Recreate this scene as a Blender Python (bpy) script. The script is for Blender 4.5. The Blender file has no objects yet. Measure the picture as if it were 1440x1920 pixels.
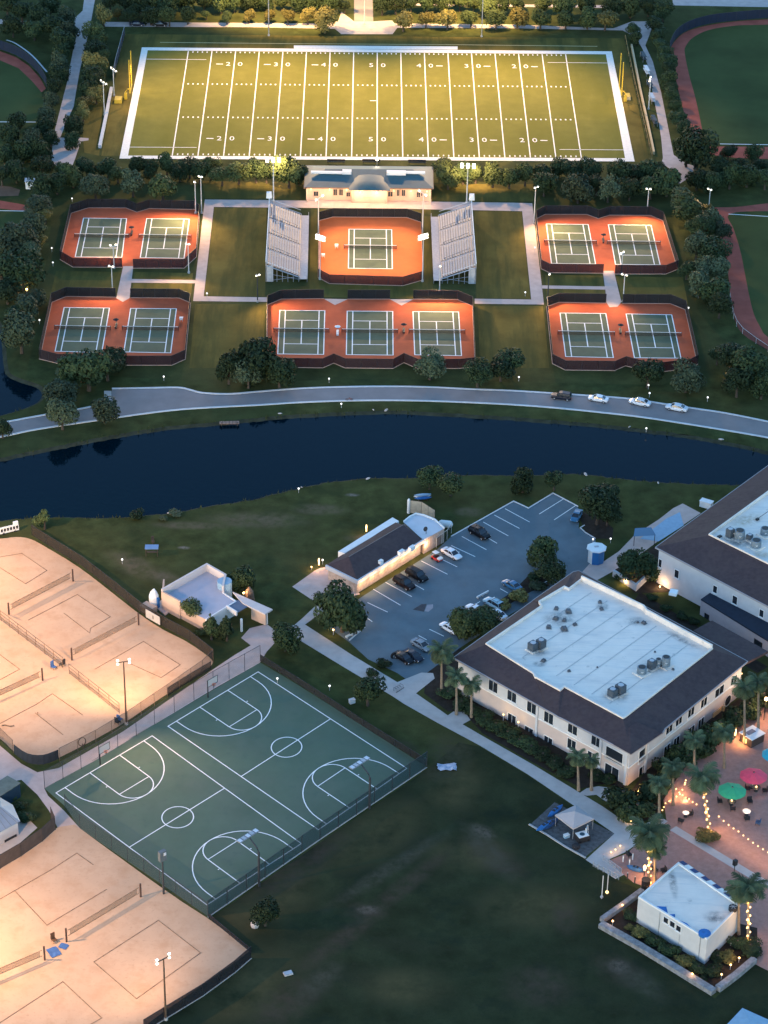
import bpy, math, random
from mathutils import Vector, Matrix, geometry as mgeo
R_ = math.radians
scene = bpy.context.scene
COL = scene.collection
rnd = random.Random(11)

# ---------------------------------------------------------------- camera
FPX, PITCH, ROLL, CAM_H = 4822.4, R_(31.0), R_(0.985), 285.0
_c, _s = math.cos(ROLL), math.sin(ROLL)
_up0 = Vector((0, math.sin(PITCH), math.cos(PITCH)))
CF = Vector((0, math.cos(PITCH), -math.sin(PITCH)))
CR = Vector((_c, 0, 0)) + _up0 * _s
CU = Vector((-_s, 0, 0)) + _up0 * _c
CAM = Vector((0, 0, CAM_H))
cd = bpy.data.cameras.new('camera')
cam = bpy.data.objects.new('camera', cd)
COL.objects.link(cam)
cd.sensor_fit = 'HORIZONTAL'
cd.sensor_width = 36.0
cd.lens = 36.0 * FPX / 1440.0
cd.clip_start = 5.0
cd.clip_end = 20000.0
cam.matrix_world = Matrix(((CR.x, CU.x, -CF.x, 0), (CR.y, CU.y, -CF.y, 0), (CR.z, CU.z, -CF.z, CAM_H), (0, 0, 0, 1)))
scene.camera = cam

# ---------------------------------------------------------------- sky, sun, exposure (dusk)
SUN_EL, SUN_AZ = R_(6.0), R_(205.0)        # azimuth clockwise from +Y: low behind the camera, to its left
w = bpy.data.worlds.new('World')
scene.world = w
w.use_nodes = True
nt = w.node_tree
nt.nodes.clear()
sky = nt.nodes.new('ShaderNodeTexSky')
sky.sky_type = 'NISHITA'
sky.sun_disc = False
sky.sun_elevation = SUN_EL
sky.sun_rotation = SUN_AZ
sky.air_density = 1.0
sky.dust_density = 0.3
sky.ozone_density = 3.0
bg = nt.nodes.new('ShaderNodeBackground')
bg.inputs['Strength'].default_value = 0.15
out = nt.nodes.new('ShaderNodeOutputWorld')
nt.links.new(sky.outputs[0], bg.inputs[0])
nt.links.new(bg.outputs[0], out.inputs[0])
sl = bpy.data.lights.new('sun', 'SUN')
sl.energy = 0.07
sl.angle = R_(25)
sl.color = (1.0, 0.82, 0.68)
so = bpy.data.objects.new('sun', sl)
COL.objects.link(so)
_sd = Vector((math.sin(SUN_AZ) * math.cos(SUN_EL), math.cos(SUN_AZ) * math.cos(SUN_EL), math.sin(SUN_EL)))
so.rotation_euler = (-_sd).to_track_quat('-Z', 'Y').to_euler()
so.location = (0, 300, 120)
scene.view_settings.view_transform = 'Standard'
scene.view_settings.look = 'None'
scene.view_settings.gamma = 1
scene.view_settings.exposure = 2.45      # exposed for the dusk, as the photograph is
scene.view_settings.use_curve_mapping = False
scene.cycles.max_bounces = 4
scene.cycles.transparent_max_bounces = 16
scene.cycles.sample_clamp_indirect = 4.0
scene.cycles.caustics_reflective = False
scene.cycles.caustics_refractive = False

# ---------------------------------------------------------------- surveying helpers
def ray(u, v):
    return CF + CR * ((u - 720) / FPX) - CU * ((v - 960) / FPX)
def P(u, v, z=0.0):
    "point of the plane at height z seen at this place of the survey photograph"
    d = ray(u, v)
    return CAM + d * ((z - CAM_H) / d.z)
def PL(pts, z=0.0):
    return [P(u, v, z) for u, v in pts]
def TOP(base, u, v):
    d = ray(u, v)
    return CAM_H + d.z * base.y / d.y
def PW(u, v, p0, n):
    d = ray(u, v)
    return CAM + d * ((p0 - CAM).dot(n) / d.dot(n))
def PXM(v):
    return FPX / ((P(720, v) - CAM).dot(CF))

# ---------------------------------------------------------------- materials
def lin(c):
    return tuple((x / 12.92 if x <= .04045 else ((x + .055) / 1.055) ** 2.4) for x in c)
MATS = {}
def M(name, col, rough=.75, var=.2, scale=.6, col2=None, metal=0., emit=None, es=0., spec=.3, alpha=1., obj=False, bump=0., detail=4.):
    if name in MATS:
        return MATS[name]
    m = bpy.data.materials.new(name)
    m.use_nodes = True
    t = m.node_tree
    b = t.nodes['Principled BSDF']
    b.inputs['Roughness'].default_value = rough
    b.inputs['Metallic'].default_value = metal
    b.inputs['Specular IOR Level'].default_value = spec
    if var > 0 or col2:
        if obj:
            tc = t.nodes.new('ShaderNodeTexCoord').outputs['Object']
        else:
            tc = t.nodes.new('ShaderNodeNewGeometry').outputs['Position']
        n = t.nodes.new('ShaderNodeTexNoise')
        n.inputs['Scale'].default_value = scale
        n.inputs['Detail'].default_value = detail
        n.inputs['Roughness'].default_value = .6
        t.links.new(tc, n.inputs['Vector'])
        rp = t.nodes.new('ShaderNodeMapRange')
        rp.inputs[1].default_value = .3
        rp.inputs[2].default_value = .7
        t.links.new(n.outputs[0], rp.inputs[0])
        mx = t.nodes.new('ShaderNodeMix')
        mx.data_type = 'RGBA'
        mx.inputs['A'].default_value = tuple(x * (1 - var) for x in col) + (1,)
        mx.inputs['B'].default_value = (tuple(col2) if col2 else tuple(x * (1 + var) for x in col)) + (1,)
        t.links.new(rp.outputs[0], mx.inputs['Factor'])
        t.links.new(mx.outputs['Result'], b.inputs['Base Color'])
        if bump:
            bp = t.nodes.new('ShaderNodeBump')
            bp.inputs['Strength'].default_value = bump
            bp.inputs['Distance'].default_value = .15
            t.links.new(n.outputs[0], bp.inputs['Height'])
            t.links.new(bp.outputs[0], b.inputs['Normal'])
    else:
        b.inputs['Base Color'].default_value = tuple(col) + (1,)
    if emit:
        b.inputs['Emission Color'].default_value = tuple(emit) + (1,)
        b.inputs['Emission Strength'].default_value = es
    if alpha < 1:
        b.inputs['Alpha'].default_value = alpha
    MATS[name] = m
    return m

def add_layer(m, col, scale, lo, hi, amount=1., stretch=None):
    "lay another noise-masked colour over a material (wear, stains, dry grass)"
    t = m.node_tree
    b = t.nodes['Principled BSDF']
    src = b.inputs['Base Color'].links[0].from_socket
    ge = t.nodes.new('ShaderNodeNewGeometry').outputs['Position']
    if stretch:
        mp = t.nodes.new('ShaderNodeMapping')
        mp.inputs['Rotation'].default_value = (0, 0, stretch[0])
        mp.inputs['Scale'].default_value = (stretch[1], stretch[2], 1)
        t.links.new(ge, mp.inputs['Vector'])
        ge = mp.outputs[0]
    n = t.nodes.new('ShaderNodeTexNoise')
    n.inputs['Scale'].default_value = scale
    n.inputs['Detail'].default_value = 6
    n.inputs['Roughness'].default_value = .65
    t.links.new(ge, n.inputs['Vector'])
    r = t.nodes.new('ShaderNodeMapRange')
    r.inputs[1].default_value = lo
    r.inputs[2].default_value = hi
    r.inputs[4].default_value = amount
    t.links.new(n.outputs[0], r.inputs[0])
    mx = t.nodes.new('ShaderNodeMix')
    mx.data_type = 'RGBA'
    t.links.new(r.outputs[0], mx.inputs['Factor'])
    t.links.new(src, mx.inputs['A'])
    mx.inputs['B'].default_value = tuple(col) + (1,)
    t.links.new(mx.outputs['Result'], b.inputs['Base Color'])

def add_patches(m, col, blobs, amount=.8, nscale=.35):
    "worn places: (centre, half length, half width, heading)"
    t = m.node_tree
    b = t.nodes['Principled BSDF']
    ge = t.nodes.new('ShaderNodeNewGeometry').outputs['Position']
    n = t.nodes.new('ShaderNodeTexNoise')
    n.inputs['Scale'].default_value = nscale
    n.inputs['Detail'].default_value = 7
    n.inputs['Roughness'].default_value = .7
    t.links.new(ge, n.inputs['Vector'])
    acc = None
    for (c, a, bb, h) in blobs:
        mp = t.nodes.new('ShaderNodeMapping')
        mp.vector_type = 'TEXTURE'
        mp.inputs['Location'].default_value = (c[0], c[1], 0)
        mp.inputs['Rotation'].default_value = (0, 0, h)
        mp.inputs['Scale'].default_value = (a, bb, 1e5)
        t.links.new(ge, mp.inputs['Vector'])
        ln = t.nodes.new('ShaderNodeVectorMath')
        ln.operation = 'LENGTH'
        t.links.new(mp.outputs[0], ln.inputs[0])
        r = t.nodes.new('ShaderNodeMapRange')
        r.interpolation_type = 'SMOOTHSTEP'
        r.inputs[1].default_value = 1.
        r.inputs[2].default_value = .2
        t.links.new(ln.outputs['Value'], r.inputs[0])
        if acc is None:
            acc = r.outputs[0]
        else:
            mxm = t.nodes.new('ShaderNodeMath')
            mxm.operation = 'MAXIMUM'
            t.links.new(acc, mxm.inputs[0])
            t.links.new(r.outputs[0], mxm.inputs[1])
            acc = mxm.outputs[0]
    nr = t.nodes.new('ShaderNodeMapRange')
    nr.inputs[1].default_value = .32
    nr.inputs[2].default_value = .62
    t.links.new(n.outputs[0], nr.inputs[0])
    mu = t.nodes.new('ShaderNodeMath')
    mu.operation = 'MULTIPLY'
    t.links.new(acc, mu.inputs[0])
    t.links.new(nr.outputs[0], mu.inputs[1])
    m2 = t.nodes.new('ShaderNodeMath')
    m2.operation = 'MULTIPLY'
    m2.inputs[1].default_value = amount
    t.links.new(mu.outputs[0], m2.inputs[0])
    src = b.inputs['Base Color'].links[0].from_socket
    mx = t.nodes.new('ShaderNodeMix')
    mx.data_type = 'RGBA'
    t.links.new(m2.outputs[0], mx.inputs['Factor'])
    t.links.new(src, mx.inputs['A'])
    mx.inputs['B'].default_value = tuple(col) + (1,)
    t.links.new(mx.outputs['Result'], b.inputs['Base Color'])

# ---------------------------------------------------------------- mesh helpers
class MB:
    def __init__(s):
        s.v, s.f, s.m = [], [], []
    def add(s, vs, fs, m=0):
        o = len(s.v)
        s.v += [tuple(x) for x in vs]
        s.f += [tuple(i + o for i in f) for f in fs]
        s.m += [m] * len(fs)
        return s
    def box(s, c, d, rz=0., m=0, top=1.):
        cx, cy, cz = c
        dx, dy, dz = d[0] / 2, d[1] / 2, d[2] / 2
        co, si = math.cos(rz), math.sin(rz)
        vs = []
        for z, k in ((-dz, 1.), (dz, top)):
            for x, y in ((-dx, -dy), (dx, -dy), (dx, dy), (-dx, dy)):
                x, y = x * k, y * k
                vs.append((cx + x * co - y * si, cy + x * si + y * co, cz + z))
        return s.add(vs, [(3, 2, 1, 0), (4, 5, 6, 7), (0, 1, 5, 4), (1, 2, 6, 5), (2, 3, 7, 6), (3, 0, 4, 7)], m)
    def poly(s, pts, m=0):
        return s.add(pts, [tuple(range(len(pts)))], m)
    def prism(s, pts, z0, z1, m=0, mt=None):
        n = len(pts)
        a = sum(pts[i][0] * pts[(i + 1) % n][1] - pts[(i + 1) % n][0] * pts[i][1] for i in range(n))
        if a < 0:
            pts = pts[::-1]
        s.add([(p[0], p[1], z0) for p in pts] + [(p[0], p[1], z1) for p in pts], [(i, (i + 1) % n, n + (i + 1) % n, n + i) for i in range(n)], m)
        s.add([(p[0], p[1], z1) for p in pts], [tuple(range(n))], m if mt is None else mt)
        return s
    def tube(s, pts, r, n=6, m=0, cap=True):
        pts = [Vector(p) for p in pts]
        rs = r if isinstance(r, (list, tuple)) else [r] * len(pts)
        vs, fs = [], []
        for i, p in enumerate(pts):
            d = (pts[min(i + 1, len(pts) - 1)] - pts[max(i - 1, 0)]).normalized()
            a = d.cross(Vector((0, 0, 1)) if abs(d.z) < .9 else Vector((1, 0, 0))).normalized()
            b = d.cross(a)
            for k in range(n):
                t = 2 * math.pi * k / n
                vs.append(p + (a * math.cos(t) + b * math.sin(t)) * rs[i])
        for i in range(len(pts) - 1):
            for k in range(n):
                fs.append((i * n + k, i * n + (k + 1) % n, (i + 1) * n + (k + 1) % n, (i + 1) * n + k))
        if cap:
            fs.append(tuple(range(n))[::-1])
            fs.append(tuple((len(pts) - 1) * n + k for k in range(n)))
        return s.add(vs, fs, m)
    def ribbon(s, pts, wd, z0, z1=None, m=0, closed=False):
        "flat strip (z1 None) or raised band along a line"
        pts = [Vector((p[0], p[1], 0)) for p in pts]
        n = len(pts)
        L, Rr = [], []
        for i, p in enumerate(pts):
            if closed:
                a, b = pts[i - 1], pts[(i + 1) % n]
            else:
                a, b = pts[max(i - 1, 0)], pts[min(i + 1, n - 1)]
            d1 = (p - a).normalized() if (p - a).length > 1e-6 else (b - p).normalized()
            d2 = (b - p).normalized() if (b - p).length > 1e-6 else d1
            d = (d1 + d2).normalized()
            nn = Vector((-d.y, d.x, 0))
            k = 1. / max(.5, abs(nn.dot(Vector((-d1.y, d1.x, 0)))))
            L.append(p + nn * wd / 2 * k)
            Rr.append(p - nn * wd / 2 * k)
        rng = range(n if closed else n - 1)
        if z1 is None:
            s.add([(p.x, p.y, z0) for p in L] + [(p.x, p.y, z0) for p in Rr], [(n + i, n + (i + 1) % n, (i + 1) % n, i) for i in rng], m)
        else:
            vs = [(p.x, p.y, z0) for p in L] + [(p.x, p.y, z0) for p in Rr] + [(p.x, p.y, z1) for p in L] + [(p.x, p.y, z1) for p in Rr]
            fs = []
            for i in rng:
                j = (i + 1) % n
                fs += [(3 * n + i, 3 * n + j, 2 * n + j, 2 * n + i), (i, 2 * n + i, 2 * n + j, j), (n + i, n + j, 3 * n + j, 3 * n + i)]
            if not closed:
                e = n - 1
                fs += [(0, n, 3 * n, 2 * n), (e, 2 * n + e, 3 * n + e, n + e)]
            s.add(vs, fs, m)
        return s
    def ball(s, c, r, n=8, k=5, m=0, sz=1., z_from=-1.):
        vs, fs = [], []
        for i in range(k + 1):
            t = math.pi * i / k
            for j in range(n):
                a = 2 * math.pi * j / n
                vs.append((c[0] + r * math.sin(t) * math.cos(a), c[1] + r * math.sin(t) * math.sin(a), c[2] + r * sz * math.cos(t)))
        for i in range(k):
            for j in range(n):
                fs.append((i * n + j, (i + 1) * n + j, (i + 1) * n + (j + 1) % n, i * n + (j + 1) % n))
        return s.add(vs, fs, m)
    def mesh(s, name, mats, origin=(0, 0, 0), smooth=False):
        me = bpy.data.meshes.new(name)
        o = origin
        me.from_pydata([(x - o[0], y - o[1], z - o[2]) for x, y, z in s.v], [], s.f)
        mats = mats if isinstance(mats, (list, tuple)) else [mats]
        for q in mats:
            me.materials.append(q)
        if len(mats) > 1:
            me.polygons.foreach_set('material_index', s.m)
        if smooth:
            me.polygons.foreach_set('use_smooth', [True] * len(s.f))
        me.update()
        return me
    def build(s, name, mats, parent=None, origin=(0, 0, 0), smooth=False, label=None, kind=None):
        o = bpy.data.objects.new(name, s.mesh(name, mats, (0, 0, 0), smooth))
        COL.objects.link(o)
        if parent:
            o.parent = parent
        else:
            o.location = origin
        if label:
            o['label'] = label
        if kind:
            o['kind'] = kind
        return o

def tag(o, label, cat, group=None):
    o['label'] = label
    o['category'] = cat
    if group:
        o['group'] = group
    return o
def thing(name, label, cat, loc=(0, 0, 0), rz=0., group=None):
    o = bpy.data.objects.new(name, None)
    COL.objects.link(o)
    o.location = loc
    o.rotation_euler = (0, 0, rz)
    o.empty_display_size = .5
    return tag(o, label, cat, group)
def inst(name, me, parent=None, loc=(0, 0, 0), rot=(0, 0, 0), sc=(1, 1, 1), kind=None):
    o = bpy.data.objects.new(name, me)
    COL.objects.link(o)
    o.parent = parent
    o.location = loc
    o.rotation_euler = rot
    o.scale = sc
    if kind:
        o['kind'] = kind
    return o
KIDS = {}
def copy_tree(o, parent=None):
    kids = [c for c in bpy.data.objects if c.parent == o] if o.name not in KIDS else KIDS[o.name]
    KIDS[o.name] = kids
    c = o.copy()
    COL.objects.link(c)
    c.parent = parent
    for k in kids:
        copy_tree(k, c)
    return c
def struct(name, mb, mats, smooth=False):
    return mb.build(name, mats, kind='structure', smooth=smooth)
UNIT = {}
def unit_box(mat):
    k = ('b', mat.name)
    if k not in UNIT:
        UNIT[k] = MB().box((0, 0, .5), (1, 1, 1)).mesh('unit_panel_' + mat.name, mat)
    return UNIT[k]
def unit_post(mat):
    k = ('p', mat.name)
    if k not in UNIT:
        UNIT[k] = MB().tube([(0, 0, 0), (0, 0, 1)], 1., 6).mesh('unit_post_' + mat.name, mat)
    return UNIT[k]
def cen(pts):
    return Vector((sum(p[0] for p in pts) / len(pts), sum(p[1] for p in pts) / len(pts), 0))
def bounds_c(pts):
    xs = [p[0] for p in pts]; ys = [p[1] for p in pts]
    return Vector(((min(xs) + max(xs)) / 2, (min(ys) + max(ys)) / 2, 0))
def lerp(a, b, t):
    return a + (b - a) * t
ORD = ['first', 'second', 'third', 'fourth', 'fifth', 'sixth', 'seventh', 'eighth', 'ninth', 'tenth', 'eleventh', 'twelfth', 'thirteenth', 'fourteenth', 'fifteenth', 'sixteenth', 'seventeenth',
       'eighteenth', 'nineteenth', 'twentieth', 'twenty-first', 'twenty-second', 'twenty-third', 'twenty-fourth', 'twenty-fifth', 'twenty-sixth', 'twenty-seventh', 'twenty-eighth', 'twenty-ninth', 'thirtieth',
       'thirty-first', 'thirty-second', 'thirty-third', 'thirty-fourth', 'thirty-fifth', 'thirty-sixth', 'thirty-seventh', 'thirty-eighth']

# ---------------------------------------------------------------- palette
GRASS = M('grass', (.050, .057, .0190), .95, .45, .22, spec=.03, detail=8)
add_layer(GRASS, (.064, .063, .024), .035, .45, .68, .8)
add_layer(GRASS, (.027, .038, .0150), .09, .52, .66, .7)
add_layer(GRASS, (.045, .040, .026), 1.4, .60, .78, .4)
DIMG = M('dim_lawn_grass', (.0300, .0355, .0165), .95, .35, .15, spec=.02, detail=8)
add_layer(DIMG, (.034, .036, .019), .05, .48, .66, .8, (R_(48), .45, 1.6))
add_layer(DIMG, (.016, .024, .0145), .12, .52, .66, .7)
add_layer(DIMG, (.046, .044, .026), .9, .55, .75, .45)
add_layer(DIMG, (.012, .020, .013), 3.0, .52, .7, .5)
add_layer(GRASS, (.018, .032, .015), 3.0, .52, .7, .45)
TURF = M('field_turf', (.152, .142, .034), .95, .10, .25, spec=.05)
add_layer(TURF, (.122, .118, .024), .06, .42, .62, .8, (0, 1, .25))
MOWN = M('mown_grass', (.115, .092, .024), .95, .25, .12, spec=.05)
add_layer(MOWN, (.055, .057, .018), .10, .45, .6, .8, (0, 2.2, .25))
OUTFIELD = M('outfield_grass', (.052, .066, .022), .95, .25, .05, spec=.05)
CLAY = M('red_court_clay', (.44, .098, .043), .9, .14, .22, spec=.1)
CLAY2 = M('floodlit_court_clay', (.56, .135, .042), .9, .07, .35, spec=.1)  # brighter orange copy of the court clay, floodlight put into the colour
TRACK = M('warning_track_clay', (.30, .085, .06), .95, .18, .25, spec=.05)
TGREEN = M('tennis_green', (.098, .120, .072), .85, .14, .3, spec=.15)
BGREEN = M('basketball_green', (.080, .122, .082), .8, .10, .15, spec=.2)
add_layer(BGREEN, (.098, .128, .095), .10, .45, .65, .6)
add_layer(BGREEN, (.052, .090, .074), .45, .56, .72, .5)
add_layer(CLAY, (.36, .085, .045), .12, .5, .68, .6)
add_layer(CLAY2, (.47, .12, .045), .12, .5, .68, .6)
add_layer(CLAY, (.33, .075, .04), .9, .58, .74, .5)
add_layer(CLAY2, (.42, .11, .04), .9, .58, .74, .5)
add_layer(TGREEN, (.072, .096, .066), .35, .52, .7, .6)
LINE = M('line_paint', (.78, .78, .74), .8, .06, 2.)
FLINE = M('field_paint', (.72, .68, .60), .9, .10, 1.5)
SAND = M('beach_sand', (.54, .355, .225), .95, .07, .12, spec=.05, bump=.25, detail=9)
add_layer(SAND, (.45, .27, .155), .30, .48, .70, .7)
add_layer(SAND, (.40, .25, .15), 1.5, .56, .72, .6)
ROPE = M('dark_rope', (.23, .15, .09), .9, .5, 1.5)
CONC = M('pale_concrete', (.42, .39, .36), .9, .10, .5, spec=.1)
CONC2 = M('grey_concrete', (.42, .35, .32), .9, .12, .5, spec=.1)
PINKC = M('pinkish_concrete', (.48, .37, .32), .9, .10, .5, spec=.1)
KERB = M('kerb_concrete', (.58, .56, .54), .9, .10, 1.)
ASPH = M('grey_asphalt', (.118, .155, .172), .92, .12, .25, spec=.12)
add_layer(ASPH, (.060, .080, .094), .5, .62, .74, .6)
add_layer(ASPH, (.088, .120, .138), .06, .45, .65, .7)
ROADM = M('road_asphalt', (.235, .205, .195), .92, .10, .2, spec=.12)
PAVER = M('pink_paving', (.36, .195, .15), .85, .16, .9, spec=.15)
add_layer(PAVER, (.30, .155, .135), 3., .5, .66, .5)
DIRT = M('mulch_bed', (.035, .028, .022), .95, .3, .8, spec=.05)
WHITEW = M('white_paint', (.70, .69, .66), .7, .05, 1.)
OFFW = M('cream_stucco', (.50, .50, .50), .9, .06, .6, spec=.1)
TANW = M('tan_stucco', (.52, .38, .29), .9, .08, .6, spec=.1)
PEACH = M('peach_stucco', (.50, .36, .27), .9, .06, .6, spec=.1)
ROOFW = M('white_roof_membrane', (.78, .67, .57), .6, .05, .4, spec=.2)
add_layer(ROOFW, (.46, .44, .42), .16, .50, .72, .6, (.85, .5, 2.))
add_layer(ROOFW, (.22, .20, .18), .42, .63, .76, .7)
add_layer(ROOFW, (.50, .48, .46), 1.1, .52, .7, .5, (R_(43), .12, 1.5))
ROOFB = M('brown_shingle', (.066, .044, .044), .85, .18, 1.2, spec=.15)
add_layer(ROOFB, (.085, .058, .054), .25, .45, .65, .6)
ROOFT = M('teal_metal_roof', (.030, .085, .105), .55, .12, .5, spec=.3)
ROOFG = M('grey_metal_roof', (.24, .27, .30), .45, .10, .5, metal=.3)
GLASSD = M('dark_glass', (.018, .024, .032), .12, 0, spec=.6)
DARK = M('dark_metal', (.022, .022, .024), .55, 0)
DARKFAB = M('black_fabric', (.02, .02, .023), .9, .2, 2.)
SCREEN = M('dark_windscreen', (.016, .016, .021), .85, .15, .8, alpha=.72)
NAVYSCR = M('navy_windscreen', (.012, .020, .040), .85, .15, .8, alpha=.95)
BROWNSCR = M('brown_windscreen', (.035, .028, .023), .85, .15, .8, alpha=.55)
LINK = M('chain_link', (.03, .035, .035), .7, 0, alpha=.22)
LINKB = M('blue_green_mesh', (.02, .05, .06), .7, 0, alpha=.42)
NETM = M('net_mesh', (.03, .03, .03), .9, 0, alpha=.40)
SNETM = M('sand_net_mesh', (.22, .15, .10), .9, 0, alpha=.35)
STEEL = M('galvanised_steel', (.40, .40, .41), .45, .08, 1., metal=.5)
ALU = M('aluminium', (.48, .44, .42), .85, .12, 1.5, spec=.08)
POLEW = M('pale_pole', (.55, .52, .48), .6, 0)
POLED = M('dark_pole', (.035, .038, .042), .55, 0)
POLEB = M('bronze_pole', (.13, .075, .045), .55, 0)
YELLOW = M('yellow_paint', (.50, .34, .03), .55, 0)
BLUE = M('blue_tarp', (.02, .12, .33), .55, .2, 1.)
LBLUE = M('light_blue_canvas', (.24, .37, .47), .8, .08, 1.)
RUBBER = M('tyre_rubber', (.012, .012, .013), .85, 0)
STONE = M('stone_wall', (.40, .31, .25), .9, .25, 1.8, bump=.4)
GLOWW = M('lamp_glow_white', (.9, .9, .85), .5, 0, emit=(1., .86, .62), es=1.5)
GLOWD = M('lamp_glow_dim', (.9, .9, .85), .5, 0, emit=(1., .93, .84), es=.3)
GLOWA = M('lamp_glow_amber', (.9, .7, .4), .5, 0, emit=(1., .50, .15), es=.55)
GLOWT = M('bulb_glow', (.9, .7, .4), .5, 0, emit=(1., .47, .14), es=.6)
UNLIT = M('lamp_glass_unlit', (.55, .57, .60), .3, 0)
def leafmat(name, a, b):
    m = M(name, a, .7, 0, 1., col2=b, spec=.15)
    t = m.node_tree
    oi = t.nodes.new('ShaderNodeObjectInfo')
    b_ = t.nodes['Principled BSDF']
    mr = t.nodes.new('ShaderNodeMapRange')
    mr.inputs[3].default_value = .62
    mr.inputs[4].default_value = 1.4
    t.links.new(oi.outputs['Random'], mr.inputs[0])
    hs = t.nodes.new('ShaderNodeHueSaturation')
    t.links.new(mr.outputs[0], hs.inputs['Value'])
    t.links.new(b_.inputs['Base Color'].links[0].from_socket, hs.inputs['Color'])
    t.links.new(hs.outputs[0], b_.inputs['Base Color'])
    return m
LEAF = [leafmat('leaf_dark_green', (.014, .027, .012), (.036, .054, .020)),
        leafmat('leaf_mid_green', (.026, .042, .016), (.062, .080, .028)),
        leafmat('leaf_lamplit_olive', (.085, .076, .022), (.175, .145, .045)),  # olive lifted towards gold: lamplight on the crowns put into the leaf colour
        leafmat('leaf_grey_green', (.036, .052, .028), (.070, .088, .046))]
PALML = leafmat('palm_leaf', (.040, .062, .030), (.085, .105, .050))
BARK = M('bark', (.07, .052, .038), .95, .3, 3.)
PBARK = M('palm_bark', (.20, .155, .11), .95, .25, 3.)

# ================================================================ THE SETTING
def smooth_line(pts, n=4):
    "Catmull-Rom through surveyed points"
    o = []
    for i in range(len(pts) - 1):
        p0, p1, p2, p3 = pts[max(i - 1, 0)], pts[i], pts[i + 1], pts[min(i + 2, len(pts) - 1)]
        for k in range(n):
            t = k / n
            o.append(tuple(.5 * ((2 * p1[a]) + (-p0[a] + p2[a]) * t + (2 * p0[a] - 5 * p1[a] + 4 * p2[a] - p3[a]) * t * t + (-p0[a] + 3 * p1[a] - 3 * p2[a] + p3[a]) * t ** 3) for a in (0, 1)))
    o.append(tuple(pts[-1]))
    return o

lake_n = [(-70, 878), (0, 859), (60, 846), (130, 832), (200, 818), (270, 806), (330, 798), (400, 792), (440, 788), (480, 784), (560, 777), (640, 773), (720, 770), (800, 772), (880, 777), (960, 782), (1040, 788), (1120, 795),
          (1200, 804), (1280, 814), (1340, 824), (1400, 836), (1440, 846), (1540, 872)]
lake_s = [(1540, 925), (1440, 914), (1376, 910), (1320, 909), (1240, 905), (1160, 898), (1100, 891), (1050, 889), (980, 893), (930, 892), (850, 893), (790, 897), (720, 897), (660, 900), (600, 908), (540, 922), (460, 940),
          (400, 949), (330, 961), (260, 969), (200, 972), (130, 971), (60, 972), (0, 977), (-70, 984)]
def ragged(pts, amp):
    r = random.Random(9)
    return [(u + r.uniform(-amp, amp), v + r.uniform(-amp, amp) * .45) for u, v in pts]
lake_px = ragged(smooth_line(lake_n, 8), 1.6) + ragged(smooth_line(lake_s, 8), 2.2)
pond_px = smooth_line([(-60, 560), (0, 602), (10, 640), (14, 680), (20, 700), (45, 712), (75, 722), (86, 736), (80, 750), (60, 762), (20, 775), (-10, 782), (-60, 790)])
LAKE, POND = PL(lake_px), PL(pond_px)
outer = [Vector(p) for p in ((-5000, -600, 0), (5000, -600, 0), (5000, 9000, 0), (-5000, 9000, 0))]
flat = outer + LAKE + POND
tri = mgeo.tessellate_polygon([outer, LAKE, POND])
def up(tris, pts):
    r = []
    for t in tris:
        a, b, c = (pts[i] for i in t)
        r.append(tuple(t) if (b - a).cross(c - a).z > 0 else tuple(t)[::-1])
    return r
def patch(u, v, du, dv, h=0.):
    c = P(u, v)
    return (c, du / PXM(v), dv / PXM(v) * 2.0, h)
GREEN_WEAR = GRASS
add_patches(GREEN_WEAR, (.115, .092, .055), [patch(685, 1710, 55, 20), patch(1010, 1850, 90, 40), patch(1060, 1720, 36, 36), patch(760, 1660, 190, 14, R_(52)), patch(930, 1610, 110, 24, R_(-48)), patch(1160, 1820, 80, 26, R_(-40)),
                                  patch(640, 1760, 170, 16, R_(50)), patch(480, 975, 130, 20), patch(360, 985, 100, 10), patch(600, 955, 70, 14), patch(250, 1060, 90, 20, R_(-40)), patch(880, 960, 40, 12), patch(540, 1880, 120, 30, R_(50)), patch(560, 1580, 200, 20, R_(50)), patch(320, 1090, 110, 14, R_(-46)), patch(690, 1010, 60, 10), patch(1215, 700, 40, 12)], 1.)
add_patches(GREEN_WEAR, (.20, .17, .14), [patch(660, 928, 18, 4), patch(345, 1027, 16, 4), patch(690, 1706, 28, 9), patch(270, 1800, 10, 4)], .9, 1.2)
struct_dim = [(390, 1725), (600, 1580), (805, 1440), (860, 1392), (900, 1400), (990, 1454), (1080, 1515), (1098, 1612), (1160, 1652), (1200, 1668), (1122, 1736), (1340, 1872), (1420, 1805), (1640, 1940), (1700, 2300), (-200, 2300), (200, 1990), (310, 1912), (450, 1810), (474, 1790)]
ground = struct('ground', MB().add(flat, up(tri, flat)), GRASS)

def inset(pts, d):
    "points moved d metres to the inside of a closed outline"
    n = len(pts)
    a = sum(pts[i].x * pts[(i + 1) % n].y - pts[(i + 1) % n].x * pts[i].y for i in range(n))
    sg = 1 if a > 0 else -1
    o = []
    for i, p in enumerate(pts):
        d1 = (pts[(i + 1) % n] - pts[i - 1])
        d1.normalize()
        o.append(p + Vector((-d1.y, d1.x, 0)) * sg * d)
    return o
WATER = M('lake_water', (.0, .0058, .0105), .05, 0, spec=.16)
_b = WATER.node_tree.nodes['Principled BSDF']
_b.inputs['IOR'].default_value = 1.24
_b.inputs['Specular Tint'].default_value = (.0, .5, 1., 1)
_n = WATER.node_tree.nodes.new('ShaderNodeTexNoise')
_n.inputs['Scale'].default_value = .8
_n.inputs['Detail'].default_value = 3
_g = WATER.node_tree.nodes.new('ShaderNodeNewGeometry')
WATER.node_tree.links.new(_g.outputs['Position'], _n.inputs['Vector'])
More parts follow.
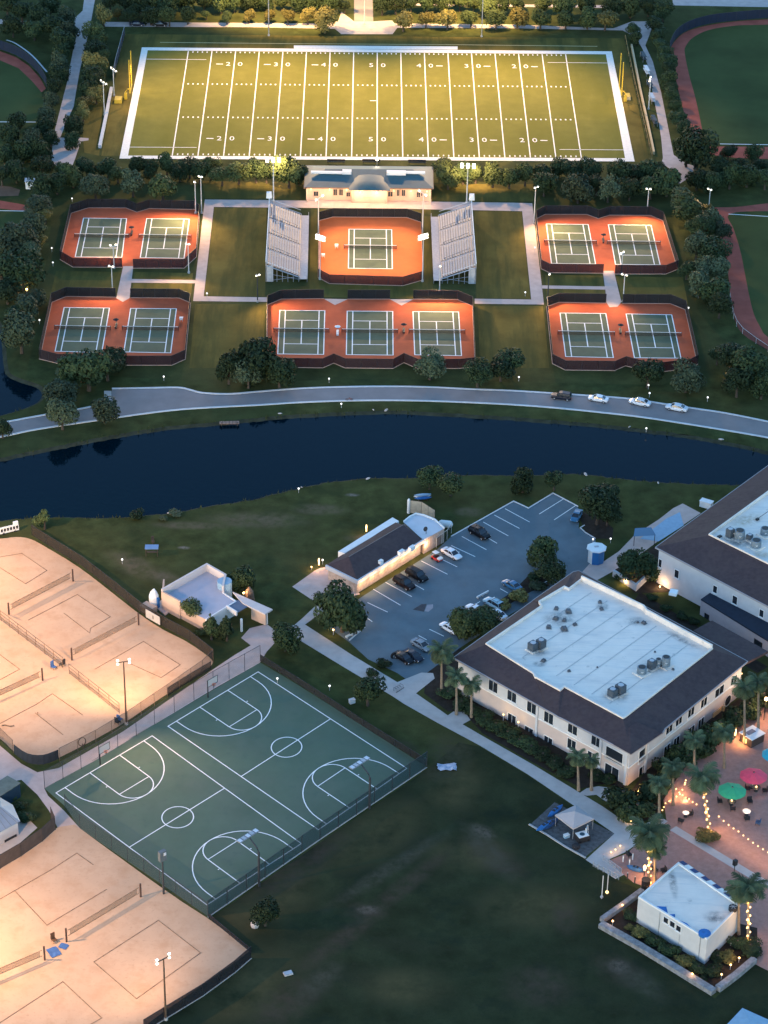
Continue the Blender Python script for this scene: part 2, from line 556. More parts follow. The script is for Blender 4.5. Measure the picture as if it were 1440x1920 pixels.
_bp = WATER.node_tree.nodes.new('ShaderNodeBump')
_bp.inputs['Strength'].default_value = .16
_bp.inputs['Distance'].default_value = .1
WATER.node_tree.links.new(_n.outputs[0], _bp.inputs['Height'])
WATER.node_tree.links.new(_bp.outputs[0], _b.inputs['Normal'])
BANK = M('bank_earth', (.040, .042, .028), .95, .35, .5, spec=.05)
REEDS = M('reed_green', (.045, .055, .022), .9, .4, .6, spec=.05)
for nm, pts in (('lake', LAKE), ('pond', POND)):
    ins = inset(pts, 1.6)
    n = len(pts)
    mb = MB().add([(p.x, p.y, 0) for p in pts] + [(p.x, p.y, -.75) for p in ins], [(i, (i + 1) % n, n + (i + 1) % n, n + i) for i in range(n)])
    struct(nm + '_bank', mb, BANK)
    rr = random.Random(4)
    tuft = MB()
    for i in range(n):
        a, b = pts[i], pts[(i + 1) % n]
        if abs(a.x) > 85 or rr.random() < .35:
            continue
        for k in range(int((b - a).length * rr.uniform(.5, 4.))):
            p = a + (b - a) * rr.random() + Vector((rr.gauss(0, .35), rr.gauss(0, .35), 0))
            h_, w_ = rr.uniform(.25, .9), rr.uniform(.08, .22)
            an = rr.uniform(0, 3.14)
            dx, dy = w_ * math.cos(an), w_ * math.sin(an)
            tuft.add([(p.x - dx, p.y - dy, -.3), (p.x + dx, p.y + dy, -.3), (p.x + rr.gauss(0, .2), p.y + rr.gauss(0, .2), h_)], [(0, 1, 2)])
    o = tuft.build('shore_reeds', REEDS, kind='stuff')
    o['label'] = 'ragged reeds and grass along the water line of the ' + nm
    t = mgeo.tessellate_polygon([pts])
    struct(nm, MB().add([(p.x, p.y, -.45) for p in pts], up(t, pts)), WATER)

# ---- road along the lake, with raised pale kerbs
rd_n = [(-60, 806), (15, 791), (85, 778), (140, 769), (200, 757), (208, 750), (210, 729)]
rd_n2 = [(210, 729), (270, 728), (333, 727), (355, 731), (380, 737), (430, 739), (480, 735), (560, 729), (640, 726), (720, 725), (800, 726), (880, 730), (960, 733), (1040, 738), (1100, 742), (1180, 748), (1240, 757), (1300, 766), (1360, 775), (1440, 791), (1520, 809)]
rd_s = [(-60, 832), (0, 820), (60, 807), (130, 796), (200, 786), (270, 776), (340, 768), (420, 763), (480, 760), (560, 755), (640, 752), (720, 751), (800, 752), (880, 755), (960, 759), (1040, 765), (1120, 773), (1200, 782), (1280, 794), (1360, 807), (1440, 821), (1520, 838)]
S_n1, S_n2, S_s = smooth_line(rd_n[:5]), smooth_line(rd_n2), smooth_line(rd_s)
north = S_n1 + [(204, 752), (209, 742)] + S_n2
poly = PL(north + S_s[::-1], .03)
t = mgeo.tessellate_polygon([poly])
struct('road', MB().add(poly, up(t, poly)), ROADM)
kb = MB()
kb.ribbon(PL(S_n1), .55, 0, .14)
kb.ribbon(PL(S_n2), .55, 0, .14)
struct('kerb', kb, KERB)
struct('kerb', MB().ribbon(PL(S_s), .55, 0, .14), KERB)
struct('path', MB().prism(PL([(195, 733), (209, 733), (209, 752), (196, 752)]), 0, .05), CONC)

def sheet(name, px, z, mat):
    pts = PL(px, z)
    t = mgeo.tessellate_polygon([pts])
    return struct(name, MB().add(pts, up(t, pts)), mat)

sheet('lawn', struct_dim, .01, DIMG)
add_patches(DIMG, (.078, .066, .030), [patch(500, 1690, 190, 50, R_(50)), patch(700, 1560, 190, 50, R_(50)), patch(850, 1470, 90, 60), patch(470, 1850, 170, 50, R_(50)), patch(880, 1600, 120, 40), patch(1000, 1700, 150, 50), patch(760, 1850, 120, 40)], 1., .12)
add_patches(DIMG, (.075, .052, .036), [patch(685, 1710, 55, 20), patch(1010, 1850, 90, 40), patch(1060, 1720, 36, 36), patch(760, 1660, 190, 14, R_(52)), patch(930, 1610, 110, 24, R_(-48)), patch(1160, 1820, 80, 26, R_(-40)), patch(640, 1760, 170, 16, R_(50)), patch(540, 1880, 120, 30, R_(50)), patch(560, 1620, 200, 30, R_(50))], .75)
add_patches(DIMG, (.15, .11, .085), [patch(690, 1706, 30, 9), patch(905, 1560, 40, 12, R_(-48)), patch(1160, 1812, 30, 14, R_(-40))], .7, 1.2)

def seg(u0, v0, u1, v1, wd):
    a, b = P(u0, v0), P(u1, v1)
    d = b - a
    return ((a + b) / 2, d.length * .62, wd * 1.6, math.atan2(d.y, d.x))
add_patches(DIMG, (.074, .064, .042), [seg(862, 1535, 965, 1655, 2.0), seg(600, 1712, 862, 1545, 1.5), seg(1150, 1800, 1250, 1880, 2.2), seg(640, 1800, 560, 1880, 2.)], .8, .5)
for _m in (GRASS, DIMG):
    add_patches(_m, (.060, .054, .030), [patch(845, 1412, 62, 42), patch(760, 1400, 50, 14, R_(-40)), patch(820, 1450, 50, 20)], 1., .8)
# ---- paths at the back
sheet('path', [(160, -20), (182, -20), (176, 10), (170, 45), (163, 75), (155, 110), (150, 130), (143, 170), (138, 200), (122, 235), (113, 258), (140, 258), (152, 258), (166, 259), (166, 263), (152, 265), (140, 300), (135, 312), (128, 305), (106, 312),
               (96, 302), (100, 255), (112, 208), (119, 180), (127, 150), (130, 130), (138, 90), (143, 70), (140, 55), (139, 35), (155, 20)], .02, CONC2)
sheet('path', [(196, 41), (480, 43), (600, 44), (634, 40), (640, 22), (664, 40), (700, 40), (735, 38), (740, 44), (960, 46), (1150, 53), (1185, 40), (1215, 40), (1224, 47), (1216, 70), (1210, 85), (1224, 115), (1240, 175), (1256, 255), (1263, 290), (1285, 306), (1306, 312), (1298, 330), (1270, 347),
               (1258, 318), (1240, 305), (1243, 296), (1240, 262), (1236, 235), (1222, 165), (1214, 120), (1205, 92), (1192, 70), (1168, 57), (960, 53), (745, 52), (736, 64), (640, 64), (628, 54), (480, 51), (196, 50)], .02, CONC2)
sheet('road', [(664, -40), (697, -40), (700, 40), (664, 40)], .035, ROADM)
sheet('road', [(1258, -30), (1480, -30), (1480, 14), (1262, 10)], .02, CONC2)
sheet('path', [(740, 6), (1160, 10), (1160, 15), (740, 10)], .02, CONC2)
sheet('path', [(0, 36), (45, 40), (45, 45), (0, 45)], .02, CONC2)

# ---- the four ball fields at the edges: warning track, outfield
sheet('warning_track', [(-40, 88), (0, 96), (30, 107), (55, 124), (75, 146), (86, 166), (78, 173), (60, 152), (35, 128), (0, 113), (-40, 108)], .02, TRACK)
sheet('outfield', [(-40, 108), (0, 113), (35, 128), (60, 152), (78, 173), (80, 200), (70, 228), (-40, 228)], .02, OUTFIELD)
struct('foul_line', MB().ribbon(PL([(-40, 228.5), (68, 229)]), .35, .04), LINE)
struct('path', MB().ribbon(PL(smooth_line([(12, 75), (30, 82), (60, 104), (88, 135)])), .5, .03), KERB)
sheet('warning_track', [(-40, 374), (0, 376), (30, 381), (56, 386), (56, 397), (0, 391), (-40, 389)], .02, TRACK)
sheet('outfield', [(-40, 389), (0, 391), (46, 396), (40, 420), (0, 470), (-40, 480)], .02, OUTFIELD)
struct('foul_line', MB().ribbon(PL([(-40, 394.5), (48, 396)]), .3, .04), LINE)
rt_o = smooth_line([(1500, 30), (1440, 36), (1380, 40), (1330, 47), (1290, 58), (1268, 74), (1257, 95), (1262, 130), (1272, 170), (1284, 215), (1296, 245), (1318, 252)])
rt_i = smooth_line([(1500, 40), (1440, 46), (1380, 48), (1330, 56), (1300, 70), (1286, 86), (1284, 100), (1292, 140), (1303, 180), (1312, 220), (1318, 252)])
sheet('warning_track', rt_o + rt_i[-2::-1], .02, TRACK)
sheet('outfield', rt_i + [(1350, 268), (1500, 272)], .021, OUTFIELD)
struct('foul_line', MB().ribbon(PL([(1350, 270), (1500, 272.5)]), .35, .04), LINE)
sheet('warning_track', [(1318, 274), (1500, 276), (1500, 300), (1380, 296), (1330, 290)], .02, TRACK)
lt_o = smooth_line([(1500, 375), (1440, 381), (1380, 388), (1330, 390), (1336, 402), (1350, 440), (1360, 480), (1366, 520), (1370, 560), (1378, 600), (1395, 628), (1440, 656), (1500, 690)])
lt_i = smooth_line([(1500, 400), (1440, 396), (1368, 401), (1376, 430), (1388, 470), (1398, 520), (1406, 560), (1414, 590), (1426, 614), (1440, 632), (1500, 665)])
sheet('warning_track', lt_o + lt_i[::-1], .02, TRACK)
sheet('outfield', lt_i, .021, OUTFIELD)
struct('foul_line', MB().ribbon(PL([(1366, 401.5), (1440, 406), (1500, 408)]), .3, .04), LINE)

sheet('infield_dirt', [(-30, 345), (20, 350), (38, 356), (34, 367), (-30, 369)], .02, M('infield_brown', (.16, .085, .05), .95, .2, .4))
sheet('mown_grass', [(152, 203), (192, 200), (186, 292), (158, 286)], .012, MOWN)  # lighter grass where lamplight falls, the lit lawn put into the colour
# ---- football field
fo = [(266, 89), (1147, 96.5), (1190, 303), (224, 297.5)]
fi = [(277, 94.5), (1136, 102), (1172, 297), (240, 292)]
FO, FI = PL(fo, .02), PL(fi, .04)
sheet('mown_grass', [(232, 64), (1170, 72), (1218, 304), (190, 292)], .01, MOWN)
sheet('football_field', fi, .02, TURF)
n4 = 4
border = MB().add([(p.x, p.y, .045) for p in PL(fo)] + [(p.x, p.y, .045) for p in PL(fi)], [(i, (i + 1) % 4, 4 + (i + 1) % 4, 4 + i) for i in range(4)][::1])
border.f = [f[::-1] for f in border.f]
struct('field_border', border, FLINE)
sheet('path', [(551, 85), (858, 87), (858, 93), (551, 91)], .05, FLINE)
struct('field_border', MB().ribbon(PL([(300, 79.5), (551, 82), (858, 84), (1120, 87)]), .35, .03), M('faded_paint', (.5, .42, .2), .9, .1, 1.))
def FQ(s, t):
    "s along the field, t from the far to the near touchline"
    a = lerp(FI[0], FI[1], s)
    b = lerp(FI[3], FI[2], s)
    return lerp(a, b, t)
LX = [0.0885 + i * 0.05145 for i in range(17)]
fl = MB()
for s in LX:
    fl.ribbon([FQ(s, .003), FQ(s, .997)], .32, .06)
for i in range(16):
    for k in range(1, 5):
        s = lerp(LX[i], LX[i + 1], k / 5)
        for t in (.335, .652):
            fl.ribbon([FQ(s, t - .006), FQ(s, t + .006)], .42, .06)
        for t in (.006, .978):
            fl.ribbon([FQ(s, t), FQ(s, t + .014)], .35, .06)
for a, b, t in ((0.0, .13, .09), (0.0, .135, .925), (.87, 1., .09), (.87, 1., .925)):
    fl.ribbon([FQ(a, t), FQ(b, t)], .3, .06)
fl.ribbon([FQ(.5, .485), FQ(.485, .485)], .5, .06)
struct('yard_lines', fl, FLINE)
fx = (FI[1] - FI[0]).normalized()
fang = math.atan2(fx.y, fx.x)
def text_mesh(txt, size, ext=0.):
    cu = bpy.data.curves.new('lettering', 'FONT')
    cu.body = txt
    cu.size = size
    cu.align_x = 'CENTER'
    cu.align_y = 'CENTER'
    cu.extrude = ext
    cu.resolution_u = 2
    o = bpy.data.objects.new('lettering', cu)
    me = bpy.data.meshes.new_from_object(o)
    bpy.data.objects.remove(o)
    return me
DIG = {}
def digit(ch):
    if ch not in DIG:
        me = text_mesh(ch, 5.4)
        me.materials.append(FLINE)
        DIG[ch] = me
    return DIG[ch]
nums = ['20', '30', '40', '50', '40', '30', '20']
for k, nm in enumerate(nums):
    s = LX[2 + 2 * k]
    for t, fl_ in ((.135, 0.), (.845, 0.)):
        c = FQ(s, t)
        for ch, dx in ((nm[0], -1.8), (nm[1], 1.8)):
            o = inst('yard_number', digit(ch), None, (c.x + dx * fx.x, c.y + dx * fx.y, .07), (0, 0, fang), (.58, .80, 1))
            o['kind'] = 'structure'
        if nm != '50':
            sd = -1 if k < 3 else 1
            q = c + fx * sd * 4.4
            d = MB().add([(q.x - 1.0 * fx.x, q.y - .28, .07), (q.x + 1.0 * fx.x, q.y - .28, .07), (q.x + 1.0 * fx.x, q.y + .28, .07), (q.x - 1.0 * fx.x, q.y + .28, .07)], [(0, 1, 2, 3)])
            struct('yard_arrow', d, FLINE)

sheet('mown_grass', [(100, 372), (384, 300), (1230, 306), (1262, 380), (1290, 500), (1330, 690), (1240, 722), (960, 716), (720, 710), (480, 716), (330, 712), (240, 708), (90, 690), (60, 600), (90, 480)], .008, M('campus_grass', (.062, .062, .020), .95, .4, .10, spec=.05))
add_layer(MATS['campus_grass'], (.034, .044, .017), .06, .42, .62, .8)
add_layer(MATS['campus_grass'], (.020, .030, .012), 2.5, .5, .7, .45)
# ---- walks round the tennis courts
sheet('path', [(384, 374), (440, 374.5), (575, 376), (575, 372), (809, 374), (809, 378), (960, 380), (998, 381), (1020, 571), (890, 569.5), (890, 560), (996, 561.5), (979, 396), (888, 394), (720, 391), (505, 389), (401, 388), (382, 555.5), (501, 557.5), (501, 566), (362, 564.5)], .046, PINKC)
sheet('path', [(231, 499), (250, 499), (247, 523), (367, 525), (366, 531), (246, 530), (243, 559), (230, 566), (218, 559)], .046, PINKC)
sheet('path', [(1130, 508), (1151, 508), (1165, 566), (1158, 575), (1143, 576), (1137, 567), (1135, 543), (1016, 541), (1015, 535), (1134, 537)], .046, PINKC)
sheet('path', [(607, 560), (628, 572), (652, 561)], .055, PINKC)
sheet('path', [(731, 561), (753, 573), (775, 561)], .055, PINKC)
sheet('mown_grass', [(402, 389), (500, 390), (497, 556), (383, 555)], .02, MOWN)
sheet('mown_grass', [(890, 396), (978, 397), (994, 560), (893, 559)], .02, MOWN)
sheet('mown_grass', [(583, 392), (808, 394), (812, 560), (580, 557)], .012, MOWN)
sheet('mown_grass', [(105, 508), (229, 510), (222, 548), (96, 548)], .012, MOWN)
sheet('mown_grass', [(252, 510), (362, 512), (358, 560), (247, 556)], .012, MOWN)
sheet('mown_grass', [(1022, 515), (1130, 517), (1137, 566), (1026, 566)], .012, MOWN)
sheet('mown_grass', [(1154, 518), (1280, 520), (1290, 570), (1168, 566)], .012, MOWN)
sheet('mown_grass', [(366, 570), (498, 570), (492, 690), (355, 690)], .012, MOWN)
sheet('mown_grass', [(896, 574), (1018, 574), (1030, 690), (900, 690)], .012, MOWN)
sheet('mown_grass', [(380, 340), (575, 340), (575, 372), (384, 372)], .012, MOWN)
sheet('mown_grass', [(810, 345), (1000, 345), (1000, 378), (810, 376)], .012, MOWN)

# ---- tennis enclosures
ENC = {
 'ul': [(133, 400), (165, 390), (236, 390), (257, 398), (280, 391), (365, 393), (374, 401), (368, 482), (345, 503), (250, 503), (229, 501.5), (137, 501), (113, 487)],
 'll': [(97, 567), (124, 556), (217, 557.5), (245, 558.5), (336, 559), (357, 568), (347, 674), (322, 685), (236, 685), (110, 682), (74, 673), (78, 655)],
 'ur': [(1004, 411), (1022, 402), (1100, 402), (1122, 410), (1143, 403.5), (1220, 404), (1243, 414), (1271, 505), (1248, 514), (1153, 514), (1131, 512.5), (1030, 511.5), (1015, 504)],
 'lr': [(1025, 575), (1048, 567), (1136, 568.5), (1167, 569), (1257, 569.5), (1285, 581), (1308, 683), (1293, 691), (1243, 697), (1215, 697), (1173, 686), (1152, 695), (1060, 694), (1036, 682)],
 'ce': [(598, 414), (624, 407), (763, 408), (790, 417), (794, 525), (755, 536), (618, 532), (597, 521)],
 'lm': [(501, 572), (527, 561), (607, 560), (628, 571), (652, 561), (731, 561), (753, 572), (775, 561), (858, 562), (886, 574), (891, 688), (860, 691), (783, 691), (757, 680), (737, 691), (647, 690), (626, 681), (605, 690), (527, 689), (500, 674)]}
for k, px in ENC.items():
    sheet('court_apron', px, .038, CLAY2 if k == 'ce' else CLAY)
TC = [[(156.7, 409.3), (237.3, 410.3), (228.5, 482.8), (141, 482)], [(275, 410.3), (355, 411.3), (345, 484.7), (263, 483.3)], [(120.3, 577), (205.3, 578), (190.7, 661.3), (103.3, 659)], [(245, 578.7), (330.7, 579.3), (320, 662), (232.3, 660.3)],
      [(654.3, 430), (734.3, 431), (735.7, 504.3), (653.3, 503.3)], [(524.7, 582.3), (609, 583), (606.7, 665), (520.7, 664)], [(651, 583.7), (736.3, 584.3), (737, 666.3), (649.3, 665.3)], [(774.3, 584.7), (859.7, 585.3), (865.3, 667.3), (777.7, 665.7)],
      [(1024.3, 420.3), (1102.7, 421.3), (1116.7, 495.3), (1034, 494.3)], [(1140.7, 421.7), (1220.7, 422.7), (1237.7, 497), (1154, 496)], [(1050, 587.3), (1136, 588.3), (1150, 671), (1060.7, 669)], [(1174, 589), (1259.3, 590.7), (1276.7, 672), (1189.5, 671.2)]]
TNAME = ['left court behind the upper left fence', 'right court behind the upper left fence', 'left court of the lower left pair', 'right court of the lower left pair', 'orange stadium court between the grandstands',
         'left court of the row of three', 'middle court of the row of three', 'right court of the row of three', 'left court of the upper right pair', 'right court of the upper right pair', 'left court of the lower right pair', 'right court of the lower right pair']
def quad(q):
    def f(s, t):
        return lerp(lerp(q[0], q[1], s), lerp(q[3], q[2], s), t)
    return f
BENCHES = []
for q, nm in zip(TC, TNAME):
    W = PL(q)
    Q = quad(W)
    sheet('tennis_court', q, .05, TGREEN)
    mb = MB()
    lw = .24
    z = .07
    for s in (0, .125, .875, 1):
        mb.ribbon([Q(s, -.005), Q(s, 1.005)], lw, z)
    for t in (0, 1):
        mb.ribbon([Q(-.01, t), Q(1.01, t)], lw * 1.2, z + .003)
    for t in (.23, .77):
        mb.ribbon([Q(.125, t), Q(.875, t)], lw, z + .003)
    mb.ribbon([Q(.5, .23), Q(.5, .77)], lw, z + .006)
    struct('court_lines', mb, LINE)
    a, b = Q(-.11, .5), Q(1.11, .5)
    L = (b - a).length
    root = thing('tennis_net', 'dark tennis net across the ' + nm, 'tennis net', a, math.atan2(b.y - a.y, b.x - a.x), 'tennis nets')
    inst('net_mesh', unit_box(NETM), root, (L / 2, 0, .05), sc=(L, .03, .95))
    inst('net_band', unit_box(WHITEW), root, (L / 2, 0, 1.0), sc=(L, .05, .10))
    for x in (0, L):
        inst('post', unit_post(DARK), root, (x, 0, 0), sc=(.07, .07, 1.15))

# ---- basketball slab
sheet('basketball_court', [(488, 1242), (560, 1285), (800, 1438), (390, 1718), (150, 1553), (120, 1510), (83, 1478)], .02, BGREEN)
BQ = [[(285.3, 1380), (565, 1582), (388, 1697), (105, 1487)], [(484, 1260), (763, 1441), (597, 1556), (315, 1362)]]
for q in BQ:
    Q = quad(PL(q))
    z = .045
    mb = MB()
    lw = .2
    mb.ribbon([Q(0, 0), Q(1, 0), Q(1, 1), Q(0, 1)], lw, z, closed=True)
    mb.ribbon([Q(.5, 0), Q(.5, 1)], lw, z + .004)
    mb.ribbon([Q(.5 + .070 * math.cos(a), .5 + .125 * math.sin(a)) for a in [i * 2 * math.pi / 36 for i in range(36)]], lw, z + .008, closed=True)
    for e in (0, 1):
        X = (lambda x: x) if e == 0 else (lambda x: 1 - x)
        mb.ribbon([Q(X(0), .345), Q(X(.205), .345)], lw, z + .004)
        mb.ribbon([Q(X(0), .655), Q(X(.205), .655)], lw, z + .004)
        mb.ribbon([Q(X(.205), .345), Q(X(.205), .655)], lw * .9, z + .008)
        mb.ribbon([Q(X(.205 + .085 * math.sin(a)), .5 - .155 * math.cos(a)) for a in [i * math.pi / 18 for i in range(19)]], lw, z + .012)
        mb.ribbon([Q(X(0), .09)] + [Q(X(.055 + .235 * math.sin(a)), .5 - .41 * math.cos(a)) for a in [i * math.pi / 24 for i in range(25)]] + [Q(X(0), .91)], lw, z + .016)
        for t in (.33, .67):
            for x in (.125,):
                mb.ribbon([Q(X(x), t), Q(X(x + .005), t)], .3, z + .02)
    struct('court_lines', mb, LINE)

# ---- sand
sand_a = smooth_line([(-60, 1012), (0, 1010), (30, 1007), (55, 1010), (85, 1025), (150, 1065), (215, 1115), (260, 1150), (305, 1180), (350, 1203), (392, 1232), (398, 1245), (380, 1258), (300, 1310), (220, 1363), (110, 1421), (80, 1430), (50, 1425), (25, 1408), (0, 1385), (-60, 1350)], 3)
sand_b = [(-60, 1652), (0, 1624), (40, 1602), (80, 1572), (108, 1551), (140, 1546), (200, 1590), (280, 1648), (340, 1690), (390, 1722), (430, 1752), (470, 1782), (440, 1805), (300, 1902), (200, 1980), (-60, 1980)]
sheet('sand_pit', sand_a, .03, SAND)
sheet('sand_pit', sand_b, .03, SAND)
sheet('path', [(-60, 1372), (0, 1398), (40, 1432), (70, 1448), (110, 1440), (230, 1372), (395, 1258), (440, 1228), (470, 1210), (452, 1196), (468, 1178), (500, 1170), (516, 1182), (520, 1200), (500, 1222), (488, 1242), (400, 1292), (290, 1358), (180, 1425), (83, 1478), (90, 1492), (120, 1520), (150, 1553), (108, 1552), (92, 1520), (70, 1490), (40, 1462), (0, 1470), (-60, 1500)], .02, PINKC)

# ---- walks, slab, car park, patio on the near side
sheet('path', [(600, 1128), (614, 1140), (572, 1171), (660, 1228), (745, 1279), (790, 1261), (812, 1262), (815, 1272), (780, 1300), (845, 1345), (905, 1380), (1000, 1434), (1060, 1470), (1100, 1494), (1130, 1512), (1175, 1543), (1205, 1546), (1240, 1532), (1252, 1540), (1205, 1575), (1172, 1598), (1140, 1612), (1170, 1640), (1154, 1648),
               (1098, 1612), (1152, 1563), (1080, 1513), (990, 1452), (900, 1398), (820, 1355), (758, 1320), (737, 1306), (640, 1248), (545, 1190), (520, 1196), (516, 1182), (552, 1172), (566, 1160)], .025, CONC)
sheet('path', [(1085, 1488), (1100, 1478), (1122, 1474), (1150, 1478), (1178, 1484), (1150, 1504), (1135, 1502), (1118, 1490), (1100, 1492)], .03, CONC)
sheet('path', [(836, 1344), (850, 1334), (872, 1335), (882, 1350), (860, 1362)], .03, CONC)
sheet('path', [(548, 1100), (590, 1070), (600, 1065), (612, 1063), (650, 1090), (675, 1114), (602, 1136)], .03, PINKC)
lot = [(655, 1204), (607, 1170), (680, 1118), (820, 1030), (846, 1006), (963, 940), (991, 953), (1037, 925), (1084, 950), (1086, 968), (1085, 990), (1098, 998), (1116, 1010), (1120, 1035), (1096, 1075), (1040, 1105), (960, 1150), (862, 1215), (800, 1262), (775, 1283), (745, 1262), (690, 1236)]
sheet('car_park', lot, .02, ASPH)
kb = MB()
kb.ribbon(PL([(846, 1006), (963, 940), (991, 953), (1037, 925), (1084, 950)]), .28, .0, .12)
struct('kerb', kb, KERB)
struct('kerb', MB().ribbon(PL([(1096, 985), (1088, 990), (1098, 999), (1116, 1010)]), .22, 0, .12), KERB)
struct('kerb', MB().ribbon(PL([(655, 1201), (684, 1176)]), .3, 0, .12), KERB)
bays = MB()
for a, b in (((689, 1130), (727, 1148)), ((700, 1105), (751, 1135)), ((723, 1092), (772, 1119)), ((745, 1078), (795, 1106)), ((790, 1052), (839, 1077)), ((810, 1040), (857, 1063)), ((846, 1023), (891, 1044)), ((866, 1006), (912, 1031)), ((888, 993), (932, 1019)),
             ((906, 979), (953, 1005)), ((927, 966), (974, 991)), ((947, 954), (993, 979)), ((1056, 936), (1011, 964)), ((1081, 947), (1039, 975)), ((805, 1180), (832, 1193)), ((785, 1192), (800, 1200)), ((938, 1104), (952, 1112)), ((1018, 1094), (1052, 1076)), ((900, 1128), (880, 1140)), ((690, 1160), (698, 1166))):
    bays.ribbon(PL([a, b]), .17, .035)
struct('parking_bay_lines', bays, LINE)
sheet('patch', [(774, 1143), (790, 1133), (800, 1132), (795, 1147)], .03, M('fresh_asphalt', (.05, .05, .055), .9, .2, 1.))
sheet('patch', [(796, 1146), (801, 1134), (812, 1133), (812, 1140), (803, 1147)], .034, M('faded_asphalt', (.28, .26, .27), .9, .1, 1.))
sheet('path', [(1092, 1072), (1119, 1088), (1148, 1072), (1200, 1040), (1232, 1016), (1280, 985), (1314, 962), (1280, 944), (1262, 953), (1235, 974), (1190, 1003), (1160, 1034), (1130, 1054), (1108, 1054)], .03, PINKC)
sheet('path', [(1200, 1010), (1250, 972), (1275, 960), (1282, 985), (1235, 1015)], .05, LBLUE)
patio = [(1250, 1540), (1205, 1572), (1176, 1600), (1140, 1614), (1170, 1640), (1188, 1655), (1225, 1668), (1300, 1720), (1400, 1800), (1500, 1850), (1520, 1600), (1520, 1320), (1420, 1320), (1380, 1350), (1335, 1400), (1290, 1432), (1262, 1470), (1244, 1500)]
sheet('patio', patio, .02, PAVER)
struct('path', MB().ribbon(PL([(1262, 1553), (1330, 1594), (1400, 1636), (1500, 1694)]), 1.7, .035), CONC)
sheet('planting_bed', [(800, 1262), (862, 1215), (960, 1300), (1120, 1430), (1175, 1478), (1130, 1470), (1090, 1478), (1000, 1430), (905, 1375), (882, 1350), (868, 1332), (840, 1334), (795, 1300)], .022, DIRT)
sheet('planting_bed', [(1178, 1490), (1230, 1420), (1400, 1300), (1520, 1250), (1520, 1330), (1420, 1320), (1380, 1350), (1335, 1400), (1290, 1432), (1262, 1470), (1244, 1500), (1238, 1530), (1200, 1542), (1175, 1540), (1140, 1515)], .022, DIRT)
sheet('planting_bed', [(1150, 1070), (1235, 1020), (1260, 1110), (1190, 1112)], .035, DIRT)
sheet('planting_bed', [(1085, 968), (1100, 952), (1150, 990), (1148, 1010), (1116, 1010), (1098, 998)], .03, DIRT)
sheet('planting_bed', [(990, 1080), (1020, 1060), (1050, 1066), (1050, 1078), (960, 1130), (900, 1180), (860, 1200), (850, 1180), (900, 1150), (960, 1110)], .03, DIRT)
sheet('planting_bed', [(1180, 1140), (1200, 1110), (1300, 1170), (1440, 1250), (1420, 1262), (1310, 1195)], .02, DIRT)
sheet('planting_bed', [(304, 1145), (330, 1160), (420, 1210), (402, 1242), (385, 1225), (300, 1165)], .012, GRASS)
sheet('gravel_pad', [(993, 1547), (1040, 1504), (1152, 1563), (1098, 1606), (1060, 1587)], .02, M('dark_gravel', (.085, .085, .085), .95, .4, 1.5))
struct('kerb', MB().ribbon(PL([(992, 1546), (1026, 1566), (1060, 1588), (1098, 1609)]), .35, 0, .15), CONC)
sheet('planting_bed', [(1128, 1733), (1200, 1684), (1420, 1740), (1420, 1800), (1340, 1862)], .022, DIRT)

# ================================================================ FENCES
def fence(label, px, h, step, pmat, post=DARK, skip=(), group=None, pr=.05, closed=False, rail=True, pname='panel', lift=.12, kerb=None, world=None, cat='fence'):
    pts = world if world else PL(px)
    if closed:
        pts = pts + [pts[0]]
    root = thing('fence', label, cat, bounds_c(pts), 0, group)
    o = bounds_c(pts)
    for i in range(len(pts) - 1):
        if i in skip:
            continue
        a, b = pts[i] - o, pts[i + 1] - o
        d = b - a
        L = d.length
        ang = math.atan2(d.y, d.x)
        n = max(1, round(L / step))
        for j in range(n):
            p = a + d * ((j + .5) / n)
            inst(pname, unit_box(pmat), root, (p.x, p.y, lift), (0, 0, ang), (L / n - .04, .03, h - lift))
            q = a + d * (j / n)
            inst('post', unit_post(post), root, (q.x, q.y, 0), (0, 0, 0), (pr, pr, h + .06))
        if i == len(pts) - 2 and not closed or (i + 1) in skip:
            inst('post', unit_post(post), root, (b.x, b.y, 0), (0, 0, 0), (pr, pr, h + .06))
        if rail:
            m = a + d * .5
            inst('top_rail', unit_box(post), root, (m.x, m.y, h), (0, 0, ang), (L, .06, .06))
        if kerb:
            m = a + d * .5
            inst('foot_kerb', unit_box(kerb), root, (m.x, m.y, 0), (0, 0, ang), (L + .1, .24, .1))
    return root
EKERB = M('court_kerb', (.55, .36, .28), .9, .1, 1.)
fence('dark windscreen fence round the upper left pair of tennis courts', ENC['ul'], 2.55, 3.4, SCREEN, skip=(9,), closed=True, kerb=EKERB, pname='windscreen_panel')
fence('dark windscreen fence round the lower left pair of tennis courts', ENC['ll'], 2.55, 3.4, SCREEN, skip=(2,), closed=True, kerb=EKERB, pname='windscreen_panel')
fence('dark windscreen fence round the upper right pair of tennis courts', ENC['ur'], 2.55, 3.4, SCREEN, skip=(9,), closed=True, kerb=EKERB, pname='windscreen_panel')
fence('dark windscreen fence round the lower right pair of tennis courts', ENC['lr'], 2.55, 3.4, SCREEN, skip=(2,), closed=True, kerb=EKERB, pname='windscreen_panel')
fence('dark windscreen fence round the orange stadium court', ENC['ce'], 2.55, 3.4, SCREEN, closed=True, kerb=EKERB, pname='windscreen_panel')
fence('dark windscreen fence round the row of three tennis courts', ENC['lm'], 2.55, 3.4, SCREEN, skip=(2, 3, 5, 6), closed=True, kerb=EKERB, pname='windscreen_panel')
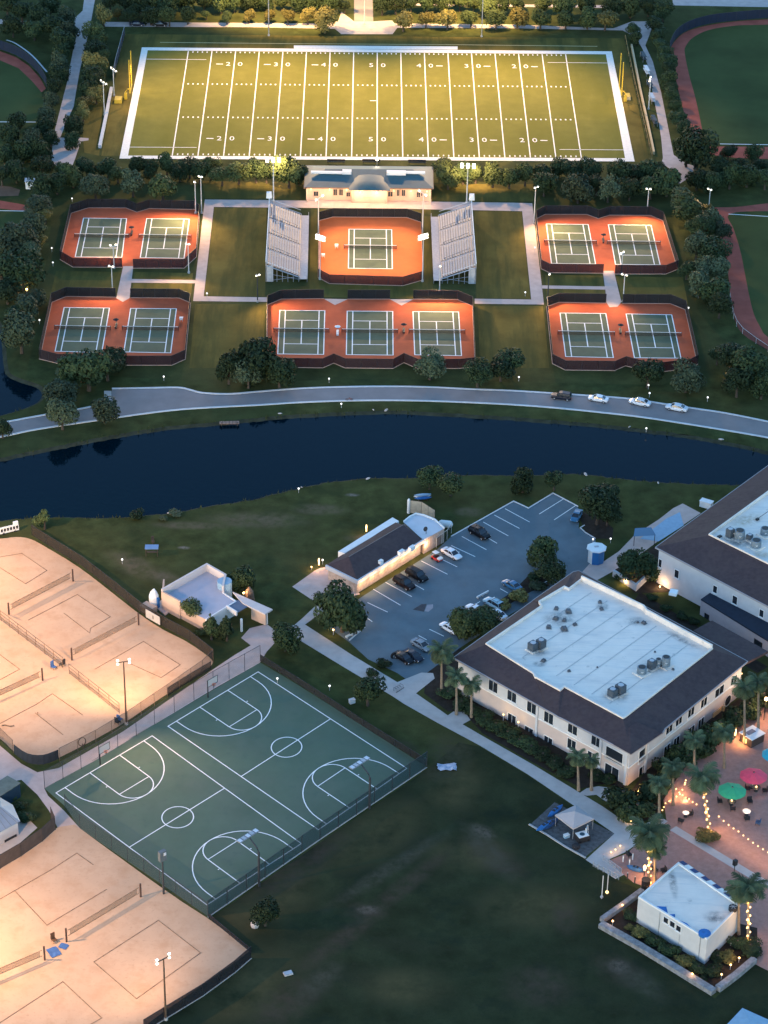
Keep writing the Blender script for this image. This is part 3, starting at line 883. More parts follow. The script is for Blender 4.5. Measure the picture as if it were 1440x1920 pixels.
# outfield fences
fence('navy windscreen along the curved outfield of the far right ball field', smooth_line([(1440, 34), (1380, 39), (1330, 45), (1290, 57), (1266, 74), (1255, 96)], 3), 3.0, 5., NAVYSCR, pname='windscreen_panel')
fence('navy windscreen along the curved outfield of the far left ball field', smooth_line([(-20, 88), (0, 93), (30, 104), (56, 121), (77, 144), (88, 164)], 3), 3.0, 5., NAVYSCR, pname='windscreen_panel')
fence('pale rail fence beside the red track on the right edge', smooth_line([(1368, 560), (1375, 598), (1392, 626), (1440, 660)], 2), 1.6, 4., LINK, POLEW, pname='mesh_panel')
# sand courts and basketball
fence('brown mesh fence along the grass side of the upper sand courts', [(60, 1004), (88, 1022), (155, 1063), (218, 1112), (262, 1148), (310, 1178), (355, 1202), (400, 1238)], 2.6, 4., BROWNSCR, DARK, pname='mesh_panel')
fence('see-through fence between the upper sand courts and the pink walk', [(400, 1242), (380, 1262), (314, 1308), (240, 1358), (180, 1394), (112, 1428)], 3.0, 4., LINK, POLEB, pname='mesh_panel')
fence('black padded corner fence at the foot of the upper sand courts', smooth_line([(110, 1424), (82, 1434), (52, 1431), (27, 1414)], 3), 2.2, 3., M('black_padding', (.03, .033, .038), .8, .2, 1.), DARK, pname='padded_panel')
fence('see-through fence at the left end of the upper sand courts', [(25, 1412), (0, 1388), (-50, 1350)], 3.0, 4., LINK, POLEB, pname='mesh_panel')
fence('dark low screen beside the basketball slab at the sand corner', [(314, 1306), (355, 1280), (396, 1256)], 2.0, 4., BROWNSCR, DARK, pname='mesh_panel')
fence('tall post-and-wire fence along the pink walk by the basketball slab', [(84, 1479), (186, 1424), (290, 1358), (400, 1291), (488, 1242)], 4.0, 4.6, M('thin_link', (.2, .18, .17), .8, 0, alpha=.10), DARK, pname='mesh_panel')
fence('dark mesh fence between the basketball slab and the dim lawn', [(800, 1439), (600, 1574), (390, 1720)], 3.6, 5., LINKB, POLED, pname='mesh_panel', pr=.09, kerb=CONC)
fence('mesh fence between the basketball slab and the lower sand courts', [(122, 1516), (150, 1553), (270, 1636), (390, 1720)], 3.2, 4.6, LINK, POLED, pname='mesh_panel')
fence('dark mesh fence on the car park side of the basketball slab', [(488, 1240), (560, 1284), (680, 1362), (800, 1437)], 1.6, 4.6, M('dark_low_mesh', (.02, .022, .022), .8, 0, alpha=.75), DARK, pname='mesh_panel')
fence('dark windscreen along the lawn edge of the lower sand courts', [(471, 1797), (440, 1824), (380, 1868), (270, 1935)], 2.6, 4., SCREEN, DARK, pname='windscreen_panel', kerb=CONC)
fence('low dark board between the slab corner and the lower sand court', [(392, 1722), (430, 1754), (470, 1787)], 1.0, 4., SCREEN, DARK, pname='board')
fence('brown screen along the planting at the head of the lower sand courts', [(-40, 1652), (0, 1630), (40, 1606), (80, 1578), (104, 1556), (96, 1538)], 3.0, 4., M('brown_cover', (.075, .055, .045), .9, .2, 1.), DARK, pname='screen_panel')
for lab, a, b in (('upper half of the double rail fence dividing the upper sand courts', (-30, 1140), (118, 1252)), ('lower half of the double rail fence dividing the upper sand courts', (130, 1264), (224, 1338))):
    A, B = P(*a), P(*b)
    root = thing('rail_fence', lab, 'fence', A, 0, 'rail fences on the sand')
    d = B - A
    ang = math.atan2(d.y, d.x)
    n = round(d.length / 3.2)
    for k in (.9, 1.6, 2.4):
        inst('rail', unit_box(POLEB), root, (d.x / 2, d.y / 2, k), (0, 0, ang), (d.length, .06, .07))
    inst('mesh_panel', unit_box(SNETM), root, (d.x / 2, d.y / 2, .15), (0, 0, ang), (d.length, .02, .8))
    for k in range(n + 1):
        q = d * (k / n)
        inst('post', unit_post(POLEB), root, (q.x, q.y, 0), sc=(.05, .05, 2.5))
# football side rails
fence('dark netting fence at the left end of the football field', [(234, 66), (217, 128), (213, 150)], 3.0, 5., NAVYSCR, STEEL, pname='mesh_panel')
fence('thin rail fence along the right end of the football field', [(1172, 74), (1192, 170), (1222, 300)], 1.5, 5., LINK, M('warm_rail', (.4, .27, .1), .7, 0), pname='mesh_panel')

# ================================================================ LOW WALLS
def wall(name, label, px, width, h, mat, cap=None, cat='wall', step=None):
    pts = PL(px)
    o = bounds_c(pts)
    root = thing(name, label, cat, o)
    MB().ribbon([p - o for p in pts], width, 0, h).build('wall_body', mat, root)
    if cap:
        MB().ribbon([p - o for p in pts], width + .16, h, h + .12).build('coping', cap, root)
    return root
wall('low_wall', 'long white retaining wall beside the left goal line', [(209, 168), (200, 215), (187, 278)], .8, .9, OFFW)
wall('low_wall', 'white retaining wall beside the right goal line', [(1184, 88), (1200, 170), (1218, 252), (1226, 290)], .5, 1.0, M('amber_wall', (.5, .38, .22), .9, .1, 1.))
WALLC = M('weathered_wall', (.20, .20, .20), .9, .35, 1.2)
add_layer(WALLC, (.36, .36, .37), .9, .5, .7, .6)
wall('low_wall', 'weathered low wall along the lawn side of the white kiosk', [(1126, 1737), (1200, 1779), (1270, 1822), (1338, 1864)], 1.3, .9, WALLC)
wall('low_wall', 'weathered low wall from the kiosk corner towards the palm path', [(1345, 1858), (1380, 1832), (1414, 1803)], 1.1, .9, WALLC)
wall('low_wall', 'weathered low wall between the paddle racks and the kiosk', [(1128, 1729), (1165, 1703), (1204, 1674)], .9, .9, WALLC)
wall('low_wall', 'pale planter wall lit from below between the two brown roofs', [(1150, 1080), (1192, 1107), (1228, 1072)], .5, 1.5, OFFW)

# ================================================================ GRANDSTANDS
def grandstand(label, nl, nr, fl, fr, hl, hh, high_left, lab2):
    "ground corners near-left, near-right, far-left, far-right"
    a, b, c, d = P(*nl), P(*nr), P(*fl), P(*fr)
    L = ((c - a).length + (d - b).length) / 2
    W = ((b - a).length + (d - c).length) / 2
    o = (a + b) / 2
    ang = math.atan2((c + d - a - b).y, (c + d - a - b).x) - math.pi / 2
    root = thing('grandstand', label, 'grandstand', o, ang, 'grandstands')
    sx = 1 if high_left else -1         # local x: low side towards sx
    deck = 2.2
    n = 13
    x_low, x_high = sx * (W / 2 - deck), -sx * W / 2
    SB = UNIT.setdefault('bench', MB().box((0, .5, 0), (.34, 1, .07)).mesh('bench', ALU))
    FB = UNIT.setdefault('foot', MB().box((0, .5, 0), (.42, 1, .04)).mesh('footboard', M('dull_aluminium', (.15, .145, .155), .5, .1, 1., metal=.2)))
    secs = [(0.02, .245), (.265, .49), (.51, .735), (.755, .98)]
    for i in range(n):
        t = i / (n - 1)
        x = lerp(x_low - sx * .4, x_high + sx * .35, t)
        z = lerp(hl - .2, hh - .25, t)
        for s0, s1 in secs:
            inst('bench', SB, root, (x, s0 * L, z + .35), sc=(1, (s1 - s0) * L, 1))
            inst('footboard', FB, root, (x + sx * .36, s0 * L, z), sc=(1, (s1 - s0) * L, 1))
    for k in (.255, .5, .745):
        st = MB()
        for i in range(n * 2):
            t = i / (n * 2 - 1)
            st.box((lerp(x_low, x_high + sx * .2, t), k * L, lerp(hl - .25, hh - .1, t)), (.34, .62, .06))
        st.build('aisle_steps', ALU, root)
        st = MB().tube([(x_low - sx * .6, k * L, hl + .9), (x_high + sx * 1.2, k * L, hh + .75)], .035, 5)
        for t in (.05, .35, .65, .95):
            xx, zz = lerp(x_low - sx * .6, x_high + sx * 1.2, t), lerp(hl, hh, t)
            st.tube([(xx, k * L, zz - .2), (xx, k * L, zz + .83)], .03, 4)
        st.build('aisle_rail', DARK, root)
    MB().box((sx * (W / 2 - deck / 2), L / 2, hl * .55), (deck, L, .12)).build('walkway_deck', ALU, root)
    for i in range(11):
        inst('deck_post', unit_post(STEEL), root, (sx * (W / 2 - .1), i * L / 10, 0), sc=(.06, .06, hl * .55 + 1.05))
    MB().box((sx * (W / 2 - .1), L / 2, hl * .55 + 1.05), (.07, L, .07)).build('deck_rail', ALU, root)
    MB().box((sx * (W / 2 - .1), L / 2, hl * .3), (.05, L, hl * .5)).build('deck_skirt', WHITEW, root)
    MB().box((x_low + sx * .2, L / 2, hl * .75), (.1, L, hl * .4)).build('front_riser', ALU, root)
    bk = MB().box((x_high, L / 2, hh / 2 + .5), (.12, L, hh + 1.0))
    bk.build('back_panel', ALU, root)
    MB().box((x_high, L / 2, hh + 1.06), (.2, L + .1, .12)).build('back_rail', WHITEW, root)
    for y in (0., L):
        tr = MB()
        for i in range(7):
            t = i / 6
            x, z = lerp(x_low, x_high, t), lerp(hl, hh, t)
            tr.box((x, y, z / 2), (.14, .14, z))
        tr.tube([(x_low, y, hl - .1), (x_high, y, hh - .1)], .16, 4)
        tr.tube([(x_low, y, hl * .5), (x_high, y, hh * .5)], .05, 4)
        tr.tube([(x_low, y, hl), (x_high, y, .2)], .05, 4)
        tr.build('end_truss', STEEL, root)
        rl = MB().tube([(x_low, y, hl + .95), (x_high, y, hh + .95)], .05, 5)
        rl.build('end_rail', WHITEW, root)
    MB().box((x_high + sx * 1.0, 0.0, hh * .5), (1.6, .08, hh * .98)).build('end_cladding', ALU, root)
    # scorer's hood at the far top corner
    MB().box((x_high - sx * .1, L + .3, hh + 2.0), (1.5, 1.3, 1.5), top=.85).build('speaker_hood', WHITEW, root)
    MB().tube([(x_high - sx * .1, L + .3, 0), (x_high - sx * .1, L + .3, hh + 1.3)], .14, 6).build('hood_pole', POLEW, root)
    return root
grandstand('aluminium grandstand to the left of the orange stadium court', (498.5, 528), (577, 529), (506, 409), (579, 410), 1.5, 4.6, True, '')
grandstand('aluminium grandstand to the right of the orange stadium court', (813, 531), (891, 533), (807, 412), (883, 413), 1.5, 4.6, False, '')

# ================================================================ BUILDINGS
def hip(mb, ev, ze, rg, zr, m=0):
    "hip roof: four eave corners and two ridge ends (rg[0] between corners 0,3; rg[1] between 1,2)"
    v = [(p.x, p.y, ze) for p in ev] + [(p.x, p.y, zr) for p in rg]
    mb.add(v, [(0, 1, 5, 4), (1, 2, 5), (2, 3, 4, 5), (3, 0, 4)], m)
    return mb
def inwards(q, d):
    c = (q[0] + q[1] + q[2] + q[3]) / 4
    o = []
    for i in range(4):
        a = (q[i - 1] - q[i]).normalized()
        b = (q[(i + 1) % 4] - q[i]).normalized()
        k = max(.4, abs(a.cross(b).z))
        o.append(q[i] + (a + b) * d / k)
    return o
def window(root, p, n, w, h, frame=WHITEW, glass=GLASSD, name='window', arch=False, bars=1):
    "p centre on the wall (local), n outward"
    ang = math.atan2(n.y, n.x) + math.pi / 2
    c = p + n * .03
    key = ('win', round(w, 2), round(h, 2), frame.name, arch, bars)
    if key not in UNIT:
        f = .10
        mb = MB()
        mb.box((-w / 2 + f / 2, 0, 0), (f, .12, h)).box((w / 2 - f / 2, 0, 0), (f, .12, h)).box((0, 0, h / 2 - f / 2), (w - 2 * f, .12, f)).box((0, 0, -h / 2 + f / 2), (w - 2 * f, .12, f))
        mb.box((0, -.05, -h / 2 - .06), (w + .24, .24, .10))
        for i in range(bars):
            mb.box((-w / 2 + w * (i + 1) / (bars + 1), -.01, 0), (.05, .08, h - 2 * f))
        gl = MB().box((0, .035, 0), (w - f, .04, h - f))
        UNIT[key] = (mb.mesh('window_frame', frame), gl.mesh('window_pane', glass))
    a, b = UNIT[key]
    o = inst(name, a, root, c, (0, 0, ang))
    inst('pane', b, o)
    return o
def wallpx(u, v, a, b, dz=0.):
    "point on the vertical wall through a,b seen at u,v; also outward normal (away from the back)"
    d = (b - a).normalized()
    n = Vector((d.y, -d.x, 0))
    return PW(u, v, a, n), n

# ---- clubhouse behind the stadium court
def clubhouse():
    ze, zr = 4.0, 5.8
    q = [P(574, 375), P(808, 377), P(808, 377) + Vector((0, 13, 0)), P(574, 375) + Vector((0, 13, 0))]
    o = bounds_c(q)
    root = thing('clubhouse', 'low peach clubhouse with long teal hip roof behind the stadium court', 'clubhouse', o)
    L = [p - o for p in q]
    MB().prism(L, 0, ze).build('wall', PEACH, root)
    ev = [L[0] + Vector((-.6, -.9, 0)), L[1] + Vector((.6, -.9, 0)), L[2] + Vector((.6, .9, 0)), L[3] + Vector((-.6, .9, 0))]
    rg = [(L[0] + L[3]) / 2 + Vector((5, 1.2, 0)), (L[1] + L[2]) / 2 + Vector((-5, 1.2, 0))]
    rf = hip(MB(), ev, ze + .05, rg, zr).build('roof', ROOFT, root)
    MB().ribbon([ev[0], ev[1], ev[2], ev[3]], .12, ze - .2, ze + .1, closed=True).build('fascia', M('fascia_brown', (.12, .08, .06), .8, 0), rf)
    # projecting centre bay with its own hip
    c0, c1 = P(659, 377) - o, P(726, 378.5) - o
    b = [c0 + Vector((0, -1.2, 0)), c1 + Vector((0, -1.2, 0)), c1 + Vector((0, 4, 0)), c0 + Vector((0, 4, 0))]
    MB().prism(b, 0, ze + .02).build('centre_bay', PEACH, root)
    be = [b[0] + Vector((-.7, -.9, 0)), b[1] + Vector((.7, -.9, 0)), b[2] + Vector((.7, 3, 0)), b[3] + Vector((-.7, 3, 0))]
    m = (be[0] + be[1]) / 2
    bay = MB()
    n = 9
    rows = []
    for i in range(n):
        t = i / (n - 1)
        x = lerp(be[0].x, be[1].x, t)
        a = math.pi * t
        rows.append(((x, be[0].y, ze + .1), (x, be[0].y + 1.6, ze + .1 + 0.8 * math.sin(a) ** .6), (x, be[0].y + 3.6, ze + .1 + 1.3 * math.sin(a) ** .7), (x, be[0].y + 7.5, ze + .1 + 1.4 * math.sin(a) ** .5)))
    vs = [p for r in rows for p in r]
    bay.add(vs, [(i * 4 + j, (i + 1) * 4 + j, (i + 1) * 4 + j + 1, i * 4 + j + 1) for i in range(n - 1) for j in range(3)])
    bay.build('bay_roof', M('teal_bay_roof', (.036, .092, .106), .55, .12, .5, spec=.3), root, smooth=True)
    for u0, u1, v in ((583, 642, 323), (642, 659, 322.5), (725, 761, 324), (761, 797, 323.5)):
        a, b2 = P(u0, v, 5.7) - o, P(u1, v + .4, 5.7) - o
        w = (b2 - a).length
        wide = u1 - u0 > 50 or u0 in (761,)
        MB().box(((a.x + b2.x) / 2, a.y, 5.75), (w, .9 if wide else 1.5, .5 if wide else .9)).build('roof_duct', WHITEW, root)
    nrm = Vector((0, -1, 0))
    for u, v, w, h, k in ((592.5, 363, 1.4, 1.5, 'window'), (628.5, 360.5, 1.2, 2.0, 'door'), (639.5, 360.5, 1.2, 2.0, 'door'), (732, 364, 1.4, 1.6, 'window'), (746.5, 361.5, .9, 2.0, 'door'), (756.5, 361.5, 1.1, 2.0, 'door'), (784.5, 365, 1.1, 1.7, 'door'), (790.5, 364, .6, 1.3, 'window'), (653, 364.5, 1.2, 1.4, 'window')):
        p = PW(u, v, q[0], nrm) - o
        window(root, Vector((p.x, L[0].y, p.z)), nrm, w, h, frame=PEACH, name=k)
    p = PW(690, 364, c0 + o + Vector((0, -1.2, 0)), nrm) - o
    window(root, Vector((p.x, c0.y - 1.2, p.z)), nrm, 1.9, 1.9, frame=PEACH, name='door')
    for u in (583, 618, 650, 676, 706, 738, 770, 800):  # fixtures and point lights added to warm the front wall, none known there
        p = P(u, 377) - o
        sc_ = MB().box((p.x, L[0].y - (1.5 if 659 < u < 726 else .3), 3.3), (.3, .3, .4)).build('added_wall_lamp', GLOWA, root)
        ld = bpy.data.lights.new('added_wall_light', 'POINT')
        ld.energy = 170
        ld.color = (1., .62, .32)
        ld.shadow_soft_size = .2
        lo = bpy.data.objects.new('added_wall_light', ld)
        COL.objects.link(lo)
        lo.parent = root
        lo.location = (p.x, L[0].y - 3.4, 3.2)
    for u in (576, 661, 724, 806):
        p = P(u, 377) - o
        MB().tube([(p.x, L[0].y - 1.5, 0), (p.x, L[0].y - 1.5, ze)], .12, 6).build('column', PEACH, root)
    return root
clubhouse()

# ---- main two-storey building with the flat white roof
def flat_hip(root, q, ze, inner, zi, o):
    """brown skirt roof rising from eaves q to a white flat roof 'inner'; q and inner correspond corner by corner"""
    n = len(q)
    ev = [p - o for p in q]
    inn = [p - o for p in inner]
    mb = MB().add([(p.x, p.y, ze) for p in ev] + [(p.x, p.y, zi) for p in inn], [(i, (i + 1) % n, n + (i + 1) % n, n + i) for i in range(n)])
    rf = mb.build('roof', ROOFB, root)
    MB().ribbon(ev, .16, ze - .28, ze + .04, closed=True).build('fascia', M('pale_fascia', (.30, .27, .27), .7, 0), rf)
    t = mgeo.tessellate_polygon([[Vector((p.x, p.y, 0)) for p in inn]])
    fl = [Vector((p.x, p.y, zi - .25)) for p in inn]
    MB().add(fl, up(t, fl)).build('flat_roof', ROOFW, root)
    MB().ribbon(inn, .30, zi - .3, zi + .28, closed=True).build('parapet', ROOFW, root)
    hp = MB()
    return rf
MAINROOT = None
def main_building():
    ze, zi = 8.1, 9.6
    pairs = [((850, 1233), (912, 1208)), ((1030, 1334), (1000, 1263)), ((1034, 1336), (1004, 1270)), ((1047, 1344), (1050, 1295)), ((1054, 1347), (1058, 1288)), ((1183, 1413), (1168, 1347)), ((1243, 1373), (1172, 1345)),
             ((1247, 1366), (1200, 1323)), ((1402, 1240), (1335, 1217)), ((1250, 1158), (1212, 1150)), ((1244, 1155), (1206, 1142)), ((1085, 1070), (1090, 1087)), ((1075, 1072), (1067, 1105)), ((1068, 1077), (1058, 1101)), ((1000, 1125), (1011, 1129)), ((995, 1129), (1016, 1137))]
    eav = [a for a, b in pairs]
    inn = [b for a, b in pairs]
    q = PL(eav, ze)
    i_ = PL(inn, zi)
    o = bounds_c(q)
    root = thing('campus_building', 'two-storey cream building with brown skirt roof and stained white flat top', 'building', o)
    flat_hip(root, q, ze, i_, zi, o)
    sq = PL([(905, 1207), (1166, 1345), (1333, 1217), (1088, 1090)], zi - .25)
    for k in range(7):
        t_ = (k + 1) / 8
        a_, b_ = lerp(sq[0], sq[1], t_) - o, lerp(sq[3], sq[2], t_) - o
        a_, b_ = lerp(a_, b_, .06), lerp(a_, b_, .95)
        MB().ribbon([a_, b_], .16, zi - .24, zi - .20).build('roof_seam', M('seam_white', (.50, .46, .42), .8, .15, 1.), root)
    MB().ribbon([p - o for p in i_[8:12]], .34, zi, zi + .95).build('rear_parapet', ROOFW, root)
    W = [P(850, 1233, ze), P(1183, 1413, ze), P(1402, 1240, ze), P(1080, 1068, ze)]
    W = inwards([Vector((p.x, p.y, 0)) for p in W], .75)
    wl = [p - o for p in W]
    mid = 4.1
    MB().prism(wl, 0, mid).build('lower_wall', OFFW_LOW, root)
    MB().prism(wl, mid, ze - .02).build('upper_wall', OFFW, root)
    MB().ribbon([wl[0], wl[1], wl[2]], .22, mid - .12, mid + .14).build('string_course', WHITEW, root)
    A, F, Rr = W[0], W[1], W[2]
    nL = Vector(((F - A).y, -(F - A).x, 0)).normalized()
    nR = Vector(((Rr - F).y, -(Rr - F).x, 0)).normalized()
    for (u, v) in ((925, 1287), (960, 1305), (997, 1327), (1029, 1346), (1074, 1366), (1118, 1389)):
        p = PW(u, v, A, nL) - o
        window(root, p, nL, 2.4, 2.5)
    for (u, v) in ((960, 1349), (992, 1373), (1028, 1391), (1072, 1396), (1110, 1420)):
        p = PW(u, v, A, nL) - o
        window(root, p, nL, 2.2, 2.4)
    for (u, v) in ((1255, 1362), (1273, 1347), (1296, 1331), (1320, 1313), (1349, 1292), (1376, 1272)):
        p = PW(u, v, F, nR) - o
        p.z -= .5
        window(root, p, nR, 2.3 if u != 1349 else 3.2, 2.1)
    for (u, v) in ((1250, 1406), (1268, 1391), (1296, 1371), (1314, 1356)):
        p = PW(u, v, F, nR) - o
        window(root, p, nR, 2.1, 2.4)
    # corner loggia: balcony over a door, on both faces
    for (nn, base, pts) in ((nL, A, ((1152, 1417), (1147, 1450))), (nR, F, ((1206, 1414), (1204, 1449)))):
        p = PW(*pts[0], base, nn) - o
        wd_ = 1. if nn is nL else .74
        b_ = window(root, p, nn, 4.1 * wd_, 2.8, name='balcony_opening', bars=0)
        ang = math.atan2(nn.y, nn.x) + math.pi / 2
        rl = MB().box((0, -.25, -.55), (4.1 * wd_, .06, .06))
        for k in range(15):
            rl.box(((-2.0 + k * .286) * wd_, -.25, -1.05), (.04, .04, 1.))
        rl.build('balcony_rail', STEEL, b_)
        p = PW(*pts[1], base, nn) - o
        window(root, p, nn, 3.4 * wd_, 3.5, name='entrance_door', bars=1)
    # corner piers and downpipes
    for p_, nn in ((F - (F - A).normalized() * .5, nL), (F - (F - A).normalized() * 6.6, nL), (F + (Rr - F).normalized() * 5.4, nR), (F - (F - A).normalized() * 22., nL)):
        pp = p_ - o + nn * .12
        MB().box((pp.x, pp.y, ze / 2), (.5, .35, ze - .1), math.atan2(nn.y, nn.x) + math.pi / 2).build('pier', OFFW, root)
    # lit arched doorway and round window on the patio side
    p = PW(1343, 1345, F, nR) - o
    d = (Rr - F).normalized()
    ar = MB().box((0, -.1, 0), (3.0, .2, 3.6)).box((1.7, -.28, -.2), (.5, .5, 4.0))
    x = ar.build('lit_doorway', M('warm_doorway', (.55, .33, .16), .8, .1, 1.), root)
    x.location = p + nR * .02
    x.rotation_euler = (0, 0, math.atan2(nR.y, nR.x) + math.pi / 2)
    p = PW(1364, 1313, F, nR) - o
    rw = MB()
    n = 14
    ring = [(1.1 * math.cos(i * 2 * math.pi / n), 0, 1.1 * math.sin(i * 2 * math.pi / n)) for i in range(n)]
    rw.add([(a, -.05, b) for a, _, b in ring] + [(a * 1.12, -.08, b * 1.12) for a, _, b in ring], [tuple(range(n))], 0)
    rw.add([(a, -.10, b) for a, _, b in ring] + [(a * 1.15, -.10, b * 1.15) for a, _, b in ring], [(i, (i + 1) % n, n + (i + 1) % n, n + i) for i in range(n)], 1)
    x = rw.build('round_window', [GLASSD, WHITEW], root)
    x.location = p + nR * .03
    x.rotation_euler = (0, 0, math.atan2(nR.y, nR.x) + math.pi / 2)
    # corner hip over the loggia
    e = [Vector((p.x, p.y, 0)) - o for p in PL([(1150, 1396), (1183, 1414.5), (1243, 1374), (1196, 1352)], ze + .12)]
    k = P(1181, 1362, zi - .4) - o
    k2 = P(1196, 1354, zi - .3) - o
    MB().add([(p.x, p.y, ze + .12) for p in e[:3]] + [(k.x, k.y, zi - .35), (k2.x, k2.y, zi - .3)], [(0, 1, 3), (1, 2, 4, 3)]).build('corner_hip', ROOFB, root)
    # brown link roof behind
    MB().prism([p - o for p in PL([(1300, 1183), (1335, 1164), (1440, 1222), (1402, 1242)], 8.0)], 7.6, 8.1).build('link_roof', ROOFB, root)
    MB().prism([p - o for p in PL([(1258, 1104), (1272, 1107), (1268, 1115), (1254, 1112)], 8.9)], 8.4, 9.0).build('roof_vent_box', WHITEW, root)
    return root
OFFW_LOW = M('beige_stucco', (.50, .41, .365), .9, .06, .6, spec=.1)
main_building()

# rooftop machines, each standing on the flat roofs
def aircon(label, u, v, z, w, d, h, kind='box', grp='rooftop cooling units'):
    p = P(u, v, z)
    ang = R_(43)
    root = thing('air_conditioner', label, 'air conditioner', p, ang, grp)
    MB().box((0, 0, .12), (w + .6, d + .6, .24)).build('curb', ROOFW, root)
    if kind == 'box':
        c = MB().box((0, 0, .24 + h / 2), (w, d, h)).build('casing', M('unit_casing', (.06, .075, .09), .5, .2, 2.), root)
        MB().box((w / 2 + .02, 0, .24 + h / 2), (.04, d * .8, h * .7)).build('coil_grille', DARK, root)
        MB().tube([(0, 0, .24 + h), (0, 0, .30 + h)], min(w, d) * .38, 12).build('fan_guard', STEEL, root)
    else:
        MB().tube([(0, 0, .24), (0, 0, .24 + h * .8), (0, 0, .24 + h)], [w / 2, w / 2, w * .46], 14).build('casing', M('drum_casing', (.14, .18, .21), .5, .25, 1.5), root)
        MB().tube([(0, 0, .25 + h), (0, 0, .29 + h)], w * .36, 12).build('fan_guard', DARK, root)
        MB().box((0, 0, .24 + h * .5), (w * .8, w * .86, .12)).build('band', WHITEW, root)
    return root
ZR = 9.35
def rpatch(u, v, du, dv, h=0., z=9.35):
    c = P(u, v, z)
    return (c, du / PXM(v), dv / PXM(v) * 2., h)
add_patches(ROOFW, (.13, .125, .12), [rpatch(1050, 1160, 40, 16), rpatch(1225, 1250, 42, 14), rpatch(1155, 1304, 34, 12), rpatch(1008, 1222, 26, 10), rpatch(1195, 1165, 30, 10), rpatch(1130, 1137, 16, 8), rpatch(1012, 1245, 16, 6), rpatch(1280, 1200, 50, 6, R_(-45)), rpatch(1385, 1015, 50, 16, 0, 10.55), rpatch(1340, 1720, 26, 12, 0, 5.3), rpatch(1262, 1655, 10, 30, 0, 5.3)], .85, .9)
add_patches(ROOFW, (.40, .26, .13), [rpatch(1400, 975, 50, 12, R_(40), 10.55), rpatch(1430, 1040, 24, 8, 0, 10.55)], .7, 1.2)
aircon('left box of the paired cooling units nearest the white roof\'s left edge', 999, 1219, ZR, 1.5, 1.5, 1.5)
aircon('right box of the paired cooling units nearest the white roof\'s left edge', 1014, 1215, ZR, 1.5, 1.4, 1.7)
aircon('squat drum at the left end of the row on the white roof', 1203, 1263, ZR, 1.9, 1.9, 1.3, 'drum')
aircon('tall square unit second in the row on the white roof', 1221, 1254, ZR, 1.3, 1.2, 1.7)
aircon('short dark drum third in the row on the white roof', 1234, 1248, ZR, 1.1, 1.1, 1.3, 'drum')
aircon('tall pale drum at the right end of the row on the white roof', 1248, 1249, ZR, 1.7, 1.7, 1.9, 'drum')
aircon('left box of the pair of units at the white roof\'s front corner', 1148, 1306, ZR, 1.4, 1.4, 1.5)
aircon('right box of the pair of units at the white roof\'s front corner', 1163, 1300, ZR, 1.6, 1.5, 1.7)
for i, (u, v, s) in enumerate(((1043, 1142, .8), (1066, 1148, 1.1), (1042, 1161, .9), (1058, 1164, .8), (1029, 1177, .9), (1058, 1181, 1.2), (1078, 1172, .7), (1125, 1130, .7), (1128, 1143, .7), (1207, 1169, .8), (1196, 1168, .4), (1019, 1240, .8), (1067, 1259, .5), (1120, 1252, .25), (1262, 1256, .4), (1228, 1223, .3))):
    p = P(u, v, ZR)
    root = thing('roof_vent', 'small dark vent on the stained white roof, ' + ORD[i] + ' of the scattered ones counted from the back left cluster', 'roof vent', p, rnd.uniform(0, 3), 'scattered roof vents')
    root['label'] = 'small dark roof vent, %s counted from the cluster near the parking lot side' % ORD[i]
    mm = M('vent_metal', (.075, .080, .09), .6, .3, 2.)
    MB().box((0, 0, .18 * s + .1), (s * 1.1, s * .9, .36 * s + .2), 0, 0, .8).build('hood', mm, root)
    MB().box((0, 0, .03), (s * 1.4, s * 1.2, .06)).build('flashing', M('stain_grey', (.26, .26, .25), .8, .3, 2.), root)

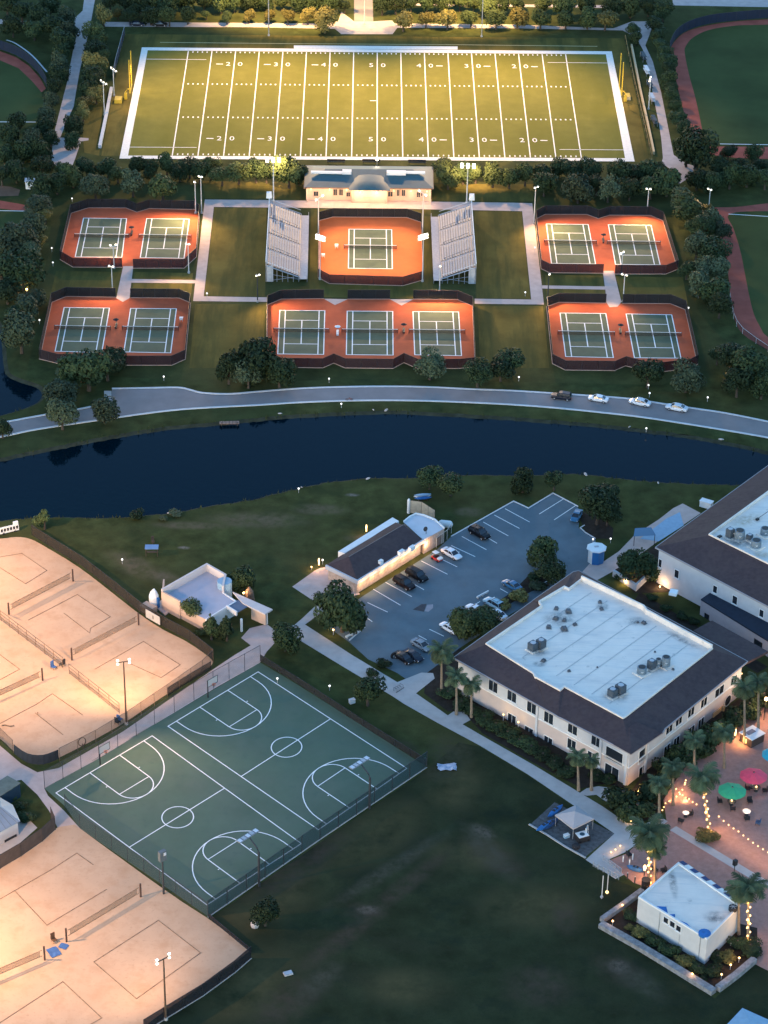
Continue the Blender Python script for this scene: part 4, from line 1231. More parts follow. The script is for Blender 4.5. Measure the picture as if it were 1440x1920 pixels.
# ---- second building on the right edge
def right_building():
    ze, zi = 8.6, 10.8
    L0 = P(1229, 1026, ze)
    e1 = P(1440, 873, ze)
    e2 = P(1440, 1137, ze)
    d1 = (e1 - L0).normalized()
    d2 = (e2 - L0).normalized()
    q = [L0, L0 + d2 * 62, L0 + d2 * 62 + d1 * 55, L0 + d1 * 55]
    Li = P(1330, 1003, zi)
    g1 = (P(1429, 931, zi) - Li).normalized()
    g2 = (P(1440, 1057, zi) - Li).normalized()
    inn = [Li, Li + g2 * 46, Li + g2 * 46 + g1 * 36, Li + g1 * 36]
    o = bounds_c([L0, e1, e2])
    root = thing('campus_building', 'large brown-roofed building cut by the right edge with ochre-stained flat roof', 'building', o)
    flat_hip(root, q, ze, inn, zi, o)
    W = inwards([Vector((p.x, p.y, 0)) for p in q], .6)
    MB().prism([p - o for p in W], 0, ze - .02).build('wall', OFFW, root)
    A, F = W[0], W[1]
    n = Vector(((F - A).y, -(F - A).x, 0)).normalized()
    for (u, v, w, h) in ((1238, 1056, 1.0, 2.0), (1269, 1076, 1.3, 2.0), (1341, 1105, 1.2, 1.8), (1378, 1125, 1.4, 2.0), (1428, 1150, 1.2, 1.8)):
        p = PW(u, v, A, n) - o
        window(root, p, n, w, h, bars=0)
    # annex with the dark lean-to roof
    a0, a1 = P(1312, 1152), P(1440, 1232)
    dd = (a1 - a0).normalized()
    nn = Vector((-dd.y, dd.x, 0))
    zt = TOP(a0, 1312, 1123)
    an = [a0, a0 + dd * 40, a0 + dd * 40 + nn * 5, a0 + nn * 5]
    MB().prism([p - o for p in an], 0, zt).build('annex_wall', M('rose_stucco', (.44, .36, .36), .9, .06, .6), root)
    am = [p - o for p in an]
    MB().add([(am[0].x, am[0].y, zt + .02), (am[1].x, am[1].y, zt + .02), (am[2].x, am[2].y, zt + 1.1), (am[3].x, am[3].y, zt + 1.1)], [(0, 1, 2, 3)]).build('annex_roof', M('navy_roof', (.018, .026, .042), .6, .15, 1.), root)
    MB().ribbon([am[0], am[1]], .2, zt - .25, zt + .05).build('annex_fascia', M('navy_roof', ()), root)
    n2 = Vector((dd.y, -dd.x, 0))
    for (u, v, w, h) in ((1325, 1160, 1.3, 2.3), (1421, 1213, 2.2, 3.0)):
        p = PW(u, v, a0, n2) - o
        window(root, p, n2, w, h, frame=DARK, name='door', bars=0)
    return root
right_building()
ZB = 10.55
aircon('dark split unit nearest the flat roof corner of the right-hand building', 1368, 1008, ZB, 1.3, 1.3, 1.9)
aircon('large faceted drum on the right-hand building\'s flat roof', 1386, 1010, ZB, 2.2, 2.2, 1.8, 'drum')
aircon('small dark unit between the drums on the right-hand building\'s roof', 1405, 1012, ZB, 1.1, 1.0, 1.0)
aircon('pale blue drum near the parapet of the right-hand building\'s roof', 1417, 1026, ZB, 2.2, 2.2, 1.5, 'drum')
aircon('blue-grey hood cut by the picture edge on the right-hand building\'s roof', 1434, 1003, ZB, 2.0, 2.0, 1.4, 'drum')
p = P(1349, 1007, ZB)
root = thing('roof_vent', 'flat dark vent beside the flat roof corner of the right-hand building', 'roof vent', p)
MB().box((0, 0, .15), (1., .6, .3), .7).build('hood', DARK, root)
p = P(1420, 975, ZB)
root = thing('antenna', 'thin aerial lying across the ochre-stained flat roof', 'antenna', p, R_(40))
MB().tube([(0, 0, .3), (3.2, 0, .9)], .06, 5).build('boom', DARK, root)
MB().box((0, 0, .2), (.7, .5, .4)).build('foot', DARK, root)

# ---- long low building by the car park
def lot_building():
    ze, zr = 3.4, 5.0
    q = [P(611, 1060, ze), P(670, 1089, ze), P(793, 1013, ze), P(737, 978, ze)]
    W0 = q
    o = bounds_c(q)
    root = thing('low_building', 'long low building with brown hip roof and stone front lit along the car park', 'building', o)
    rg = [P(654, 1044, zr), P(756, 984, zr)]
    ev = [p - o for p in q]
    # eaves order: left end = corners 0,1 ; right end = 2,3
    v = [(p.x, p.y, ze) for p in ev] + [(p.x, p.y, zr) for p in (rg[0] - o, rg[1] - o)]
    rf = MB().add(v, [(0, 1, 4), (1, 2, 5, 4), (2, 3, 5), (3, 0, 4, 5)]).build('roof', ROOFB, root)
    MB().tube([v[4], v[5]], .09, 5).build('ridge_cap', M('ridge_cap', (.16, .13, .125), .8, 0), rf)
    wl = inwards([Vector((p.x, p.y, 0)) for p in ev], .35)
    MB().prism(wl, 0, ze - .05).build('wall', STONE, root)
    fr = [ev[0], ev[1], ev[2] + (ev[2] - ev[1]).normalized() * 2.6]
    MB().ribbon([Vector((p.x, p.y, 0)) for p in (ev[0], ev[1], ev[2] + (ev[2] - ev[1]).normalized() * 2.4)], .35, ze - .75, ze + .12).build('front_gutter', M('gutter_grey', (.46, .46, .47), .6, .05, 1.), root)
    b = [p - o for p in PL([(634, 1034), (646, 1037), (748, 977), (736, 970)], ze + .4)]
    MB().prism(b, 0, ze + .4).build('rear_parapet', WHITEW, root)
    an = [p - o for p in PL([(757, 979), (768, 970), (780, 964), (795, 967), (815, 975), (833, 991), (815, 1001), (795, 1013), (785, 1005)], ze)]
    MB().prism(an, 0, ze).build('annex', [STONE], root)
    t = [Vector((p.x, p.y, ze + .02)) for p in an]
    MB().poly(t).build('annex_roof', M('annex_membrane', (.52, .52, .54), .7, .05, .5), root)
    MB().ribbon([Vector((p.x, p.y, 0)) for p in an[:6]], .25, ze - .1, ze + .3).build('annex_parapet', WHITEW, root)
    for u, v in ((714, 1053), (752, 1035), (772, 1027)):
        p = P(u, v, ze + .6) - o
        MB().box((p.x, p.y, ze + .5), (1.5 if u > 730 else .9, .7, .9), R_(50)).build('roof_sign_box', WHITEW, root)
    a, b2 = ev[1], ev[2] + (ev[2] - ev[1]).normalized() * 2.4
    d = (b2 - a).normalized()
    n = Vector((d.y, -d.x, 0))
    # light trough under the gutter: the warm wall washers the photo shows
    for i in range(7):
        p = a + (b2 - a) * ((i + .5) / 7) + n * .9
        ld = bpy.data.lights.new('wall_washer', 'POINT')
        ld.energy = 60
        ld.color = (1., .60, .30)
        ld.shadow_soft_size = .12
        lo = bpy.data.objects.new('wall_washer', ld)
        COL.objects.link(lo)
        lo.parent = root
        lo.location = (p.x, p.y, ze - 1.3)
    return root
lot_building()
p = P(799, 1001, 3.4)
root = thing('satellite_dish', 'dark round dish on a stub at the end of the brown hip roof', 'satellite dish', p, R_(220))
MB().tube([(0, 0, 0), (0, 0, 1.0)], .06, 6).build('mast', DARK, root)
dv = MB()
for k in range(4):
    pass
dv.tube([(0, .0, 1.1), (.08, 0, 1.16), (.22, 0, 1.28)], [.12, .42, .55], 14)
dv.build('dish', DARK, root)
p = P(835, 990)
root = thing('gas_tank', 'white rounded gas tank beside the low building\'s annex', 'tank', p, R_(-10))
MB().tube([(-1.6, 0, 1.), (-1.35, 0, 1.), (-1.0, 0, 1.), (1.0, 0, 1.), (1.35, 0, 1.), (1.6, 0, 1.)], [.15, .6, .8, .8, .6, .15], 12).build('shell', WHITEW, root, smooth=True)
MB().box((-.8, 0, .15), (.3, 1.2, .3)).box((.8, 0, .15), (.3, 1.2, .3)).build('saddle', CONC, root)
fence('tan board fence standing behind the low building\'s white annex', [(767, 962), (790, 965), (815, 981)], 3.2, 2.6, M('tan_boards', (.36, .32, .24), .9, .15, 1.5), DARK, pname='board_panel')
MB().tube([(0, 0, 0), (0, 0, 3.6)], .32, 8)
p = P(766, 962)
root = thing('gate_post', 'white rounded post at the end of the tan board fence', 'post', p)
MB().tube([(0, 0, 0), (0, 0, 3.3), (0, 0, 3.6)], [.32, .32, .12], 8).build('shaft', WHITEW, root)
fence('open wire gate beside the annex and the first parking bay', [(818, 1027), (838, 1012), (846, 1000)], 2.4, 2.6, LINK, POLEW, pname='mesh_panel')

# ---- flat-roofed beach house between the sand and the lawn
def beach_house():
    zr, zp = 3.0, 4.2
    q = PL([(388, 1070), (423, 1090), (418, 1112), (442, 1128), (386, 1162), (304, 1118)], zr)
    o = bounds_c(q)
    root = thing('beach_house', 'pale beach house with walled flat roof and shaded porch by the sand courts', 'building', o)
    l = [p - o for p in q]
    MB().prism(l, 0, zr).build('wall', TANW, root)
    MB().poly([(p.x, p.y, zr + .02) for p in l]).build('flat_roof', M('lavender_membrane', (.40, .39, .43), .8, .06, .5), root)
    MB().ribbon([l[5], l[0], l[1], l[2]], .4, 0, zp + .5).build('parapet', M('cream_parapet', (.54, .48, .45), .9, .05, .6), root)
    MB().ribbon([l[5], lerp(l[5], l[4], .42)], .4, 0, zp).build('front_parapet', TANW, root)
    MB().ribbon([l[4], l[3], l[2]], .3, 0, zr + .15).build('low_parapet', WHITEW, root)
    c = P(421, 1093, zp - .2) - o
    MB().tube([(c.x, c.y, 0), (c.x, c.y, zp + .3)], 1.5, 14).build('round_turret', LBLUE, root)
    # porch wing
    w = [p - o for p in PL([(437, 1111), (459, 1128), (470, 1137), (510, 1143), (496, 1153), (460, 1148), (420, 1137), (430, 1122)], 3.2)]
    wing = [p - o for p in PL([(425, 1137), (450, 1123), (466, 1136), (444, 1149)], 3.0)]
    MB().prism(wing, 2.85, 3.05).build('porch_canopy', M('slate_canopy', (.11, .14, .19), .7, .1, 1.), root)
    MB().ribbon([wing[3], wing[0]], .3, 2.3, 3.3).build('porch_beam', WHITEW, root)
    sh = [p - o for p in PL([(436, 1110), (511, 1143), (497, 1152), (470, 1139), (455, 1131)], 3.2)]
    MB().prism(sh, 3.0, 3.3).build('porch_roof', M('cream_parapet', ()), root)
    a, b = P(497, 1176) - o, P(470, 1163) - o
    MB().ribbon([P(499, 1172) - o, P(472, 1160) - o], .3, 0, 3.0).build('porch_wall', TANW, root)
    for u, v in ((453, 1184), (500, 1170), (424, 1160)):
        p = P(u, v) - o
        MB().box((p.x, p.y, 1.5), (.35, .35, 3.0), R_(45)).build('porch_post', WHITEW, root)
    # left yard: low walls and rounded gate pillar
    MB().ribbon([P(268, 1140) - o, P(288, 1150) - o], 2.2, 0, 1.2).build('yard_bench', TANW, root)
    MB().prism([p - o for p in PL([(290, 1138), (306, 1124), (326, 1142), (310, 1155)])], 0, .3).build('yard_step', PINKC, root)
    MB().ribbon([p - o for p in PL([(306, 1124), (308, 1106)])], .3, 0, 2.6).build('yard_wall', TANW, root)
    g = P(289, 1137) - o
    MB().tube([(g.x, g.y, 0), (g.x, g.y, 2.6), (g.x, g.y, 3.4), (g.x + .1, g.y, 4.2)], [1.0, 1.0, .7, .15], 10).build('gate_pillar', WHITEW, root, smooth=False)
    MB().box((g.x + .75, g.y - .55, 1.4), (.5, .9, 2.2), R_(45)).build('blue_door', BLUE, root)
    return root
beach_house()
p = P(468, 1133)
root = thing('thatched_parasol', 'closed brown cone parasol beside the lit porch of the beach house', 'parasol', p)
MB().tube([(0, 0, 0), (0, 0, 1.)], .09, 6).build('pole', BARK, root)
MB().tube([(0, 0, .7), (0, 0, 1.6), (0, 0, 3.2), (0, 0, 4.2)], [1.1, 1.0, .8, .15], 9).build('cover', M('brown_thatch', (.17, .10, .065), .95, .3, 2.), root)
p = P(287, 1167)
root = thing('banner', 'white banner panel hung on the brown mesh fence by the beach house', 'banner', p, R_(-43))
MB().box((0, 0, 1.3), (4.2, .08, 1.9)).build('sheet', CONC, root)
MB().box((.1, -.06, 1.3), (.18, .05, .8)).build('emblem', DARK, root)
for x in (-2.1, 2.1):
    inst('post', unit_post(DARK), root, (x, .08, 0), sc=(.05, .05, 2.4))

# ---- white kiosk with the blue-edged roof
def kiosk():
    h = 5.6
    q = [P(1197, 1681, h), P(1326, 1760, h), P(1388, 1697, h), P(1272, 1616, h)]
    o = bounds_c(q)
    root = thing('kiosk', 'white box kiosk with pale blue flat roof and blue mural edge beside the lawn', 'kiosk', o)
    l = [p - o for p in q]
    MB().prism(l, 0, h - .3).build('wall', M('kiosk_stucco', (.47, .48, .47), .85, .06, .7), root)
    mb = MB().poly([(p.x, p.y, h - .28) for p in l])
    mb.build('flat_roof', ROOFW, root)
    MB().ribbon(inwards([Vector((p.x, p.y, 0)) for p in l], .12), .30, h - .32, h, closed=True).build('parapet', WHITEW, root)
    A, F = q[0], q[1]
    n = Vector(((F - A).y, -(F - A).x, 0)).normalized()
    d = (F - A).normalized()
    for (u, v) in ((1249, 1725.5), (1261, 1733), (1272.5, 1741)):
        p = PW(u, v, A, n) - o
        window(root, p, n, 1.2, 1.35, bars=0)
    for (u, v) in ((1236, 1733), (1274, 1757), (1311, 1786)):
        p = PW(u, v, A, n) - o
        MB().tube([(p.x + n.x * .06, p.y + n.y * .06, 0), (p.x + n.x * .06, p.y + n.y * .06, h - .5 if u != 1274 else 3.)], .07 if u != 1274 else .03, 6).build('downpipe', M('pipe_grey', (.28, .30, .30), .6, 0), root)
    # blue painted swoop along the front parapet
    mural = MB()
    for (u0, u1, wd) in ((.22, .42, 1.3), (.42, .52, .9), (.52, .80, .5)):
        a = lerp(l[0], l[1], u0) - n * .35
        b = lerp(l[0], l[1], u1) - n * .35
        m = (a + b) / 2 - n * wd
        mural.add([(a.x, a.y, h - .26), (b.x, b.y, h - .26), (lerp(b, m, .6).x, lerp(b, m, .6).y, h - .26), (m.x, m.y, h - .26), (lerp(a, m, .6).x, lerp(a, m, .6).y, h - .26)], [(0, 1, 2, 3, 4)])
    mural.build('blue_mural', M('mural_blue', (.015, .13, .36), .6, .3, 1.2), root)
    c = lerp(l[1], (l[0] + l[2]) / 2, .14)
    MB().tube([(c.x, c.y, h - .3), (c.x, c.y, h + .12)], 1.05, 14).build('blue_drum', M('mural_blue', ()), root)
    # awning scallops at the back edge
    bd = (l[2] - l[3])
    nb = Vector((-bd.y, bd.x, 0)).normalized()
    N = 11
    for i in range(N):
        a = l[3] + bd * ((i + .04) / N)
        b = l[3] + bd * ((i + .96) / N)
        MB().add([(a.x, a.y, h + .05), (b.x, b.y, h + .05), ((b + nb * 1.1).x, (b + nb * 1.1).y, h - .25), ((a + nb * 1.1).x, (a + nb * 1.1).y, h - .25)], [(0, 1, 2, 3)]).build('awning_panel', WHITEW if i % 2 else M('awning_navy', (.015, .05, .14), .8, .1, 1.), root)
    return root
kiosk()
p = P(1374, 1706, 5.4)
root = thing('roof_fan', 'dark round fan at the palm corner of the kiosk roof', 'fan', p)
MB().tube([(0, 0, 0), (0, 0, .7)], .75, 12).build('drum', DARK, root)
for k in range(6):
    MB().box((.32 * math.cos(k * 1.047), .32 * math.sin(k * 1.047), .73), (.6, .07, .05), k * 1.047).build('guard_bar', STEEL, root)

# ---- small metal-roofed shed at the left edge
def shed():
    ze = 3.2
    q = [P(-60, 1592, ze), P(38, 1540, ze), P(24, 1509, ze), P(0, 1495, ze), P(-60, 1510, ze)]
    o = bounds_c(q)
    root = thing('shed', 'cream shed with ribbed grey metal roof at the left edge', 'shed', o)
    l = [p - o for p in q]
    MB().prism(inwards([l[0], l[1], l[2], l[4]], .4), 0, ze - .1).build('wall', OFFW, root)
    r0 = P(-60, 1528, 5.0) - o
    r1 = P(2, 1512, 4.6) - o
    rf = MB().add([(p.x, p.y, ze) for p in l] + [(r0.x, r0.y, 5.0), (r1.x, r1.y, 4.6)], [(0, 1, 6, 5), (1, 2, 6), (2, 3, 6), (3, 4, 5, 6)]).build('roof', ROOFG, root)
    for k in range(9):
        t = (k + .5) / 9
        a = lerp(l[0], l[1], t)
        b = lerp(r0, r1, t)
        MB().tube([(a.x, a.y, ze + .03), (b.x, b.y, lerp(5.0, 4.6, t) + .03)], .05, 4).build('seam', M('seam_grey', (.15, .17, .19), .5, 0), rf)
    d = (l[1] - l[0]).normalized()
    n = Vector((d.y, -d.x, 0))
    p = PW(20, 1577, q[1] - n * .4, n) - o
    window(root, p, n, 2.6, 1.8, frame=DARK, name='serving_hatch', bars=0)
    return root
shed()
sheet('path', [(-40, 1570), (20, 1545), (52, 1534), (70, 1552), (38, 1580), (0, 1602), (-40, 1625)], .03, CONC)
p = P(8, 1500)
root = thing('container', 'dark blue storage box with olive top at the left edge', 'container', p, R_(52))
MB().box((0, 0, 1.5), (5.2, 3.2, 3.0)).build('body', M('navy_box', (.012, .035, .06), .6, .2, 1.), root)
MB().box((0, 0, 3.06), (5.4, 3.4, .12)).build('lid', M('olive_lid', (.13, .14, .11), .8, .2, 1.), root)
MB().box((2.63, 0, 1.4), (.06, 2.2, 2.2)).build('door', M('navy_box', ()), root)

# ================================================================ TREES
def crown_mesh(name, mat, seed, n, lobes, leaf, flat=.85, cone=0.):
    "leaf-sized faces scattered over and through several unequal lobes; unit radius 1, centre at 0"
    r = random.Random(seed)
    L = []
    for i in range(lobes):
        a = r.uniform(0, 6.283)
        e = r.uniform(-.75, .95)
        d = r.uniform(.35, .62) if i else 0.
        rr = r.uniform(.34, .56) if i else .62
        x, y, z = d * math.cos(a) * math.cos(e), d * math.sin(a) * math.cos(e), d * math.sin(e)
        if cone:
            k = max(.15, 1 - cone * (z + .6))
            x, y, rr = x * k, y * k, rr * k
            z *= 1.5
        L.append((Vector((x, y, z * flat)), rr * (1 if i == 0 else r.uniform(.7, 1.12))))
    vs, fs = [], []
    tot = sum(q[1] ** 2 for q in L)
    for c, rr in L:
        for k in range(int(n * rr * rr / tot)):
            d = Vector((r.gauss(0, 1), r.gauss(0, 1), r.gauss(.25, 1))).normalized()
            rad = rr * (r.uniform(.55, 1.0) ** .5) * r.uniform(.9, 1.12)
            p = c + Vector((d.x, d.y, d.z * flat)) * rad
            nn = (d + Vector((r.gauss(0, .5), r.gauss(0, .5), r.gauss(.25, .5)))).normalized()
            t = nn.cross(Vector((r.gauss(0, 1), r.gauss(0, 1), r.gauss(0, 1)))).normalized()
            b = nn.cross(t)
            s = leaf * r.uniform(.6, 1.35)
            o = len(vs)
            vs += [p - t * s, p + b * s * .6, p + t * s, p - b * s * .6]
            fs.append((o, o + 1, o + 2, o + 3))
    me = bpy.data.meshes.new(name)
    me.from_pydata([tuple(v) for v in vs], [], fs)
    me.materials.append(mat)
    me.update()
    return me
CROWN = {}
for mi, mt in enumerate(LEAF):
    CROWN[mi] = [crown_mesh('crown', mt, 40 + mi * 7 + k, 2300, (6, 10, 13, 8, 16)[k], (.07, .078, .085, .09, .07)[k], (.85, .95, .8, 1.1, .75)[k]) for k in range(5)]
CONE = [crown_mesh('crown', LEAF[k], 90 + k, 1800, 12, .08, 1.0, .75) for k in range(2)]
BUSH = [crown_mesh('foliage', LEAF[k], 140 + k, 1000, 8, .11, .7) for k in range(4)]
def trunk_mesh(k):
    r = random.Random(300 + k)
    mb = MB()
    mb.tube([(0, 0, 0), (r.uniform(-.05, .05), r.uniform(-.05, .05), .5), (r.uniform(-.1, .1), r.uniform(-.1, .1), 1.)], [.12, .085, .06], 7)
    for i in range(5):
        a = i * 1.257 + r.uniform(-.3, .3)
        mb.tube([(0, 0, .62), (.22 * math.cos(a), .22 * math.sin(a), .95), (.5 * math.cos(a), .5 * math.sin(a), 1.35 + r.uniform(-.1, .2))], [.05, .035, .015], 4)
    return mb.mesh('trunk', BARK)
TRUNK = [trunk_mesh(k) for k in range(3)]
def tree(u, v, wpx, label, kind=0, group=None, cone=False, name='tree', cat='tree', tall=1.):
    "u,v centre of the crown, wpx its width in the survey"
    r0 = wpx / 2 / PXM(v) * 1.25
    zc = r0 * .80 * tall + .55
    p = P(u, v, zc)
    root = thing(name, label, cat, (p.x, p.y, 0), 0, group)
    k = rnd.randrange(3)
    inst('trunk', TRUNK[k], root, (0, 0, 0), (0, 0, rnd.uniform(0, 6.28)), (r0 * .6 + .5, r0 * .6 + .5, zc * .8))
    me = CONE[rnd.randrange(2)] if cone else CROWN[kind][rnd.randrange(5)]
    inst('crown', me, root, (0, 0, zc), (0, 0, rnd.uniform(0, 6.28)), (r0 * rnd.uniform(.86, 1.14), r0 * rnd.uniform(.86, 1.14), r0 * rnd.uniform(.84, 1.2) * tall))
    return root
def row(lst, phrase, group, kinds=(0,), key=None, adj=None):
    "label each by its order along a named row"
    lst = sorted(lst, key=key or (lambda q: q[0]))
    n = len(lst)
    for i, q in enumerate(lst):
        k = q[3] if len(q) > 3 else kinds[rnd.randrange(len(kinds))]
        a = {0: 'dark green', 1: 'mid green', 2: 'lamplit olive', 3: 'grey-green'}[k]
        s = 'small' if q[2] < 30 else 'large' if q[2] >= 48 else 'rounded'
        tree(q[0] + rnd.uniform(-2, 2), q[1], q[2] * rnd.uniform(.85, 1.12), '%s %s tree, %s %s' % (s, a, ORD[i], phrase), k, group, tall=rnd.uniform(.9, 1.2))
# single row behind the far touchline
far = [(192, 27, 36), (222, 24, 20), (242, 26, 28), (281, 28, 40), (319, 28, 34), (352, 26, 34), (385, 26, 22), (424, 31, 26), (466, 29, 26), (503, 28, 24, 2), (539, 28, 30, 2), (577, 27, 28, 2), (611, 37, 46, 2), (756, 38, 46, 2), (799, 34, 30, 2), (841, 35, 32, 2), (883, 33, 30, 1), (931, 34, 34), (973, 32, 34), (1014, 33, 36), (1060, 34, 36), (1101, 35, 38), (1136, 34, 40)]
row(far, 'in the row behind the far sideline', 'row of trees behind the far sideline', (0, 1, 1, 2))
back = [(207, 2, 36), (232, 0, 40), (262, 3, 38), (292, 2, 36), (322, 4, 36), (352, 2, 36), (382, 3, 34), (412, 3, 34), (440, 2, 34), (470, 4, 34), (500, 2, 30), (528, 3, 32), (558, 5, 32), (588, 3, 32), (618, 4, 34), (645, 10, 30), (718, 8, 32), (742, 8, 34), (772, 6, 34), (802, 4, 34), (832, 5, 34), (862, 3, 34), (890, 6, 30), (917, 10, 32), (942, 8, 30), (972, 9, 32), (1012, 7, 30), (1061, 12, 38), (1100, 9, 36), (1150, 14, 34), (1182, 12, 38), (1216, 12, 34), (1244, 20, 36)]
row(back, 'in the hindmost row at the top edge', 'hindmost row of trees', (0, 0, 0, 1))
lw = [(40, 20, 50), (72, 28, 46), (92, 8, 42), (12, 8, 50), (125, 32, 38), (25, 48, 40), (98, 46, 44), (62, 54, 40), (128, 56, 32), (122, 76, 36), (106, 70, 40), (118, 98, 34), (110, 118, 34), (108, 140, 34), (101, 163, 34), (96, 188, 32), (90, 212, 32), (84, 238, 36), (60, 256, 38), (34, 226, 34), (18, 254, 44), (10, 290, 42), (74, 282, 38), (44, 282, 44), (80, 310, 46), (30, 322, 44), (122, 318, 36), (96, 258, 28), (4, 325, 40)]
row(lw, 'down the wood left of the left path', 'wood left of the path', (0, 0, 0, 3), key=lambda q: q[1])
rw_ = [(176, 60, 36), (186, 74, 34), (178, 92, 42), (188, 104, 30), (172, 118, 44), (186, 126, 34), (170, 143, 44), (184, 152, 34), (165, 168, 38), (178, 176, 32), (160, 190, 38), (155, 208, 30), (136, 234, 36), (134, 262, 28)]
row(rw_, 'down the strip right of the left path', 'strip of trees right of the path', (0, 1, 0, 2), key=lambda q: q[1])
midrow = [(105, 342, 40), (137, 330, 40), (160, 312, 38), (178, 347, 44, 3), (200, 312, 40), (222, 325, 36), (250, 341, 48, 3), (262, 308, 34), (285, 318, 36), (305, 349, 52, 1), (312, 306, 34), (336, 320, 36), (355, 310, 42), (376, 322, 36), (395, 312, 36), (415, 326, 46), (448, 322, 46), (478, 318, 40), (500, 322, 36), (540, 318, 52), (562, 326, 40)]
row(midrow, 'in the belt left of the clubhouse', 'belt of trees left of the clubhouse', (0, 0, 1))
midrow2 = [(824, 312, 42), (842, 330, 50, 1), (868, 322, 36), (892, 322, 40), (925, 328, 40, 1), (955, 332, 40, 1), (985, 325, 38), (1016, 322, 36), (1022, 344, 42), (1048, 312, 36), (1086, 352, 56, 3), (1072, 320, 42), (1104, 318, 42), (1118, 345, 40), (1142, 354, 52, 3), (1160, 318, 46), (1186, 325, 42), (1180, 352, 46), (1215, 320, 46), (1222, 348, 46), (1252, 340, 46), (1238, 325, 40)]
row(midrow2, 'in the belt right of the clubhouse', 'belt of trees right of the clubhouse', (0, 0, 1))
hedge = [(1187, 54, 24), (1192, 70, 28), (1228, 44, 32), (1234, 64, 34), (1240, 84, 36), (1246, 100, 32), (1249, 115, 32), (1252, 131, 32), (1256, 149, 28), (1260, 164, 28), (1262, 181, 30), (1267, 199, 32), (1273, 221, 36), (1281, 239, 38)]
row(hedge, 'down the row beside the warning track', 'clipped row beside the warning track', (0,), key=lambda q: q[1])
clump = [(1308, 272, 80), (1290, 282, 50), (1365, 284, 36), (1415, 284, 42), (1346, 312, 38), (1385, 310, 42), (1425, 310, 38), (1308, 334, 38), (1332, 340, 36), (1400, 328, 42), (1436, 334, 36), (1368, 330, 40)]
row(clump, 'in the clump at the right path\'s foot', 'dark clump right of the path', (0,))
east = [(1276, 372, 44), (1292, 392, 56, 1), (1318, 425, 50), (1338, 410, 44), (1302, 424, 40), (1354, 432, 36), (1340, 466, 58), (1306, 460, 44), (1320, 500, 54), (1350, 506, 44), (1344, 546, 56), (1308, 532, 46), (1290, 505, 36), (1350, 570, 44), (1325, 395, 36, 2)]
row(east, 'down the grove right of the courts', 'grove right of the courts', (0, 0, 3), key=lambda q: q[1])
se = [(1370, 668, 62), (1410, 690, 72), (1386, 712, 54), (1430, 722, 50), (1436, 690, 46), (1346, 665, 34)]
row(se, 'in the group below the red track', 'dark group below the red track', (0,))
front = [(808, 681, 56), (895, 694, 64), (938, 690, 40), (957, 675, 60), (485, 674, 78), (428, 689, 56), (525, 694, 60), (466, 700, 50), (165, 690, 80), (200, 684, 62), (128, 690, 44), (212, 670, 46), (1214, 697, 64), (1286, 706, 56)]
row(front, 'between the courts and lake road', 'trees along the front of the courts', (0, 0, 3))
west = [(75, 382, 44), (62, 418, 50), (84, 402, 36, 2), (36, 450, 62), (60, 470, 44), (40, 502, 78), (70, 450, 40, 2), (14, 546, 52), (50, 576, 46), (24, 590, 40), (40, 622, 62), (76, 352, 40), (64, 560, 36), (0, 500, 50)]
row(west, 'down the grove left of the courts', 'grove left of the courts', (0, 0, 3), key=lambda q: q[1])
tree(115, 735, 60, 'grey-green tree on the bank right of the small pond', 3, 'trees by the lake road')
tree(116, 776, 58, 'broad tree overhanging the lake road below the pond', 3, 'trees by the lake road')
tree(195, 768, 50, 'rounded tree at the pale stub path on the lake road', 3, 'trees by the lake road')
tree(4, 802, 36, 'tree cut by the left edge beside the lake road', 0, 'trees by the lake road')
tree(83, 970, 42, 'small conical tree on the near lake shore, left', 1, None, True)
tree(806, 893, 46, 'dark tree, left of the pair on the near shore', 0, 'pair of trees on the near shore')
tree(846, 904, 50, 'lighter tree, right of the pair on the near shore', 1, 'pair of trees on the near shore')
tree(981, 900, 44, 'round dark tree on the shore above the notched kerb', 0, 'trees above the car park')
tree(1040, 897, 42, 'pointed dark tree on the shore above the far bay', 0, 'trees above the car park')
tree(1122, 945, 78, 'large dark tree over the far corner of the car park', 0)
tree(1140, 962, 46, 'low dark crown behind the large car park corner tree', 0)
tree(1148, 922, 30, 'thin dark tree at the rear of the corner tree', 0)
tree(1020, 1034, 54, 'upright tree on the island in the middle of the car park', 0)
tree(1030, 1068, 60, 'broad dark tree at the island\'s foot, beside the brown roof', 0)
tree(642, 1142, 90, 'big dark tree at the end of the long low building', 0)
tree(612, 1128, 44, 'small crown leaning over the pale slab by the low building', 0)
tree(668, 1165, 46, 'low crown at the car park end of the big tree', 0)
tree(360, 1136, 48, 'neat round tree in front of the beach house wall', 1)
tree(455, 1083, 50, 'dark tree behind the beach house turret', 0)
tree(436, 1092, 36, 'small dark tree touching the beach house turret', 0)
tree(535, 1193, 56, 'spreading dark tree over the walk junction', 0)
tree(690, 1294, 60, 'bushy dark tree between the walk and the basketball slab', 0)
tree(497, 1712, 50, 'lone dark tree on the lawn below the basketball slab', 0)
tree(902, 1158, 54, 'dark tree between the parked white cars and the roof', 0)
tree(874, 1172, 50, 'green crown over the tail of the lone white car', 1)
tree(918, 1172, 50, 'dark crown touching the brown eave by the car park', 0)
tree(1186, 1058, 60, 'dark tree inside the lit planter between the roofs', 0)
tree(1216, 1060, 46, 'dark tree in the planter against the second building', 0)
